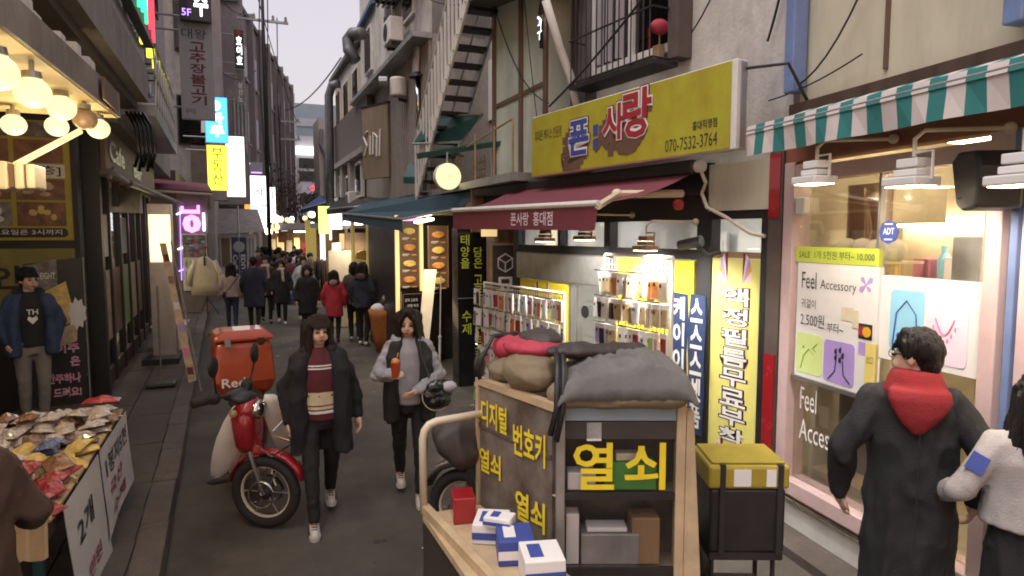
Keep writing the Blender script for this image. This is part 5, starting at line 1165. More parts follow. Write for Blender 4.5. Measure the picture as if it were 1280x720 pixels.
# second storey things beyond
t = thing('balcony_building', 'weathered plaster building with a brown balcony band and pitched roof', 'building', (3.5, 20, 0))
b = MB(); b.box(F, -11.9, -7.45, -5, -.04, 0, 6.95); b.build('wall', M['plaster'], t)
b = MB(); b.hexa([F.P(-12.1, .12, 6.95), F.P(-7.3, .12, 6.95), F.P(-7.3, -4, 8.7), F.P(-12.1, -4, 8.7), F.P(-12.1, .12, 7.07), F.P(-7.3, .12, 7.07), F.P(-7.3, -4, 8.82), F.P(-12.1, -4, 8.82)]); b.build('roof', M['roof'], t)
b = MB(); b.hexa([F.P(-7.2, .1, 7.2), F.P(-5.4, .1, 7.3), F.P(-5.4, -3, 8.6), F.P(-7.2, -3, 8.5), F.P(-7.2, .1, 7.3), F.P(-5.4, .1, 7.4), F.P(-5.4, -3, 8.7), F.P(-7.2, -3, 8.6)]); b.build('blue_roof', M['roof_blue'], t)
b = MB(); b.box(F, -11.8, -6.0, -.039, .10, 4.35, 5.5); b.build('balcony_band', M['brown'], t)
b = MB(); b.box(F, -11.9, -4.6, -.03, .18, 4.2, 4.345); b.build('balcony_floor', M['concrete'], t)
for k in range(3):
    u = -11.4 + 1.5 * k
    b = MB(); b.box(F, u, u + .9, -.039, .03, 5.5, 6.5); w = b.build('window', M['cream'], t)
    b = MB(); b.box(F, u + .06, u + .84, .031, .036, 5.56, 6.44); b.build('pane', M['glass_dark'], w)
for u, z in ((-8.1, 3.2), (-9.6, 3.0), (-11, 3.1)):
    b = MB(); b.box(F, u, u + .9, -.039, .05, z, z + .9); w = b.build('window', M['white_paint'], t)
    b = MB(); b.box(F, u + .07, u + .83, .051, .056, z + .07, z + .83); b.build('pane', M['glass_dark'], w)
for u in (-8.8, -10.2, -11.5):
    b = MB(); b.box(F, u, u + .35, -.039, .12, 2.8, 4.2); b.build('pilaster', M['concrete' if u > -11 else 'white_paint'], t)
i = 0
for u, z, n in ((-2.95, 5.72, .3), (-8.4, 2.95, .2), (-10.6, 2.9, .2)):
    lab = ('nearest the stairs under the eave', 'low beside the dark doorway', 'lowest and farthest down the street')[i]; i += 1
    g = thing('cooling_unit', 'white outdoor cooling unit on the wall, ' + lab, 'air conditioner', tuple(F.P(u, n, z)), group='cooling units on the right hand walls')
    b = MB(); b.box(F, u, u + .55, n - .2, n + .05, z, z + .42); b.build('casing', M['white_paint'], g, bevel=.02)
    b = MB(); b.lathe(F.P(u + .2, n + .052, z + .21), [(.15, 0), (.15, .01), (.05, .006)], 16, F.n); b.build('fan_grille', M['iron'], g)
    for du in (.05, .45): b = MB(); b.box(F, u + du, u + du + .04, -.03, n, z - .06, z - .01); b.build('bracket', M['iron'], g)
t = tag(MB().tube([q(444, 76, 15.6), q(436, 62, 15.7), q(435, 50, 15.8), q(441, 42, 15.7), q(452, 42, 15.3)], .14, 12).build('elbow_duct', M['duct'], smooth=True), 'dark curved ventilation duct under the roof edge at the right', 'duct')
t = tag(MB().tube([q(413, 255, 20.5), q(412, 180, 20.5), q(411, 120, 20.5), q(415, 107, 20.4), q(424, 104, 20.3)], .13, 10).build('downpipe', M['duct'], smooth=True), 'tall dark downpipe at the far end of the right hand houses', 'pipe')
t = thing('flue', 'shiny vertical flue with a conical cap beside the staircase', 'flue', (2.7, 11.3, 4.5)); c0 = q(523, 160, 11.3); c1 = q(522, 97, 11.3)
b = MB(); b.tube([c0, c1], .045, 10); b.build('pipe', M['chrome'], t, smooth=True)
b = MB(); b.lathe(c1, [(.16, 0), (.15, .03), (.05, .1)], 14); b.build('cap', M['iron'], t)
b = MB(); b.tube([c1 + Vector((0, .05, 0)), q(527, -10, 11.3)], .09, 8); b.build('upper_pipe', M['galv'], t)
c = q(498, 103, 12.2); t = thing('wall_tank', 'pale cylindrical tank on a wall bracket above the wooden sign', 'tank', tuple(c))
b = MB(); b.lathe(c - Vector((0, 0, .25)), [(.0, -.02), (.15, 0), (.16, .03), (.16, .30), (.14, .33), (0, .34)], 18); b.build('drum', M['white_paint'], t, smooth=False)
b = MB(); b.tube([c + Vector((-.2, 0, .0)), c + Vector((-.34, .05, .0))], .09, 10); b.build('round_spotlight', M['steel'], t)
b = MB(); b.tube([c + Vector((0, 0, -.3)), c + Vector((.4, .1, -.35))], .03, 6); b.build('bracket', M['iron'], t)
# lower shops beyond kiosk
t = thing('garment_stall', 'lit clothes stall with green glowing panels beyond the kiosk', 'stall', (2.7, 17, 0))
b = MB(); b.wbox(2.72, 6, 15.0, 15.1, 0, 2.7); b.build('side_wall', M['wood'], t)
b = MB(); b.wbox(2.3, 2.34, 14.65, 14.95, 0.3, 2.55); b.wbox(2.52, 2.56, 14.1, 14.3, .1, 2.55); b.build('glow_post', M['yellow_glow'], t)
b = MB(); b.wbox(2.56, 2.70, 14.0, 14.05, .1, 2.55); b.build('paper_strip', M['cream'], t)
for px0, px1, py0, py1, y, mm in ((399, 412, 258, 292, 21, 'sign_lime'), (412.5, 427, 258, 300, 19.5, 'sign_white'), (383, 388, 275, 340, 24, 'yellow_glow'), (388.5, 395, 285, 345, 23.5, 'yellow_glow')):
    a0, a1 = q(px0, py1, y), q(px1, py0, y); b = MB(); b.wbox(a0.x, a1.x, y, y + .08, a0.z, a1.z); b.build('lit_panel', M[mm], t)
for k, (px0, px1, py0, py1, y, mm) in enumerate(((413, 441, 313, 420, 16.2, 'cream'), (415, 426, 303, 316, 16.25, 'paper'), (441, 476, 318, 390, 15.5, 'paper'), (425, 436, 292, 312, 17, 'win_warm'), (401, 406, 292, 325, 20.5, 'sign_white'))):
    a0, a1 = q(px0, py1, y), q(px1, py0, y); b = MB(); b.wbox(a0.x, a1.x, y, y + .05, max(0.02, a0.z), a1.z); b.build('board', M[mm], t)
a0 = q(444, 330, 15.2); a1 = q(475, 302, 15.2)
b = MB(); Fm = front(0, 15.15); b.prism(Fm, [(a0.x, a0.z + .12), (a0.x + .15, a0.z + .10), (a1.x, a0.z + .0), (a1.x, a1.z), (a0.x + .25, a0.z + .34), (a0.x + .02, a0.z + .26)], 0, .06); b.build('peach_bracket', M['food_pale'], t)
b = MB(); b.wbox(a0.x - .1, a1.x, 15.5, 15.6, 2.3, 2.4); b.build('shelf', M['dark_wood'], t)
c = q(441, 281, 16); b = MB(); b.lathe(c, [(.24, 0), (.2, .1), (.06, .2)], 14); b.build('lamp_dome', M['panel_white'], t); lamp_in(t, c - Vector((0, .1, .12)), 60, (1, .88, .68))
for k in range(3):
    b = MB(); b.wbox(2.4, 6, 16.5 + 2.4 * k, 16.6 + 2.4 * k, .0, 2.4); b.build('partition', M['wood'], t)
t = thing('red_handbag', 'red and white handbag hanging from a long strap in the stall', 'bag', tuple(q(465, 345, 14.9))); c = q(465, 345, 14.9)
b = MB(); b.ell(c, .10, .05, .10, 12, 8); b.build('bag', M['red_paint'], t, smooth=True); b = MB(); b.ell(c - Vector((0, 0, .08)), .10, .05, .04, 12, 6); b.build('bag_base', M['paper'], t, smooth=True)
b = MB(); b.tube([c + Vector((.05, 0, .05)), q(454, 311, 14.9), c + Vector((-.06, 0, .05))], .01, 5); b.build('strap', M['red_paint'], t)
t = thing('clothes_rail', 'clothes rail with brown and black garments beside the cream board', 'clothes rail', tuple(q(402, 370, 19)))
c = q(402, 322, 19.0)
b = MB(); b.tube([(c.x - .35, 19, 0), (c.x - .35, 19, c.z), (c.x + .4, 19, c.z), (c.x + .4, 19, 0)], .015, 6); b.build('rail', M['steel'], t)
for k in range(5):
    b = MB(); b.loft([(c.z - 1.0, c.x - .25 + .13 * k, 19, .05, .24), (c.z - .15, c.x - .25 + .13 * k, 19, .05, .2), (c.z - .02, c.x - .25 + .13 * k, 19, .02, .06)], 10); b.build('garment', M[('photo_brown', 'black', 'brown', 'copper_wood', 'black')[k]], t, smooth=True)
t = thing('orange_basket', 'tapered orange fabric bin stuffed with clothes beside the kiosk', 'bin', (2.7, 13, 0))
c = Vector((2.62, 12.6, 0)); b = MB(); b.lathe(c, [(.24, 0), (.3, .3), (.36, .7), (.38, .82)], 16); b.build('bin', M['orange_bag'], t, smooth=True)
for k in range(7):
    b = MB(); b.ell(c + Vector((random.uniform(-.22, .22), random.uniform(-.25, .1), .84 + random.uniform(0, .25))), .16, .14, .10, 8, 6); b.build('garment', M[('black', 'paper', 'black', 'photo_grey', 'board_dark', 'black', 'galv')[k]], t, smooth=True)
t = thing('orange_poster', 'small orange standing price poster behind the orange bin', 'sign', tuple(gp(466, 420))); c = gp(467, 424); b = MB(); b.wbox(c.x - .09, c.x + .11, c.y, c.y + .03, .05, .62); b.build('board', M['orange_bag'], t)
b = MB(); b.text(front(0, c.y - .005), '50%', c.x - .07, .35, .15, .12, .0, .02); b.build('lettering', M['print_white'], t)
# far awnings right
for i, (pts, mm, lab) in enumerate((([(375, 262, 24), (412, 252, 22), (432, 248, 18), (400, 245, 24)], 'navy', 'navy awning farthest down the right side'), ([(408, 262, 19), (470, 255, 14.5), (500, 240, 14.5), (430, 244, 20)], 'black', 'black sagging awning behind the blue one'), ([(440, 266, 15.4), (505, 247, 13.5), (535, 236, 12.6), (500, 240, 15)], 'wood_h', 'mustard coloured tarpaulin edge above the blue awning'))):
    t = thing('stall_awning', lab, 'awning', tuple(q(*pts[0]))); P = [q(*v) for v in pts]
    b = MB(); b.face(*P); b.face(*[v + Vector((0, 0, .015)) for v in P[::-1]]); b.add([P[0], P[1], P[1] + Vector((0, 0, -.14)), P[0] + Vector((0, 0, -.14))], [(0, 3, 2, 1), (0, 1, 2, 3)]); b.build('fabric', M[mm], t)
    b = MB(); b.tube([P[0], P[1]], .018, 6); b.build('front_bar', M['galv'], t)
# utility poles, wires
def upole(label, px, y, r, h, arms):
    d = ray(px, 300); x = d.x / d.y * y; t = thing('utility_pole', label, 'pole', (x, y, 0))
    b = MB(); b.tube([(x, y, 0), (x, y, h)], r, 10, r * .75); b.build('pole', M['iron'], t, smooth=True)
    for z, w in arms:
        b = MB(); b.wbox(x - w, x + w, y - .05, y + .05, z, z + .08); b.build('crossarm', M['galv'], t)
        for s in (-.85, -.35, .4, .9):
            b = MB(); b.lathe((x + s * w, y, z + .08), [(.05, 0), (.06, .05), (.04, .1), (.055, .14), (.02, .2)], 8); b.build('insulator', M['concrete'], t)
    for k in range(4):
        a = k * 1.7; b = MB(); b.tube([(x + .12 * math.cos(a) * (1 + .5 * math.sin(z_ * .7 + k)), y - .1 + .08 * math.sin(a), z_) for z_ in [2.5 + .7 * j for j in range(int((h - 2.5) / .7))]], .022, 5); b.build('strapped_cable', M['black'], t)
    return Vector((x, y, 0))
pA = upole('dark utility pole with bundled cables in front of the brown row', 337, 27, .075, 15, ((10.2, .9), (12.4, .9)))
pB = upole('thin utility pole farther down by the street bend', 352, 40, .09, 10.5, ((7.6, 1.2), (8.6, 1.2)))
def wire(label, P, r=.012, sag=.3, n=10):
    A, B = Vector(P[0]), Vector(P[1]); pts = [A.lerp(B, k / n) - Vector((0, 0, sag * 4 * (k / n) * (1 - k / n))) for k in range(n + 1)]
    return tag(MB().tube(pts, r, 5).build('overhead_cable', M['black']), label, 'cable', 'overhead cables')
wire('cable sagging from the dark pole across to the right hand roofs', [pA + Vector((.7, 0, 7.0)), RF.P(-9, .2, 7.0)], .02, .3)
wire('cable from the dark pole to the pink corner column', [pA + Vector((-.6, 0, 10.4)), (-.4, 24.5, 10.2)], .02, .2)
wire('cable from the dark pole to the grey building, lower run', [pA + Vector((-.3, 0, 8.4)), (-.4, 24.5, 7.7)], .02, .3)
wire('thin cable crossing the sky from the dark pole to the far pole', [pA + Vector((.5, 0, 10.4)), pB + Vector((0, 0, 8.7))], .02, .4)
wire('second thin cable from the dark pole to the far pole', [pA + Vector((-.5, 0, 12.5)), pB + Vector((1, 0, 8.7))], .02, .4)
wire('black cable hanging in front of the brown row at shop sign height', [pA + Vector((0, 0, 5.6)), pB + Vector((0, 0, 4.0))], .02, .8)
wire('cable slanting across the barred window to the phone sign', [RP.P(-.2, .36, 4.75), RP.P(-2.3, .42, 3.62)], .012, .08)
wire('thin cable dropping over the plaster wall right of the window', [RP.P(-.05, .03, 4.9), RP.P(-.62, .06, 4.0)], .007, .1)
wire('short dark cable on the plaster by the blue pipe', [RP.P(.30, .0, 4.4), RP.P(.12, .0, 3.75)], .01, .05)
wire('long curved cable across the cream wall panels', [RA.P(-.02, .02, 3.35), RA.P(1.0, .03, 4.6)], .007, .28)
wire('cable lying along the foot of the cream wall panels', [RA.P(-.3, .04, 3.3), RA.P(.6, .02, 3.42)], .006, .03)
wire('cable drooping across the pale green wall', [RF.P(1.3, -.2, 5.2), RF.P(2.9, -.2, 3.7)], .008, .25)
wire('second cable drooping across the pale green wall', [RF.P(2.2, -.2, 5.2), RF.P(2.75, -.2, 3.1)], .006, .1)
wire('cable from the roof eave to the staircase', [RF.P(-2, .4, 6.9), RF.P(1.2, .0, 5.3)], .01, .3)
# twigs over the green house
t = tag(MB().build('x', M['bark']), None); bpy.data.objects.remove(t)
def tree(name, label, base, h, cr, cz, n, leafm, seed, group=None, bare=False):
    rnd = random.Random(seed); base = Vector(base); t = thing(name, label, 'tree', tuple(base), group=group)
    b = MB(); b.tube([base, base + Vector((.05, 0, h * .35)), base + Vector((-.03, .05, h * .7))], .09, 8, .05)
    tips = []
    for k in range(11):
        a = rnd.uniform(0, 6.28); s = base + Vector((0, 0, h * rnd.uniform(.35, .68))); e = base + Vector((cr * rnd.uniform(.4, .95) * math.cos(a), cr * rnd.uniform(.4, .95) * math.sin(a), h * rnd.uniform(.6, 1)))
        b.tube([s, s.lerp(e, .5) + Vector((0, 0, .1)), e], .035, 5, .008); tips.append(e)
        for j in range(3):
            e2 = e + Vector((rnd.uniform(-.4, .4), rnd.uniform(-.4, .4), rnd.uniform(0, .4))) * cr * .5; b.tube([s.lerp(e, .7), e2], .012, 4, .004); tips.append(e2)
    b.build('trunk', M['bark'], t)
    if bare: return t
    lf = MB()
    for k in range(n):
        c = rnd.choice(tips) + Vector((rnd.gauss(0, .22), rnd.gauss(0, .22), rnd.gauss(0, .2))) * cr
        s = rnd.uniform(.05, .12); R3 = Matrix.Rotation(rnd.uniform(0, 6.28), 3, Vector((rnd.uniform(-1, 1), rnd.uniform(-1, 1), rnd.uniform(-1, 1))).normalized())
        lf.face(*[c + R3 @ Vector(v) * s for v in ((-1, 0, 0), (0, -.5, .1), (1, 0, 0), (0, .5, .1))])
    lf.build('crown', M[leafm], t); return t
tree('street_tree', 'dark reddish street tree in front of the brown row at the street bend', (2.0, 36, 0), 5.6, 1.5, 4, 900, 'leaf_dark', 3)
tree('street_tree', 'second dark street tree, right of the first and nearer the white tower', (3.6, 42, 0), 5.2, 1.5, 4, 800, 'leaf_dark', 5)
tree('bare_shrub', 'bare tangle of dark twigs on the roof above the green panel house', RF.P(2.6, -.3, 4.75), 1.2, .8, 0, 0, 'leaf_dark', 9, bare=True)
# string of lights & glow far
rnd = random.Random(4)
for k in range(26):
    px = rnd.uniform(333, 396); py = rnd.uniform(272, 300) - (px - 335) * .12; y = rnd.uniform(27, 40); c = q(px, py, y); r = rnd.uniform(.10, .20)
    o = MB().ell(c, r, r, r, 10, 7).build('stall_bulb', M[('bulb', 'sign_white', 'globe', 'panel_white')[k % 4]], smooth=True)
    tag(o, 'one of the glowing stall bulbs over the distant crowd', 'light', 'glowing bulbs over the distant crowd')
c = q(391, 235, 45); tag(MB().ell(c, .15, .12, .15, 10, 8).build('red_light', M['neon_red'], smooth=True), 'small round red light below the white tower', 'light')
for k, (px, py, w, y) in enumerate(((384, 275, .9, 34), (366, 283, .8, 38), (352, 290, .8, 36), (375, 296, .9, 30))):
    c = q(px, py, y); t = thing('market_stall', ('lit market stall at the far right end of the crowd', 'lit market stall in the middle distance behind the crowd', 'lit market stall at the left behind the white hooded figure', 'nearest lit market stall above the crowd')[k], 'stall', (c.x, y, 0))
    b = MB(); b.wbox(c.x - w, c.x + w, y, y + .1, .8, 2.4); b.build('back_wall', M['photo_brown'], t)
    for j in range(5): b = MB(); b.wbox(c.x - w + .36 * j * w, c.x - w + (.36 * j + .25) * w, y - .08, y - .02, 1.3 + .12 * (j % 2), 1.9 + .1 * (j % 3)); b.build('lit_goods', M[('win_warm', 'cream', 'win_warm', 'print_red', 'win_warm')[j]], t)  # warm pieces glow by themselves, as if lamp-lit
    b = MB(); b.hexa([(c.x - w - .2, y - 1, 2.4), (c.x + w + .2, y - 1, 2.4), (c.x + w + .2, y + .1, 2.7), (c.x - w - .2, y + .1, 2.7), (c.x - w - .2, y - 1, 2.44), (c.x + w + .2, y - 1, 2.44), (c.x + w + .2, y + .1, 2.74), (c.x - w - .2, y + .1, 2.74)]); b.build('roof', M['brown'], t)
    b = MB(); b.wbox(c.x - w, c.x + w, y - .7, y - .1, 0, .8); b.build('counter', M['wood'], t)
    b = MB(); b.wbox(c.x - .3, c.x + .3, y - .75, y - .65, 2.34, 2.38); b.build('strip_light', M['lamp_warm'], t); lamp_in(t, (c.x, y - .7, 2.28), 50, (1, .82, .55))  # strip and spot added to brighten the crowd
# ================================================================= things on the street
def D(px, py, dep):                       # point seen at a pixel, at a given distance along the view axis
    return EYE + ray(px, py) * dep
# ---------------------------------------------------------------- left vendor table
t = thing('vendor_table', 'vendor table with a tan cloth at the lower left, heaped with cellophane packs', 'table', (-1.55, 5, .1))
tx0, tx1, ty0, ty1, tz = -2.35, -.93, 3.88, 6.15, .84
b = MB(); b.wbox(tx0, tx1, ty0, ty1, tz - .03, tz); b.build('table_top', M['card'], t, bevel=.01)
b = MB(); b.wbox(tx0, tx1 - .02, ty0 + .02, ty1, tz - .12, tz - .031); b.build('apron', M['dark_wood'], t)
b = MB()
n = 14; top = []; bot = []
for k in range(n + 1):
    x = -1.16 + (.22) * k / n; top.append((x, ty0 - .012 + .005 * math.sin(k * 1.7), tz + .004)); bot.append((x, ty0 - .03 + .018 * math.sin(k * 1.3), tz - .20 + .012 * math.sin(k)))
for k in range(n): b.face(bot[k], bot[k + 1], top[k + 1], top[k])
b.build('cloth_drop', M['card'], t, smooth=True)
for x, y in ((-1.02, ty0 + .1), (-2.25, ty0 + .1), (-1.02, ty1 - .1), (-2.25, ty1 - .1)):
    b = MB(); b.tube([(x, y, .1), (x, y, tz - .12)], .028, 8); b.build('leg', M['teal_sheet'], t)
def hangpaper(name, label, y0, y1, L, off, texts):
    t = thing(name, label, 'sign', (tx1, (y0 + y1) / 2, tz)); Fp = Fr((tx1 + .012, y0), (0, 1)); w = y1 - y0
    nn = 8; g = [[Fp.P(w * i / nn + off * j / nn, .012 + .010 * math.sin(i * .6 + j * .3) * j / nn + .03 * j / nn, tz - .01 - L * j / nn + .04 * (i / nn) * (j / nn)) for i in range(nn + 1)] for j in range(nn + 1)]
    b = MB(); b.grid(g); b.grid([[p - Fp.n * .003 for p in r[::-1]] for r in g]); b.build('paper', M['paper'], t, smooth=True)
    for s, fu, fz, fw, fh, mm in texts:
        b = MB(); vs, fs, x0, x1, y0_, y1_ = text_geo(s, .01)
        P = []
        for x, y in vs:
            a = fu + fw * (x - x0) / (x1 - x0); c = 1 - (fz + fh * (y - y0_) / (y1_ - y0_)); 
            P.append(Fp.P(w * a + off * c, .018 + .010 * math.sin(a * nn * .6 + c * nn * .3) * c + .03 * c, tz - .01 - L * c + .04 * a * c))
        b.add(P, fs); b.build('lettering', M[mm], t)
hangpaper('paper_sign', 'white paper sign hanging from the far half of the vendor table', 5.0, 6.1, .62, .0, [('1봉지5천', .1, .62, .8, .25, 'print_dark'), ('국산', .15, .35, .5, .18, 'print_red'), ('수제', .2, .1, .5, .16, 'print_red')])
hangpaper('paper_sign', 'white paper sign hanging lower from the near half of the vendor table', 4.02, 4.95, .80, .12, [('2개', .2, .58, .45, .22, 'print_dark'), ('만원', .35, .2, .4, .14, 'print_red')])
packs = {}
def pack(mm, seed):
    k = (mm, seed % 3)
    if k not in packs:
        rnd = random.Random(seed); b = MB(); nx, ny = 6, 4; L, W = .20, .13
        g = [[Vector(((i / nx - .5) * L, (j / ny - .5) * W, (.035 + .022 * rnd.random()) * math.sin(math.pi * (i + .0) / nx) ** .5 * math.sin(math.pi * j / ny) ** .5 if 0 < i < nx and 0 < j < ny else .004 + .006 * rnd.random())) for i in range(nx + 1)] for j in range(ny + 1)]
        for j in range(ny):
            for i in range(nx): b.face(g[j][i], g[j][i + 1], g[j + 1][i + 1], g[j + 1][i])
        b.face(*[Vector((x * L / 2, y * W / 2, 0)) for x, y in ((-1, -1), (-1, 1), (1, 1), (1, -1))])
        o = b.build('snack_pack', M[mm]); packs[k] = o.data; bpy.data.objects.remove(o)
    return packs[k]
rnd = random.Random(11); i = 0; PN = dict(cello_red='red', cello_brown='brown', cellophane='silvery', food_pale='yellow', cello_blue='blue', cream='cream')
for y, mm_, lab, grp in ((3.98, ('cello_red', 'cello_brown', 'cello_red'), 'cellophane pack in the near rows on the vendor table', 'packs at the near end of the table'),
                         (4.22, ('cello_red', 'cello_red', 'cello_brown'), 0, 0), (4.46, ('cello_red', 'cello_brown', 'cellophane'), 0, 0),
                         (4.70, ('cellophane', 'cellophane', 'food_pale'), 'cellophane pack in the middle row of the vendor table', 'packs in the middle of the table'),
                         (4.95, ('cello_blue', 'cello_brown', 'food_pale'), 'cellophane pack just past the middle of the vendor table', 'packs past the middle of the table'),
                         (5.18, ('cello_blue', 'cellophane', 'cello_brown'), 0, 0),
                         (5.42, ('cellophane', 'cellophane', 'cream'), 'cellophane pack in the far rows on the vendor table', 'packs on the far half of the table'), (5.66, ('cellophane', 'cello_brown', 'cellophane'), 0, 0), (5.9, ('cellophane', 'cellophane', 'cello_brown'), 0, 0)):
    if lab: L0, G0 = lab, grp
    x = -1.02
    while x > -2.25:
        for lay in range(2 if rnd.random() < .8 else 3):
            i += 1; o = bpy.data.objects.new('snack_pack', pack(rnd.choice(mm_), i)); col.objects.link(o)
            o.location = (x + rnd.uniform(-.03, .03), y + rnd.uniform(-.04, .04), tz + .005 + .042 * lay); o.rotation_euler = (rnd.uniform(-.25, .25), rnd.uniform(-.2, .2), rnd.uniform(-.5, .5) + (1.57 if lay else 0)); nm = PN[o.data.materials[0].name]; tag(o, nm + ' ' + L0, 'snack pack', nm + ' ' + G0)
        x -= .155
o = bpy.data.objects.new('snack_pack', pack('cello_red', 1)); col.objects.link(o); o.location = (-1.06, 6.02, tz + .1); o.scale = (1.3, 1.1, 1.0); tag(o, 'bright red and silver pack lying at the far right corner of the vendor table', 'snack pack')
b = MB(); b.face((-1.95, 4.66, tz + .105), (-1.45, 4.60, tz + .10), (-1.40, 4.95, tz + .11), (-1.92, 5.0, tz + .115)); o = b.build('paper_sheet', M['paper']); md = o.modifiers.new('thick', 'SOLIDIFY'); md.thickness = .004; tag(o, 'white paper sheet lying over the packs on the vendor table', 'paper')

mat('lid_yellow', (.36, .28, .03), .5, var=.15, dirt=.25)
# ---------------------------------------------------------------- small motorbikes
def wheel(root, x, rot, name='wheel'):
    # local: axle along y, centred at x; rot = steering matrix about (x,0)
    Mz = Matrix.Rotation(rot, 3, 'Z'); c = Vector((x, 0, .285)); ax = Mz @ Vector((0, 1, 0))
    fwd = Mz @ Vector((1, 0, 0))
    def ringpath(r, seg=28): return [c + (fwd * math.cos(2 * math.pi * k / seg) + Vector((0, 0, 1)) * math.sin(2 * math.pi * k / seg)) * r for k in range(seg + 1)]
    b = MB(); b.tube(ringpath(.243), .042, 10, cap=False); w = b.build(name, M['rubber'], root, local=True, smooth=True)
    b = MB(); b.tube(ringpath(.205), .016, 6, cap=False); b.build('rim', M['cream'], w, local=True, smooth=True)
    for k in range(6):
        a = k * math.pi / 3; d = fwd * math.cos(a) + Vector((0, 0, 1)) * math.sin(a); b = MB(); b.tube([c + d * .05, c + d * .2], .007, 5); b.build('spoke', M['steel'], w, local=True)
    b = MB(); b.lathe(c - ax * .05, [(.03, 0), (.055, .02), (.055, .08), (.03, .1)], 14, ax); b.build('hub', M['iron'], w, local=True)
    for sd_ in (-.07, .07):
        b = MB(); b.tube([c + ax * sd_ + (fwd * math.cos(2 * math.pi * k / 20) + Vector((0, 0, 1)) * math.sin(2 * math.pi * k / 20)) * .10 for k in range(21)], .011, 6, cap=False); b.build('brake_ring', M['chrome'], w, local=True)
    return w
def moto(name, label, loc, rz, steer, paint, shield, trunkm, trunk, mitts=False, rearbox=None):
    t = thing(name, label, 'motorbike', loc, rz)
    fx, rx = .63, -.62
    wheel(t, fx, steer); wheel(t, rx, 0)
    S = Matrix.Rotation(steer, 3, 'Z'); piv = Vector((fx - .03, 0, 0))
    def s(p): p = Vector(p) - piv; return piv + S @ p
    b = MB()
    for y in (-.085, .085): b.tube([s((fx, y, .285)), s((fx - .1, y, .62))], .02, 8)
    b.build('fork', M['chrome'], t, local=True)
    b = MB(); b.tube([s((fx - .09, 0, .56)), s((fx - .2, 0, .98))], .055, 10); b.build('steering_tube', M['red_paint'] if paint == 'red_paint' else M[paint], t, local=True)
    b = MB(); rs = []
    for k in range(9):
        a = R(20 + 150 * k / 8); rr = .325
        cx_, cz_ = fx + rr * math.cos(a), .285 + rr * math.sin(a)
        rs.append([s((cx_ + .02 * math.cos(a) * q, y, cz_ + .02 * math.sin(a) * q)) for y, q in ((-.06, -.6), (-.04, .4), (0, .8), (.04, .4), (.06, -.6), (0, .3))])
    b.rings(rs); b.build('front_fender', M[paint], t, local=True, smooth=True)
    # nose cowl with headlight, handlebar
    b = MB(); rr_ = []
    for z, x, rx_, ry_ in ((.60, fx - .16, .055, .075), (.66, fx - .155, .075, .115), (.80, fx - .16, .085, .135), (.92, fx - .165, .09, .125), (.95, fx - .17, .07, .10)):
        rr_.append([s((x + rx_ * math.copysign(abs(math.cos(a)) ** .6, math.cos(a)), ry_ * math.copysign(abs(math.sin(a)) ** .6, math.sin(a)), z)) for a in [6.2832 * j / 16 for j in range(16)]])
    b.rings(rr_); b.build('nose_cowl', M[paint], t, local=True, smooth=True)
    b = MB(); b.ell(s((fx - .18, 0, 1.01)), .09, .12, .05, 16, 10, S); b.ell(s((fx - .25, 0, 1.04)), .06, .16, .04, 14, 8, S); remesh(b, 'handlebar_cover', M['black'], t, .014, 5)
    b = MB(); b.ell(s((fx - .14, 0, .93)), .10, .13, .09, 16, 10, S); b.build('headlight_shell', M[paint], t, local=True, smooth=True)
    b = MB(); b.ell(s((fx - .06, 0, .93)), .05, .09, .07, 14, 8, S); b.build('headlight', M['chrome'], t, local=True, smooth=True)
    b = MB(); b.tube([s((fx - .34, .30, 1.05)), s((fx - .24, .15, 1.06)), s((fx - .22, 0, 1.03)), s((fx - .24, -.15, 1.06)), s((fx - .34, -.30, 1.05))], .016, 8); b.build('handlebar', M['iron'], t, local=True)
    for y in (-1, 1):
        if mitts:
            b = MB(); b.ell(s((fx - .26, y * .46, 1.01)), .11, .25, .10, 16, 10); b.ell(s((fx - .30, y * .60, .98)), .12, .16, .115, 14, 8); b.ell(s((fx - .34, y * .62, .93)), .09, .12, .10, 12, 8); remesh(b, 'hand_mitt', M['board_dark'], t, .02, 4, .012)
        else:
            b = MB(); b.tube([s((fx - .29, y * .20, 1.06)), s((fx - .37, y * .36, 1.05))], .036, 10); b.ell(s((fx - .29, y * .22, 1.06)), .06, .05, .05, 10, 6); b.build('grip', M['rubber'], t, local=True, smooth=True)
        b = MB(); b.tube([s((fx - .27, y * .22, 1.07)), s((fx - .25, y * .27, 1.24))], .008, 6); m_ = b.build('mirror', M['iron'], t, local=True)
        b = MB(); b.ell(s((fx - .25, y * .28, 1.31)), .02, .062, .082, 14, 8, S); b.build('mirror_shell', M['black'], m_, local=True, smooth=True)
        b = MB(); b.ell(s((fx - .18, y * .16, .93)), .035, .03, .03, 8, 6); b.build('turn_signal', M['brown_glow'], t, local=True, smooth=True)
    b = MB(); b.tube([s((fx - .02, -.12, .68)), s((fx + .13, -.17, .62)), s((fx + .13, .17, .62)), s((fx - .02, .12, .68))], .007, 6); b.tube([s((fx - .02, .12, .72)), s((fx + .05, .16, .80))], .007, 6); b.build('basket_bracket', M['chrome'], t, local=True)
    # leg shields: curved cream wings either side
    for y in (-1, 1):
        prof = [(.44, 1.0, .11), (.43, .93, .20), (.41, .82, .265), (.37, .68, .32), (.32, .54, .35), (.26, .42, .36), (.2, .33, .355)]
        rs = []
        for k, (x, z, yy) in enumerate(prof):
            w = (.08, .18, .24, .25, .23, .18, .10)[k]
            rs.append([(x, y * yy, z + .0), (x + .03, y * (yy - w * .5), z + .01), (x + .05, y * (yy - w), z + .02), (x + .03, y * (yy - w), z), (x + .01, y * (yy - w * .5), z - .015), (x - .015, y * yy, z - .015)])
        b = MB(); b.rings(rs); b.build('leg_shield', M[shield], t, local=True, smooth=True)
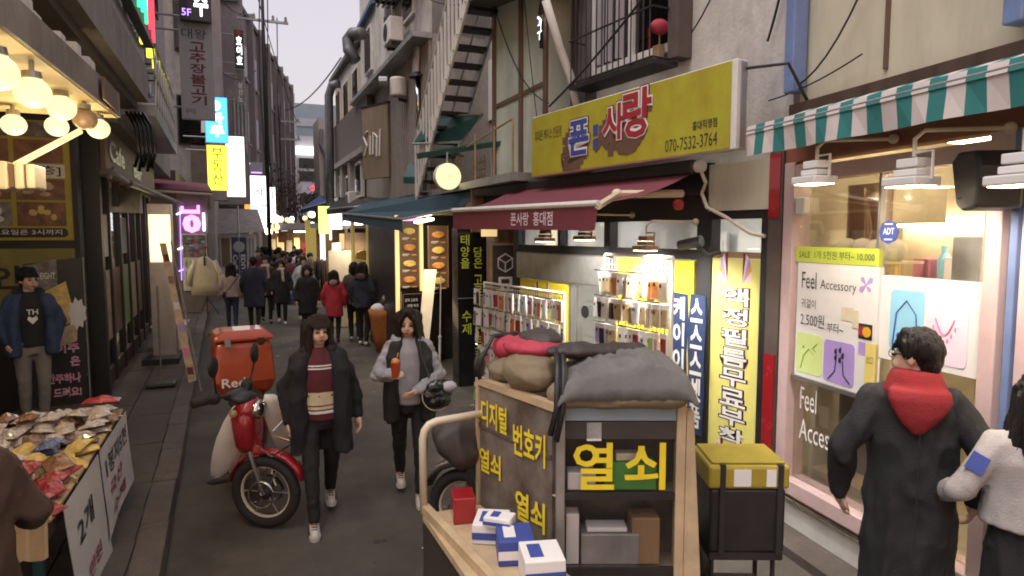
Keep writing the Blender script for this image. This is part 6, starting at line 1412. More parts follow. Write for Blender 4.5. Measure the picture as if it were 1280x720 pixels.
        b = MB(); b.lathe((.45, y * .185, .84), [(.035, 0), (.035, .006)], 16, (1, .25 * y, .35)); b.build('shield_badge', M['case_gold'], t, local=True)
    b = MB(); b.cap((.36, 0, .82), .10, (.1, 0, .42), .08); b.cap((.1, 0, .42), .08, (-.25, 0, .48), .09); b.cap((-.25, 0, .5), .10, (-.6, 0, .62), .12); remesh(b, 'frame_body', M[paint], t, .02, 5)
    b = MB(); b.cap((.05, 0, .28), .11, (-.28, 0, .27), .12); b.wbox(-.3, .05, -.17, .17, .2, .3); b.build('engine', M['steel'], t, local=True)
    b = MB(); b.tube([(.0, -.15, .25), (-.3, -.19, .22), (-.85, -.19, .3)], .04, 10, .05); b.build('exhaust', M['chrome'], t, local=True, smooth=True)
    for y in (-1, 1):
        b = MB(); b.tube([(.05, y * .1, .22), (.05, y * .3, .22)], .018, 6); b.ell((.05, y * .32, .225), .03, .06, .022, 8, 6); b.build('foot_peg', M['rubber'], t, local=True)
        b = MB(); b.tube([(rx, y * .11, .285), (rx + .1, y * .13, .62)], .022, 8); b.build('shock', M['chrome'], t, local=True)
    b = MB(); b.cap((.02, 0, .77), .075, (-.42, 0, .80), .10); b.cap((-.02, .06, .76), .07, (-.4, .08, .78), .08); b.cap((-.02, -.06, .76), .07, (-.4, -.08, .78), .08); remesh(b, 'saddle', M['rubber'], t, .02, 4)
    b = MB(); rs = []
    for k in range(9):
        a = R(10 + 160 * k / 8); rr = .33; rs.append([(rx + (rr + .012 * q) * math.cos(a), y, .285 + (rr + .012 * q) * math.sin(a)) for y, q in ((-.075, -1), (-.05, .6), (.05, .6), (.075, -1), (0, -.2))])
    b.rings(rs); b.build('rear_fender', M[paint], t, local=True, smooth=True)
    b = MB()
    if not mitts: b.tube([(-.35, .16, .80), (-.95, .16, .80), (-.95, -.16, .80), (-.35, -.16, .80)], .012, 6); b.tube([(-.5, .17, .74), (-.42, .26, .70), (-.3, .17, .66)], .01, 6)
    b.tube([(-.4, .12, .66), (-.9, .12, .70)], .012, 6); b.build('rack', M['chrome'], t, local=True)
    b = MB(); b.tube([(-.05, .12, .2), (-.1, .25, .02)], .012, 6); b.build('side_stand', M['iron'], t, local=True)
    if trunk:
        x0, x1, z0, z1, hw = trunk; Ft = Fr((x1, -.0), (0, 1)); k = Vector((0, 0, 0))
        tr = MB()
        tr.rings([[(x0 + i_, -hw + i_, z), (x1 - i_, -hw + i_, z), (x1 - i_ + f, hw - i_, z), (x0 + i_, hw - i_, z)] for z, i_, f in ((z0, .05, 0), (z0 + .14, .0, 0), (z1 - .1, .03, 0))]); tk = tr.build('trunk', M[trunkm], t, local=True, bevel=.05)
        lidz = ((z1 - .095, .02), (z1 - .045, .03), (z1, .09)) if not rearbox else ((z1 - .11, .0), (z1 - .10, .0), (z1 - .02, .004), (z1, .03))
        tr = MB(); tr.rings([[(x0 - .01 + i_, -hw - .01 + i_, z), (x1 + .01 - i_, -hw - .01 + i_, z), (x1 + .01 - i_, hw + .01 - i_, z), (x0 - .01 + i_, hw + .01 - i_, z)] for z, i_ in lidz]); tr.build('lid', M[rearbox or trunkm], tk, local=True, bevel=.03 if not rearbox else .012)
        for y in (-.14, .14):
            tr = MB(); tr.wbox(x1 + .0, x1 + .02, y - .025, y + .025, z1 - .13, z1 - .06); tr.build('latch', M['chrome'], tk, local=True)
        if rearbox:
            for y in (-.12, .14):
                tr = MB(); tr.wbox((x0 + x1) / 2 + y * .5 - .035, (x0 + x1) / 2 + y * .5 + .035, hw + .011, hw + .016, z1 - .09, z1 - .03); tr.build('label', M['paper'], tk, local=True)
        if not rearbox:
            tr = MB(); Fx = Fr((x1 + .003, 0), (0, 1)); tr.text(Fx, 'Red', -.20, z0 + .1, .2, .085, .004, .02); tr.build('lettering', M['print_white'], tk, local=True)
    return t
hd = Vector((.14, -1.25, 0)); rz = math.atan2(hd.y, hd.x)
ctr = (Vector((.13, 5.30, 0)) + Vector((-.01, 6.55, 0))) / 2
moto('motorbike', 'red motorbike with cream leg shields and an orange-red trunk', tuple(ctr), rz, R(52), 'red_paint', 'cream_plastic', 'trunk_red', (-.92, -.42, .80, 1.40, .27))
hd = Vector((-.53, .85, 0)); rz = math.atan2(hd.y, hd.x); ctr = Vector((1.80, 3.70, 0))
moto('motorbike', 'dark motorbike with hand mitts half hidden behind the key cart', tuple(ctr), rz, R(10), 'black', 'black', 'black', None, mitts=True).scale = (1.1, 1.1, 1.1)

# yellow-lidded box on a dark carrier frame behind the motorbike
pb = D(937, 600, 3.42); FX_ = Fr((pb.x - .195, pb.y + .084), (.92, -.395)); WX = .425
t = thing('delivery_box', 'black delivery box with a flat yellow lid on a dark carrier beside the key cart', 'box', (pb.x, pb.y, 0))
b = MB(); b.box(FX_, .015, WX - .015, -.33, -.012, .60, .945); b.build('body', M['black'], t, bevel=.015)
b = MB(); b.box(FX_, 0, WX, -.345, 0, .947, 1.075); b.build('lid', M['lid_yellow'], t, bevel=.018)
b = MB(); b.box(FX_, .02, WX - .02, -.325, -.02, 1.076, 1.09); b.build('lid_ridge', M['lid_yellow'], t, bevel=.006)
for u0, u1 in ((.13, .22), (.30, .35)):
    b = MB(); b.box(FX_, u0, u1, .001, .004, .965, 1.055); b.build('label', M['paper'], t)
for u in (.06, .36):
    b = MB(); b.box(FX_, u, u + .028, -.34, .006, .60, 1.081); b.build('strap', M['rubber'], t)
b = MB(); b.box(FX_, .02, WX - .02, -.32, -.02, .555, .598); b.build('tray', M['iron'], t)
for u in (.04, WX - .06):
    for n in (-.30, -.05):
        b = MB(); b.tube([FX_.P(u, n, .02), FX_.P(u, n, .556)], .014, 6); b.build('leg', M['iron'], t)
b = MB(); b.tube([FX_.P(.0, -.1, .30), FX_.P(WX + .12, -.02, .22)], .02, 6); b.build('brace', M['galv'], t)
tag(MB().lathe(FX_.P(.22, .06, .02), [(.085, 0), (.09, .02), (.085, .36), (.05, .40), (.05, .44)], 14).build('canister', M['galv'], smooth=False), 'dull grey canister under the yellow-lidded delivery box', 'canister')
tag(MB().box(FX_, .05, .36, -.30, -.06, .03, .34).build('dark_crate', M['board_dark'], bevel=.01), 'dark crate under the yellow-lidded delivery box', 'crate')
# ---------------------------------------------------------------- key cutter's cart
mat('board_worn', (.10, .065, .045), .5, var=.5, scale=3, c2=(.26, .22, .18), dirt=.3)
t = thing('key_cart', 'key cutter\'s wooden cart with yellow Korean lettering and a loaded side tray', 'cart', (1.5, 3.0, 0))
c0 = Vector((1.385, 2.786, 0)); cl = Vector((1.235, 3.50, 0)); cr = Vector((1.965, 2.545, 0)); cb = Vector((2.03, 2.73, 0)); ztop = 1.45
FLc = Fr(cl[:2], (c0 - cl)[:2]); FRc = Fr(c0[:2], (cr - c0)[:2]); WL = (c0 - cl).length; WR = (cr - c0).length
b = MB(); b.box(FLc, 0.03, WL - .03, -.03, 0, .30, ztop - .03); b.build('side_board', M['board_worn'], t)
b = MB(); b.box(FLc, .0, WL, -.035, .012, ztop - .028, ztop + .01); b.box(FLc, .0, .028, -.035, .012, .3, ztop - .03); b.build('board_trim', M['ply'], t)
b = MB(); b.box(FLc, .03, WL - .03, .0, .01, 1.18, 1.2); b.build('board_trim', M['brown'], t)
for s, u, z, w, h in (('디지털', .06, 1.20, .26, .15), ('번호키', .38, 1.12, .28, .17), ('열쇠', .04, .93, .22, .14), ('열쇠', .40, .78, .26, .16)):
    b = MB(); b.text(FLc, s, u, z, w, h, .0115, .025); b.build('lettering', M['key_yellow'], t)
for u0, u1 in ((.0, .045), (WR - .045, WR)):
    b = MB(); b.box(FRc, u0, u1, -.05, .01, .28, ztop); b.build('corner_post', M['steel'] if u0 < .1 else M['ply'], t, bevel=.005)
b = MB(); b.hexa([FRc.P(WR, .01, .2), FRc.P(WR + .10, .05, .2), FRc.P(WR + .10, -.02, .2), FRc.P(WR, -.06, .2), FRc.P(WR + .002, .01, ztop - .02), FRc.P(WR + .035, .01, ztop - .02), FRc.P(WR + .035, -.05, ztop - .02), FRc.P(WR + .002, -.05, ztop - .02)]); b.build('leaning_post', M['ply'], t, bevel=.006)
for z0, z1, mm in ((ztop - .07, ztop - .002, 'blue_far'), (ztop - .16, ztop - .075, 'board_dark'), (.985, 1.02, 'iron'), (.60, .64, 'iron')):
    b = MB(); b.box(FRc, .047, WR - .047, -.02, .0, z0, z1); b.build('rail', M[mm], t)
b = MB(); b.add([c0 + Vector((0, 0, .3)), cr + Vector((0, 0, .3)), cb + Vector((0, 0, .3)), cl + Vector((0, 0, .3)), c0 + Vector((0, 0, ztop - .04)), cr + Vector((0, 0, ztop - .04)), cb + Vector((0, 0, ztop - .04)), cl + Vector((0, 0, ztop - .04))], [(3, 2, 1, 0), (1, 2, 6, 5), (2, 3, 7, 6), (4, 5, 6, 7), (0, 1, 5, 4)][0:4]); b.build('carcass', M['board_worn'], t)
for z in (1.0, .62):
    b = MB(); b.add([c0 + Vector((0, 0, z)), cr + Vector((0, 0, z)), cb + Vector((0, 0, z)), cl + Vector((0, 0, z))], [(0, 1, 2, 3)]); b.build('shelf', M['ply'], t)
b = MB(); b.box(FRc, .047, WR - .047, -.012, -.006, .645, ztop - .16); b.build('pane', M['glass'], t)
for s, u in (('열', .085), ('쇠', .335)):
    b = MB(); b.text(FRc, s, u, 1.035, .20, .235, -.003, .018); b.build('lettering', M['key_yellow'], t)
b = MB(); b.box(FRc, .15, .22, -.004, .0, 1.28, 1.37); b.build('paper_tag', M['paper'], t)
def cartbox(name, label, cat, u0, u1, n0, n1, z0, z1, mm):
    o = MB().box(FRc, u0, u1, n0, n1, z0, z1).build(name, M[mm], bevel=.006); return tag(o, label, cat)
cartbox('carton', 'white box on the upper shelf of the key cart, below the left letter', 'box', .06, .20, -.13, -.03, 1.022, 1.11, 'paper')
cartbox('carton', 'bright green box on the upper shelf of the key cart', 'box', .24, .50, -.14, -.03, 1.022, 1.16, 'box_green')
cartbox('carton', 'brown tilted carton on the lower shelf of the key cart', 'box', .38, .52, -.16, -.03, .642, .88, 'wood')
cartbox('key_machine', 'pale grey key cutting machine on the lower shelf of the cart', 'machine', .13, .42, -.16, -.025, .642, .80, 'galv')
cartbox('notebook', 'thin white pad lying on the grey key machine in the cart', 'notebook', .16, .36, -.14, -.04, .802, .825, 'paper')
cartbox('tool_tin', 'small blue tin beside the brown carton on the lower cart shelf', 'tin', .33, .375, -.06, -.02, .642, .76, 'print_blue') if False else None
cartbox('packet', 'small pale packet on top of the green box in the cart', 'packet', .30, .42, -.12, -.05, 1.162, 1.20, 'cream')
cartbox('paper_roll', 'upright white paper bag at the left end of the lower cart shelf', 'bag', .055, .12, -.12, -.03, .642, .90, 'paper')
b = MB(); b.hexa([(.90, 2.3, .705), (1.36, 2.3, .705), (1.22, 3.42, .705), (.885, 3.42, .705), (.90, 2.3, .74), (1.36, 2.3, .74), (1.22, 3.42, .74), (.885, 3.42, .74)]); b.build('tray', M['ply'], t)
b = MB(); b.hexa([(.985, 2.3, .741), (1.03, 2.3, .741), (.925, 3.44, .741), (.88, 3.44, .741), (.985, 2.3, .79), (1.03, 2.3, .79), (.925, 3.44, .79), (.88, 3.44, .79)]); b.build('tray_rail', M['ply'], t, bevel=.005)
b = MB(); b.hexa([(.98, 2.3, .35), (1.0, 2.3, .35), (.90, 3.40, .35), (.88, 3.40, .35), (.98, 2.3, .70), (1.0, 2.3, .70), (.90, 3.40, .70), (.88, 3.40, .70)]); b.build('skirt', M['board_dark'], t)
h0 = Vector((.893, 3.43, .74)); b = MB(); pts = [h0, h0 + Vector((0, 0, .42))] + [h0 + Vector((.08 * (1 - math.cos(a)), .0, .42 + .09 * math.sin(a))) for a in (.5, 1.0, 1.57)] + [h0 + Vector((.35, .02, .52))]
b.tube(pts, .021, 10); b.build('push_handle', M['cream'], t, smooth=True)
for x, y in ((1.08, 2.5), (1.05, 3.2), (1.85, 2.6)):
    b = MB(); b.lathe((x, y, .16), [(.02, -.025), (.155, -.025), (.16, 0), (.155, .025), (.02, .025)], 20, (1, .2, 0)); w = b.build('wheel', M['rubber'], t)
    b = MB(); b.tube([(x, y, .16), (x + .03, y, .32)], .02, 6); b.build('wheel_fork', M['iron'], t)
b = MB(); b.wbox(1.0, 1.95, 2.55, 3.2, .26, .30); b.build('chassis', M['iron'], t)
b = MB(); b.wbox(0, .13, 0, .10, 0, .16)
for k, (x, y, z, sx, sy, sz, rz, mm, lab) in enumerate(((1.0, 3.22, .742, .12, .16, .14, .2, 'red_paint', 'red carton at the far end of the cart tray'), (1.02, 2.98, .742, .17, .2, .10, .5, 'paper', 'white carton behind the red one on the cart tray'), (1.06, 2.72, .742, .17, .2, .12, .3, 'print_blue', 'blue and white carton in the middle of the cart tray'), (1.09, 2.48, .742, .18, .2, .13, .25, 'paper', 'nearest white carton on the cart tray'), (1.06, 2.93, .845, .14, .1, .05, .7, 'paper', 'thin white packet stacked on the cart tray cartons'))):
    Fq = Fr((x, y), (math.cos(rz), -math.sin(rz))); o = MB().box(Fq, 0, sx, -sy, 0, z, z + sz).build('carton', M[mm], bevel=.006); tag(o, lab, 'box')
    if mm != 'red_paint':
        b = MB(); b.box(Fq, .0, sx, .001, .003, z + sz * .25, z + sz * .6); b.box(Fq, .03, sx * .5, -sy * .8, -sy * .2, z + sz + .001, z + sz + .003); b.build('print_band', M['print_blue' if mm == 'paper' else 'paper'], o)
# tarpaulin bundle on top
t = thing('tarp_bundle', 'strapped bundle of grey and tan tarpaulin with a red cushion on the key cart', 'bundle', (1.6, 2.95, ztop))
fr = lambda u, n, z: FRc.P(u, n, z)
GU, GN = 64, 44; gg = []
for j in range(GN + 1):
    row = []
    for i in range(GU + 1):
        a = -1 + 2 * i / GU; c = -1 + 2 * j / GN
        ea = max(0, 1 - abs(a) ** 3.2) ** .5; ec = max(0, 1 - abs(c) ** 2.6) ** .5
        dome = ea * ec * (.82 + .18 * math.sin(2.2 * a + 1.0)); z = 1.53 + .145 * dome
        f1 = noise.noise((a * 1.6 + c * 1.1, c * 2.2 - a * .5, 3.1)); f2 = noise.noise((a * 5 + c * 4, c * 3 - a * 2.5, 9.4))
        z += (.034 * (1 - 2.4 * abs(f1)) + .012 * (1 - 2.2 * abs(f2))) * (.35 + .65 * dome) - .012
        hang_ = max(0, abs(c) - .8) * .16 + max(0, abs(a) - .86) * .25
        row.append(fr(.335 + .335 * a + .012 * f1 * c, -.165 + .235 * -c + .02 * f1, z - hang_ + .01 * noise.noise((a * 9, c * 9, 1))))
    gg.append(row)
b = MB(); b.grid(gg); o = b.build('grey_sheet', M['tarp'], t, smooth=True); md = o.modifiers.new('thick', 'SOLIDIFY'); md.thickness = .004
b = MB(); b.cap(fr(.02, -.10, 1.49), .06, fr(.60, -.10, 1.49), .06, 12); b.cap(fr(.02, .015, 1.487), .038, fr(.58, .03, 1.49), .042); b.cap(fr(.02, -.25, 1.49), .05, fr(.58, -.25, 1.49), .05); remesh(b, 'tan_sack', M['tarp_tan'], t, .010, 8, .008, (4, 4, 10), seed=5, world=True)
b = MB(); b.ell(cl.lerp(c0, .55) + Vector((.09, .05, 1.55)), .13, .22, .11, 14, 10); b.ell(cl.lerp(c0, .15) + Vector((.13, .0, 1.52)), .12, .14, .08, 14, 10); remesh(b, 'brown_sack', M['tarp_tan'], t, .010, 8, .009, (4, 4, 9), seed=8, world=True)
b = MB(); b.ell(cl.lerp(c0, .45) + Vector((.17, .05, 1.67)), .17, .20, .05, 16, 8); b.ell(cl.lerp(c0, .05) + Vector((.16, .0, 1.63)), .08, .12, .07, 12, 8); remesh(b, 'red_cushion', M['tarp_red'], t, .012, 4, .01, world=True)
b = MB(); b.ell(cl.lerp(c0, .5) + Vector((.20, .08, 1.71)), .12, .14, .045, 16, 8); b.ell(fr(.12, -.2, 1.69), .17, .10, .035, 14, 8); b.ell(fr(.32, -.24, 1.68), .2, .07, .04, 14, 8); remesh(b, 'dark_wrap', M['board_dark'], t, .010, 4, .010, world=True)
for u in (.02, .05):
    b = MB(); b.tube([fr(u, -.25, 1.62), fr(u - .01, -.12, 1.70), fr(u - .015, .02, 1.62), fr(u - .02, .05, 1.45), fr(u - .05, .035, 1.34 - u)], .016, 6); b.build('strap', M['black'], t, smooth=True)
b = MB(); b.tube([cl + Vector((.0, -.04, 1.46)), cl + Vector((-.01, -.1, 1.58)), cl + Vector((.08, -.05, 1.70)), cl + Vector((.25, .0, 1.70))], .013, 6); b.build('strap', M['black'], t, smooth=True)
# ================================================================= people
mat('skin', (.60, .40, .29), .55, var=.06); mat('skin_far', (.48, .30, .22), .6, var=.06)
mat('hair', (.009, .007, .006), .5, spec=.3, var=.5, scale=30, stretch=(6, 6, .6), bump=.6, bscale=30)
mat('hair_brown', (.016, .009, .006), .5, spec=.3, var=.5, scale=30, stretch=(6, 6, .6), bump=.6, bscale=30)
mat('eye', (.008, .006, .006), .2); mat('lip', (.34, .09, .08), .45); mat('brow', (.02, .013, .01), .7)
FAB = dict(bump=.25, bscale=120)
mat('coat_navy', (.011, .012, .016), .85, **FAB); mat('coat_black', (.013, .013, .015), .8, **FAB); mat('coat_grey', (.013, .013, .014), .85, **FAB); mat('coat_blue', (.022, .042, .10), .7, **FAB)
mat('coat_pink', (.48, .36, .34), .85, **FAB); mat('coat_red', (.42, .03, .05), .8, **FAB); mat('coat_darknavy', (.018, .022, .042), .8, **FAB); mat('coat_brown', (.075, .045, .03), .8, **FAB)
mat('fur', (.25, .20, .16), .95, var=.4, scale=40, bump=.8, bscale=60); mat('hoodie', (.32, .32, .34), .85, **FAB); mat('maroon', (.10, .018, .025), .85, **FAB); mat('cream_knit', (.62, .55, .36), .85, **FAB)
mat('hood_red', (.22, .010, .013), .85, **FAB); mat('jacket_white', (.36, .33, .31), .8, **FAB); mat('trouser_grey', (.20, .19, .18), .8, **FAB); mat('jeans', (.03, .045, .09), .8, **FAB); mat('pants_black', (.012, .011, .012), .8, **FAB)
mat('shoe_white', (.66, .63, .58), .6); mat('shoe_sole', (.55, .53, .5), .6); mat('shoe_dark', (.02, .02, .02), .6); mat('grey_white', (.45, .45, .46), .85, **FAB); mat('coat_green', (.05, .07, .05), .85, **FAB)

def hand(b, wr, d, up, s=1.0, curl=.5):   # palm, five bent fingers of unequal length, thumb from the palm's side; wr wrist, d pointing direction, up = back of hand
    wr = Vector(wr); d = Vector(d).normalized(); up = Vector(up); up = (up - d * up.dot(d)).normalized(); sd = d.cross(up)
    c = wr + d * .045 * s
    b.cap(wr, .024 * s, c, .030 * s, 8)
    for k, (o, L) in enumerate(((-.030, .062), (-.010, .074), (.010, .07), (.029, .052))):
        p0 = wr + d * .075 * s + sd * o * s; p1 = p0 + (d * math.cos(curl * .6) - up * math.sin(curl * .6)) * L * .55 * s; p2 = p1 + (d * math.cos(curl * 1.7) - up * math.sin(curl * 1.7)) * L * .55 * s
        b.cap(wr + d * .035 * s + sd * o * .8 * s, .014 * s, p0, .0115 * s, 6); b.cap(p0, .0115 * s, p1, .0105 * s, 6); b.cap(p1, .0105 * s, p2, .009 * s, 6)
    t0 = wr + d * .02 * s - sd * .026 * s; t1 = t0 + (d * .75 - sd * .6 - up * .25).normalized() * .04 * s; t2 = t1 + (d * .95 - sd * .1 - up * .4).normalized() * .03 * s
    b.cap(t0, .014 * s, t1, .012 * s, 6); b.cap(t1, .012 * s, t2, .010 * s, 6)

def person(label, loc, rz, H=1.68, outer='coat', om='coat_black', hem=.85, tm='pants_black', sm='shoe_dark', hair='long', hm='hair', vox=.022, near=False, step=.12, wid=1.0, head_yaw=0.0, head_pitch=0.0,
           armL=None, armR=None, inner=None, skirt=None, hood=None, scarf=None, sleeves=None, wr=.008, soles=True, group=None, shoulder=.165, matfn=None, innerm=None, hands=True, legx=.09, openw=.10, nohead=False):
    s = H / 1.70; t = thing('person', label, 'person', loc, rz, group)
    sv = lambda p: Vector(p) * s
    # joints (person faces local -y, right side is -x)
    aL = armL or ((shoulder + .085, .03, 1.13), (shoulder + .075, -.05, .90)); aR = armR or ((-shoulder - .085, .03, 1.13), (-shoulder - .075, -.05, .90))
    sh = {1: (shoulder * wid - .012, .0, 1.372), -1: (-shoulder * wid + .012, .0, 1.372)}; el = {1: aL[0], -1: aR[0]}; wrs = {1: aL[1], -1: aR[1]}
    fy = {1: -step, -1: step}
    hip = {k: (k * legx, 0, .88) for k in (1, -1)}; kn = {k: (k * legx * .95, fy[k] * .45 - .03, .48) for k in (1, -1)}; an = {k: (k * legx * .85, fy[k] + .02, .085 + (.05 if fy[k] > .05 else 0)) for k in (1, -1)}
    Hc = sv((0, -.01, 1.47)); HM = Matrix.Rotation(head_yaw, 3, 'Z') @ Matrix.Rotation(head_pitch, 3, 'X')
    hd = lambda p: Hc + HM @ (sv(p) - Hc)
    # body: one continuous skin
    b = MB(); ell = lambda c, x, y, z, M_=None: b.ell(hd(c), x * s, y * s, z * s, 14, 10, HM)
    ell((0, .012, 1.60), .072, .092, .098); ell((0, -.022, 1.545), .060, .068, .078); ell((0, -.045, 1.50), .036, .040, .032)
    b.cap(sv((0, .015, 1.40)), .05 * s, hd((0, .005, 1.52)), .047 * s)
    if near:
        b.cap(hd((0, -.088, 1.585)), .0105 * s, hd((0, -.104, 1.555)), .0145 * s, 8); ell((.030, -.072, 1.535), .026, .02, .03); ell((-.030, -.072, 1.535), .026, .02, .03)
        for k in (1, -1): b.ell(hd((k * .073, .015, 1.565)), .012 * s, .022 * s, .034 * s, 8, 6, HM)
        b.ell(hd((0, -.082, 1.513)), .024 * s, .012 * s, .012 * s, 8, 6, HM)
    b.loft([(z * s, 0, 0, rx * s * wid, ry * s) for z, rx, ry in ((.84, .14, .1), (1.0, .12, .085), (1.2, .14, .09), (1.36, .15, .085), (1.43, .06, .05))], 14)
    for k in (1, -1):
        e, w = sv(el[k]), sv(wrs[k]); b.cap(sv(sh[k]), .045 * s, e, .036 * s, 8); b.cap(e, .036 * s, w, .025 * s, 8)
        if hands:
            d = (w - e).normalized()
            if near: hand(b, w + d * .01 * s, d, (k * .9, .3, .1), s)
            else: b.cap(w, .028 * s, w + d * .11 * s, .022 * s, 8)
        b.cap(sv(hip[k]), .058 * s, sv(kn[k]), .040 * s, 8); b.cap(sv(kn[k]), .040 * s, sv(an[k]), .028 * s, 8); b.cap(sv(an[k]), .035 * s, sv(an[k]) + sv((0, -.10, -.05)), .03 * s, 8)
    body = remesh(b, 'body', M['skin' if near else 'skin_far'], t, .0085 if near else vox * .8, 2 if near else 2)
    if near and not nohead:
        for k in (1, -1):
            e = MB(); e.ell(hd((k * .031, -.0835, 1.580)), .0175 * s, .008 * s, .0075 * s, 10, 6, HM); e.build('eye', M['eye'], t, local=True, smooth=True)
            e = MB(); e.tube([hd((k * .015, -.0925, 1.600)), hd((k * .032, -.091, 1.606)), hd((k * .050, -.078, 1.599))], .0035 * s, 5); e.build('eyebrow', M['brow'], t, local=True)
        e = MB(); e.ell(hd((0, -.0935, 1.519)), .022 * s, .006 * s, .0055 * s, 10, 6, HM); e.ell(hd((0, -.0925, 1.511)), .018 * s, .006 * s, .006 * s, 10, 6, HM); e.build('lips', M['lip'], t, local=True, smooth=True)
    # hair
    if not nohead:
        b = MB(); hc = lambda a, ra, c, rb, sg=8: b.cap(hd(a), ra * s, hd(c), rb * s, sg)
        b.ell(hd((0, .028, 1.615)), .088 * s, .094 * s, .098 * s, 16, 12, HM)
        if hair == 'part':
            for k in (1, -1):
                hc((k * .012, -.055, 1.692), .022, (k * .064, -.072, 1.615), .019); hc((k * .064, -.072, 1.615), .019, (k * .080, -.062, 1.50), .022); hc((k * .04, -.03, 1.69), .03, (k * .07, -.03, 1.62), .03)
        if hair in ('long', 'part'):
            for x in (-.075, -.04, 0, .04, .075): hc((x, .06, 1.62), .05, (x * 1.25, .085, 1.32 + abs(x) * .6), .035)
            for k in (1, -1):
                hc((k * .07, -.02, 1.64), .030, (k * .086, -.03, 1.50), .028); hc((k * .086, -.03, 1.50), .030, (k * .105, -.055, 1.33), .026); hc((k * .08, .03, 1.6), .04, (k * .115, .02, 1.36), .035); hc((k * .105, -.055, 1.35), .026, (k * .10, -.08, 1.24), .012)
        elif hair == 'bob':
            for k in (1, -1): hc((k * .07, .0, 1.62), .036, (k * .085, .0, 1.48), .03)
            hc((0, .07, 1.60), .07, (0, .06, 1.46), .06)
        else:
            hc((0, .075, 1.60), .06, (0, .065, 1.53), .05)
            for k in (1, -1): hc((k * .065, .0, 1.63), .03, (k * .074, .01, 1.58), .02)
        if hair in ('long', 'bob', 'bangs', 'short'):
            for x in [(-.062 + .124 * q / 12) for q in range(13)]: hc((x * .7, -.02, 1.692), .019, (x, -.094 + abs(x) * .38, 1.613 + .006 * math.sin(x * 300)), .0065, 6)
        remesh(b, 'hair', M[hm], t, .0085 if near else vox * .7, 2, .0055 if near else .004, (45, 45, 3))
        if near and hair in ('long', 'part'):
            st = MB(); rh = random.Random(int(loc[0] * 1000))
            for j in range(150):
                a = rh.uniform(-2.5, 2.5); r0 = .092; x0, y0 = math.sin(a) * r0, -math.cos(a) * r0 * .9 + .02
                if y0 < -.03 and abs(x0) < .062: continue
                z1 = rh.uniform(1.13, 1.34); sp = rh.uniform(1.1, 1.6)
                st.tube([hd((x0 * .75, y0 * .7 + .01, 1.685)), hd((x0, y0, 1.60)), hd((x0 * (1 + sp) / 2, y0 * 1.05, 1.46)), hd((x0 * sp + rh.uniform(-.012, .012), y0 * 1.15 - .01, z1))], .0068 * s, 4, .0015 * s)
            sto = st.build('loose_strands', M[hm], t, local=True, smooth=True); sto['kind'] = 'stuff'
    # trousers or skirt
    b = MB()
    b.loft([(z * s, 0, .0, rx * s * wid, ry * s) for z, rx, ry in ((.78, .13, .11), (.9, .165, .125), (1.02, .15, .11))], 14)
    for k in (1, -1):
        lo = Vector(an[k]) + Vector((0, 0, .03)); b.cap(sv(hip[k]), .088 * s, sv(kn[k]), .064 * s, 10); b.cap(sv(kn[k]), .064 * s, sv(lo), .046 * s, 10)
    remesh(b, 'trousers', M[tm], t, vox * .9 if near else vox, 2, .005, (9, 9, 10))
    if skirt:
        b = MB(); b.loft([(z * s, 0, 0, rx * s * wid, ry * s) for z, rx, ry in ((skirt, .20, .17), (.8, .18, .14), (1.0, .15, .11))], 16); remesh(b, 'skirt', M['pants_black'], t, vox, 2, wr)
    for k in (1, -1):
        a = sv(an[k]); pz = -.02 if fy[k] > .05 else 0
        b = MB(); b.cap(a + sv((0, .03, -.02)), .042 * s, a + sv((0, -.05, -.035)), .042 * s, 8); b.cap(a + sv((0, -.05, -.04)), .040 * s, a + sv((0, -.135, -.05)), .034 * s, 8)
        sh_ = remesh(b, 'shoe', M[sm], t, .012 if near else vox * .8, 2)
        if near:
            b = MB(); z0 = a.z - .088 * s
            rows = [(sv((0, .065, 0)), .03), (sv((0, .03, 0)), .04), (sv((0, -.04, 0)), .041), (sv((0, -.11, 0)), .044), (sv((0, -.155, 0)), .034), (sv((0, -.172, 0)), .015)]
            pl = [(a.x + r * s, a.y + p.y) for p, r in rows] + [(a.x - r * s, a.y + p.y) for p, r in rows[::-1]]
            n_ = len(pl); b.add([(x, y, max(.002 - loc[2] * 0, z0)) for x, y in pl] + [(x, y, max(.002, z0) + .028) for x, y in pl], [tuple(range(n_))[::-1], tuple(range(n_, 2 * n_))] + [(i, (i + 1) % n_, (i + 1) % n_ + n_, i + n_) for i in range(n_)]); b.build('sole', M['shoe_sole'], sh_, local=True)
            b = MB()
            for j in range(3): b.tube([a + sv((-.022, -.055 - .022 * j, .012 - .012 * j)), a + sv((.022, -.06 - .022 * j, .012 - .012 * j))], .004, 5)
            b.tube([a + sv((k * .041, .0, -.02)), a + sv((k * .043, -.05, -.04)), a + sv((k * .040, -.1, -.05))], .006, 5); b.build('lace', M['shoe_dark'], sh_, local=True)
    # inner top
    if inner:
        b = MB(); b.loft([(z * s, 0, -.012 * s, rx * s * wid, ry * s) for z, rx, ry in ((.86, .155, .120), (1.0, .150, .118), (1.2, .155, .122), (1.33, .16, .112), (1.41, .10, .075), (1.445, .058, .055))], 18)
        remesh(b, 'sweater', [M[x] for x in inner], t, vox * .8, 2, wr * .6, matfn=(lambda c: matfn(c.z / s)) if matfn else None)
    # outer layer
    b = MB(); rows = [(hem, .0, .0, .205, .165), (max(hem + .1, .95), .0, .0, .20, .15), (1.15, 0, 0, .195, .14), (1.30, 0, .0, .195, .135), (1.385, 0, .0, .175, .115), (1.43, 0, .0, .125, .09), (1.465, 0, .01, .075, .07)]
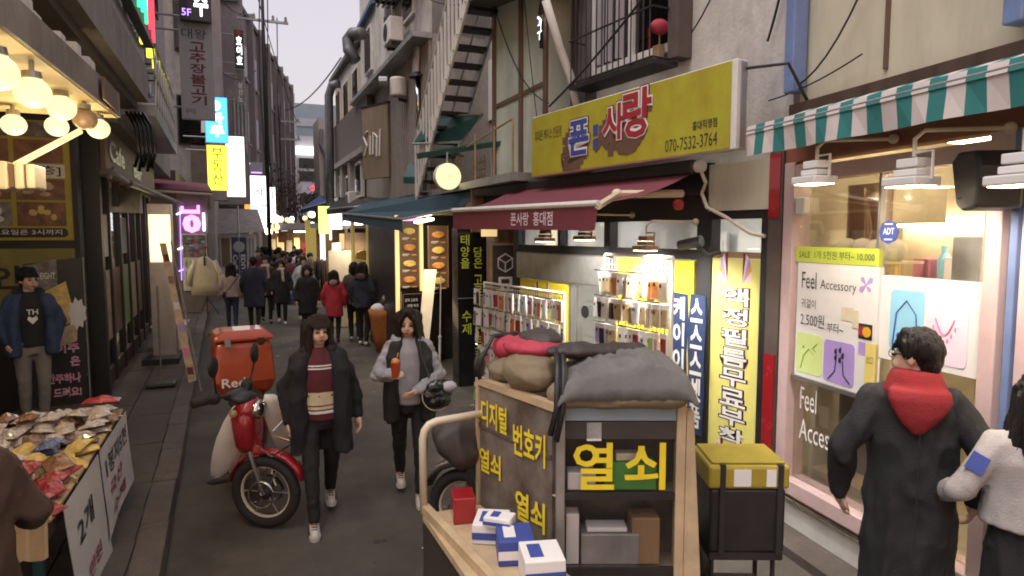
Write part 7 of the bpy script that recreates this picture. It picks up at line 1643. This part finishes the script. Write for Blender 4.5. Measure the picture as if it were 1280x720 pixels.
    if outer in ('coat', 'jacket'): b.loft([(z * s, cx * s, cy * s, rx * s * wid, ry * s) for z, cx, cy, rx, ry in rows], 18)
    else:                                    # open front: back panel and two side panels
        b.loft([(z * s, 0, .07 * s, rx * s * wid, .085 * s) for z, rx in ((hem, .20), (1.0, .19), (1.3, .19), (1.42, .13), (1.46, .08))], 16)
        for k in (1, -1): b.loft([(z * s, k * x * s * wid, cy * s, rx * s, ry * s) for z, x, cy, rx, ry in ((hem, openw + .065, -.03, .075, .15), (1.0, openw + .06, -.02, .075, .145), (1.28, openw + .05, -.015, .075, .135), (1.40, openw + .015, .0, .06, .10), (1.45, .07, .02, .03, .06))], 14)
    SLV = MB() if sleeves else b
    for k in (1, -1):
        e, w = sv(el[k]), sv(wrs[k]); SLV.cap(sv(sh[k]) - Vector((k * .01 * s, 0, .01 * s)), .074 * s, e, .062 * s, 10); SLV.cap(e, .062 * s, w - (w - e).normalized() * .01, .050 * s, 10)
    if sleeves: remesh(SLV, 'sleeves', M[sleeves], t, vox * .8 if near else vox, 3, wr, (10, 10, 14))
    remesh(b, 'vest' if outer == 'vest' else ('coat' if outer != 'jacket' else 'jacket'), M[om], t, vox * .8 if near else vox, 3, wr, (8, 8, 4), seed=loc[0])
    if hood:
        b = MB()
        for k in range(9):
            a = math.pi * (-.15 + 1.3 * k / 8); b.ell(sv((.105 * math.cos(a), .015 + .085 * math.sin(a), 1.435 + .02 * math.sin(a))), .05 * s, .05 * s, .04 * s, 10, 6)
        b.ell(sv((0, .12, 1.40)), .10 * s, .05 * s, .075 * s, 12, 8)
        remesh(b, 'hood', M[hood], t, vox * .8, 3, .008)
    if scarf:
        b = MB()
        for k in range(10): a = 2 * math.pi * k / 10; b.ell(sv((.085 * math.cos(a), .0 + .075 * math.sin(a), 1.445 - .02 * math.cos(a * .5))), .042 * s, .042 * s, .045 * s, 8, 6)
        b.cap(sv((.04, -.12, 1.43)), .04 * s, sv((.05, -.15, 1.15)), .035 * s); remesh(b, 'scarf', M[scarf], t, vox * .8, 3, .006)
    return t
hw = lambda p, t, rz: Vector(t) + Matrix.Rotation(rz, 3, 'Z') @ Vector(p)      # person-local point to the place

# ---- woman in the open dark coat
def sw(z):
    if 1.285 < z < 1.296 or 1.305 < z < 1.314: return 2
    if .955 < z < 1.10: return 1 if not (1.058 < z < 1.068 or .985 < z < .994) else 0
    if .915 < z < .955: return 2 if .925 < z < .948 else 0
    return 0
w1 = (.55, 5.28, 0)
person('woman in open long black coat over a maroon sweater with a cream band', w1, R(-4), 1.64, 'open', 'coat_navy', .60, 'pants_black', 'shoe_white', 'long', 'hair_brown', .014, True, -.27, 1.0, R(14), R(3),
       inner=['maroon', 'cream_knit', 'print_white'], matfn=sw, hood='coat_grey', armL=((.27, .06, 1.12), (.30, .0, .86)), armR=((-.27, .04, 1.12), (-.25, -.03, .86)), wr=.013, openw=.105)
# ---- woman in grey hoodie and long vest
w2 = (1.31, 5.48, 0)
person('woman in grey hoodie and long black vest holding an orange paper cup', w2, R(-10), 1.64, 'vest', 'coat_black', .72, 'pants_black', 'shoe_white', 'part', 'hair_brown', .014, True, .21, .95, R(-8), R(12),
       inner=['hoodie'], sleeves='hoodie', hood='hoodie', armR=((-.27, -.06, 1.13), (-.17, -.26, 1.17)), armL=((.26, -.02, 1.11), (.06, -.22, 1.02)), wr=.012, openw=.095)
p = hw((-.125, -.345, 1.13), w2, R(-10)); t = thing('snack_cup', 'orange paper snack cup held by the woman in the grey hoodie', 'cup', tuple(p))
b = MB(); b.lathe(p, [(.030, 0), (.042, .12), (.038, .12), (.0, .11)], 14); b.build('cup', M['trunk_red'], t, smooth=False)
b = MB(); b.ell(p + Vector((0, 0, .125)), .035, .035, .03, 10, 6); b.tube([p + Vector((0, 0, .13)), p + Vector((.02, -.02, .2))], .004, 5); b.build('snack', M['food'], t, smooth=True)
p = hw((.22, -.19, .93), w2, R(-10)); t = thing('shoulder_bag', 'round black shoulder bag with a pale edge at the hoodie woman\'s hip', 'bag', tuple(p))
b = MB(); b.ell(p, .13, .05, .125, 18, 10, Matrix.Rotation(R(-25), 3, 'Y')); b.ell(p + Vector((.05, .02, .05)), .11, .05, .07, 14, 8); b.ell(p + Vector((.02, -.02, -.05)), .10, .05, .06, 14, 8); remesh(b, 'bag', M['black_gloss'], t, .010, 4, .008, (9, 9, 12), world=True)
b = MB(); b.ell(p + Vector((.10, .0, .06)), .075, .06, .05, 12, 8); remesh(b, 'flap', M['grey_far'], t, .010, 3, .004, world=True)
b = MB(); b.tube([p + Matrix.Rotation(R(-25), 3, 'Y') @ Vector((.13 * math.cos(a), -.02, .13 * math.sin(a))) for a in [2.2 + 3.2 * k / 24 for k in range(25)]], .005, 5); b.build('piping', M['cream'], t)
b = MB(); b.tube([p + Vector((-.06, 0, .14)), hw((.10, -.15, 1.25), w2, R(-10)), hw((.09, -.08, 1.44), w2, R(-10))], .006, 6); b.build('strap', M['black'], t)
# ---- man with red hood
dep = 3.35; q_ = D(1137, 600, dep); m1 = (q_.x, q_.y, 0)
person('man with glasses in a charcoal overcoat and red hood, seen from behind', m1, R(136), 1.80, 'coat', 'coat_grey', .42, 'pants_black', 'shoe_dark', 'short', 'hair', .014, True, .10, .98, R(52), R(6),
       armL=((.30, .06, 1.12), (.29, -.05, .86)), armR=((-.31, .05, 1.12), (-.28, -.02, .90)), wr=.014, shoulder=.185)
mt = [o for o in col.objects if o.get('label', '').startswith('man with glasses')][0]
sM = 1.80 / 1.7; b = MB()
b.loft([(z * sM, x * sM, y * sM, rx * sM, ry * sM) for z, x, y, rx, ry in ((1.385, 0, .03, .14, .115), (1.415, 0, .03, .14, .112), (1.45, 0, .025, .125, .102), (1.49, 0, .015, .112, .095), (1.515, 0, .01, .10, .088))], 24)
b.loft([(z * sM, x * sM, y * sM, rx * sM, ry * sM) for z, x, y, rx, ry in ((1.235, .01, .155, .02, .012), (1.28, .01, .155, .065, .025), (1.33, .0, .150, .105, .034), (1.39, 0, .135, .135, .045), (1.44, 0, .11, .13, .05))], 18)
remesh(b, 'hood', M['hood_red'], mt, .011, 10, .002, (6, 6, 10))
HMm = Matrix.Rotation(R(52), 3, 'Z'); hcn = Vector((0, -.01, 1.47)) * sM; hq = lambda p_: hcn + HMm @ (Vector(p_) * sM - hcn)
b = MB(); b.tube([hq((.078, .01, 1.583)), hq((.074, -.075, 1.583)), hq((.05, -.10, 1.582))], .003, 5)
for k in (1, -1): b.tube([hq((k * .033 + .026 * math.cos(a), -.104, 1.578 + .02 * math.sin(a))) for a in [6.283 * j / 14 for j in range(15)]], .0022, 5)
b.tube([hq((-.008, -.106, 1.58)), hq((.008, -.106, 1.58))], .003, 4); b.build('glasses', M['black'], mt, local=True)
b = MB(); b.tube([Vector((0, .172, z)) * sM for z in (1.28, 1.1, .9, .7)], .003, 4); b.build('back_seam', M['coat_black'], mt, local=True)
# ---- woman at right edge
q_ = D(1290, 600, 3.0); m2 = (q_.x, q_.y, 0)
person('long-haired woman in white jacket with blue sleeve patch at the right edge', m2, R(140), 1.64, 'jacket', 'jacket_white', .98, 'pants_black', 'shoe_dark', 'long', 'hair', .014, True, .08, 1.0, R(20), R(0),
       armL=((.30, .02, 1.12), (.34, -.24, 1.02)), armR=((-.27, .03, 1.12), (-.2, -.15, .95)), skirt=.5, wr=.007)
wt = [o for o in col.objects if o.get('label', '').startswith('long-haired woman')][0]
pa = Vector((.44, .065, -.9)).normalized(); pn = Vector((.33, .93, .06)).normalized(); ptt = pn.cross(pa).normalized(); pc = (Vector((.226, .009, 1.275)) + pn * .066) * (1.64 / 1.7)
MB().hexa([pc + ptt * x + pa * y + pn * z for z in (-.02, .004) for x, y in ((-.036, -.042), (.036, -.042), (.036, .042), (-.036, .042))]).build('sleeve_patch', M['print_blue'], wt, local=True)
# ---- vendor/shopper at lower left, back half in frame
person('person in dark brown jacket at the near end of the vendor table', (-1.06, 2.98, .1), R(172), 1.66, 'jacket', 'coat_brown', .75, 'pants_black', 'shoe_dark', 'short', 'hair', .018, True, .05, 1.2, 0, R(10), hood='coat_brown',
       armR=((.0 - .27, -.10, 1.12), (-.16, -.34, 1.0)), armL=((.3, .0, 1.12), (.2, -.25, 1.0)), wr=.014)
# ---- man in blue parka at the left
d = ray(38, 400); yb = 8.3; m3 = (d.x / d.y * yb, yb, .24)
pm = person('young man in a blue parka and grey trousers standing before the menu posters', m3, R(22), 1.68, 'open', 'coat_blue', .78, 'trouser_grey', 'shoe_dark', 'short', 'hair', .018, True, .03, 1.02, R(22), R(4),
       inner=['coat_black'], hood='coat_black', armL=((.27, .0, 1.13), (.20, -.06, .92)), armR=((-.27, .0, 1.13), (-.22, -.08, .92)), wr=.010, openw=.10)
b = MB(); Fq = Fr((0, -.138, 0), (1, 0)); b.text(Fq, 'TH', -.05, 1.20, .10, .055, .0, .02); b.prism(Fq, [(0, 1.10), (.045, 1.15), (.035, 1.185), (0, 1.165), (-.035, 1.185), (-.045, 1.15)], 0, .004); b.build('shirt_print', M['print_white'], pm, local=True)
b = MB(); b.wbox(m3[0] - .4, m3[0] + .45, m3[1] - .3, 9.4, .1, .238); tag(b.build('door_step', M['slab']), 'low stone step before the poster wall under the man in blue', 'step')

# ---- passers-by in the middle distance: (label, px, feet py, H, rz, options)
def walker(label, px, py, H, rz, **k):
    p = gp(px, py); return person(label, (p.x, p.y, 0), R(rz), H, vox=.022, **k)
walker('woman in pale pink jacket walking away beside the man in navy', 291, 414, 1.60, 182, outer='jacket', om='coat_pink', hem=.86, tm='jeans', hair='long', hm='hair', step=.1)
walker('tall man in a long dark navy coat walking away in front of the coffee banner', 319, 413, 1.74, 178, om='coat_darknavy', hem=.55, hair='short', step=.08, wid=1.1)
walker('man with a beige scarf and dark coat facing the camera behind the navy coat', 334, 404, 1.72, 5, om='coat_brown', hem=.7, hair='short', scarf='coat_pink', step=.1)
walker('woman in a black coat with a pale scarf hanging down, left of the fur hood', 353, 405, 1.62, -4, om='coat_black', hem=.55, hair='long', scarf='coat_pink', sm='shoe_white', step=.12)
walker('man in open grey jacket behind the woman with the fur hood', 381, 402, 1.70, 10, outer='open', om='grey_white', hem=.8, inner=['coat_brown'], hair='short', sm='shoe_white', step=.12)
walker('long-haired woman in a black coat with a fur hood looking at the camera', 386, 424, 1.60, -8, om='coat_black', hem=.6, hair='long', hood='fur', near=True, step=.1)
walker('child-sized woman in a bright red coat with a fur trimmed hood, back to the camera', 419, 428, 1.52, 165, om='coat_red', hem=.62, tm='pants_black', hair='long', hm='hair_brown', hood='fur', step=.03)
walker('woman in a dark navy padded coat and white sneakers standing at the stall', 455, 432, 1.70, 150, om='coat_darknavy', hem=.78, hair='long', sm='shoe_white', step=.05, hood='coat_brown')
walker('person in a dark brown jacket half hidden behind the navy padded coat', 444, 426, 1.68, 170, om='coat_brown', hem=.8, hair='bob', sm='grey_white', step=.04)
c = gp(294, 414) ; t = thing('crossbody_bag', 'thin dark strap and small bag of the woman in pale pink', 'bag', (c.x, c.y, .9)); b = MB(); b.tube([(c.x + .12, c.y - .13, 1.32), (c.x - .03, c.y - .16, 1.1), (c.x - .18, c.y - .12, .92)], .012, 5); b.build('strap', M['black'], t); b = MB(); b.ell((c.x - .21, c.y - .06, .88), .05, .09, .07, 10, 6); b.build('pouch', M['black'], t, smooth=True)

# ---- distant crowd: prototypes then copies
crowd = []
specs = [('coat', 'coat_black', .6, 'long', 'pants_black', 'person in a black coat with long hair'), ('jacket', 'coat_darknavy', .85, 'short', 'jeans', 'person in a navy jacket and jeans'), ('coat', 'coat_brown', .7, 'bob', 'pants_black', 'person in a brown coat with bobbed hair'),
         ('jacket', 'coat_green', .85, 'short', 'trouser_grey', 'person in a dark green jacket'), ('jacket', 'grey_white', .8, 'short', 'jeans', 'person in a pale grey hooded top'), ('coat', 'coat_grey', .65, 'long', 'pants_black', 'person in a charcoal coat with long hair')]
rnd = random.Random(21)
spots = [(0, 325, 16 + 9), (1, 362, 22), (3, 371, 23), (4, 342, 20.5), (2, 331, 27), (5, 350, 26), (0, 359, 28), (1, 376, 30), (3, 383, 27), (2, 367, 33), (5, 340, 34), (0, 348, 37), (1, 333, 38), (2, 356, 40), (4, 364, 42), (3, 372, 39), (5, 379, 36), (0, 369, 46), (1, 345, 45), (2, 360, 50), (5, 352, 33), (0, 386, 33), (3, 328, 31), (1, 318, 30), (2, 337, 30), (5, 366, 27)]
where = ['near the coffee banner', 'mid far crowd', 'right of the far crowd', 'ahead of the stall lights', 'left of the far crowd', 'behind the nearer walkers', 'under the brightest bulbs', 'at the far right stall', 'by the yellow posts', 'well back towards the bend']
protos = {}
spots += [(rnd.randrange(6), rnd.uniform(320, 388), rnd.uniform(19.5, 34)) for _ in range(18)] + [(rnd.randrange(6), rnd.uniform(325, 392), rnd.uniform(34, 52)) for _ in range(22)]
hues = {'black': 'coat_black', 'navy': 'coat_darknavy', 'brown': 'coat_brown', 'dark green': 'coat_green', 'pale grey': 'grey_white', 'charcoal': 'coat_grey', 'beige': 'coat_pink', 'dark red': 'maroon'}
kinds = ['long coat', 'short jacket', 'knee-length coat', 'loose jacket', 'hooded top', 'plain coat']
for kk in range(6): protos[kk] = None
def flat(o): return [o] + [d for c in o.children for d in flat(c)]
for n_, (k, px, y) in enumerate(spots):
    o, om, hem, hr, tmm, lb = specs[k]; d = ray(px, 300); x = d.x / d.y * y; rz = R(rnd.choice((0, 180)) + rnd.uniform(-25, 25)); sc_ = rnd.uniform(.90, 1.07)
    hn = rnd.choice(list(hues) if n_ % 3 else ['black', 'navy', 'charcoal', 'brown']); 
    lab = 'person in a ' + hn + ' ' + kinds[k] + ', ' + where[(n_ * 3 + k) % 10] + (', facing the camera' if abs(rz) < 1 else ', walking away')
    if protos[k] is None:
        r = protos[k] = person(lab, (x, y, 0), rz, 1.68, o, om, hem, tmm, 'shoe_dark', hr, 'hair', .03, False, .12, hood='grey_white' if k == 4 else None, group='people in the distant crowd')
    else:
        r = copy_tree(protos[k]); r.location = (x, y, 0); r.rotation_euler = (0, 0, rz); r['label'] = lab
    for c in r.children:
        if c.name.split('.')[0] in ('coat', 'jacket', 'hood'): c.material_slots[0].link = 'OBJECT'; c.material_slots[0].material = M[hues[hn]]
    r.scale = (sc_ * rnd.uniform(.92, 1.1), sc_ * rnd.uniform(.92, 1.1), sc_)
bpy.data.scenes.remove(WS)
for o_ in list(col.objects):
    if 'base' in o_: del o_['base']
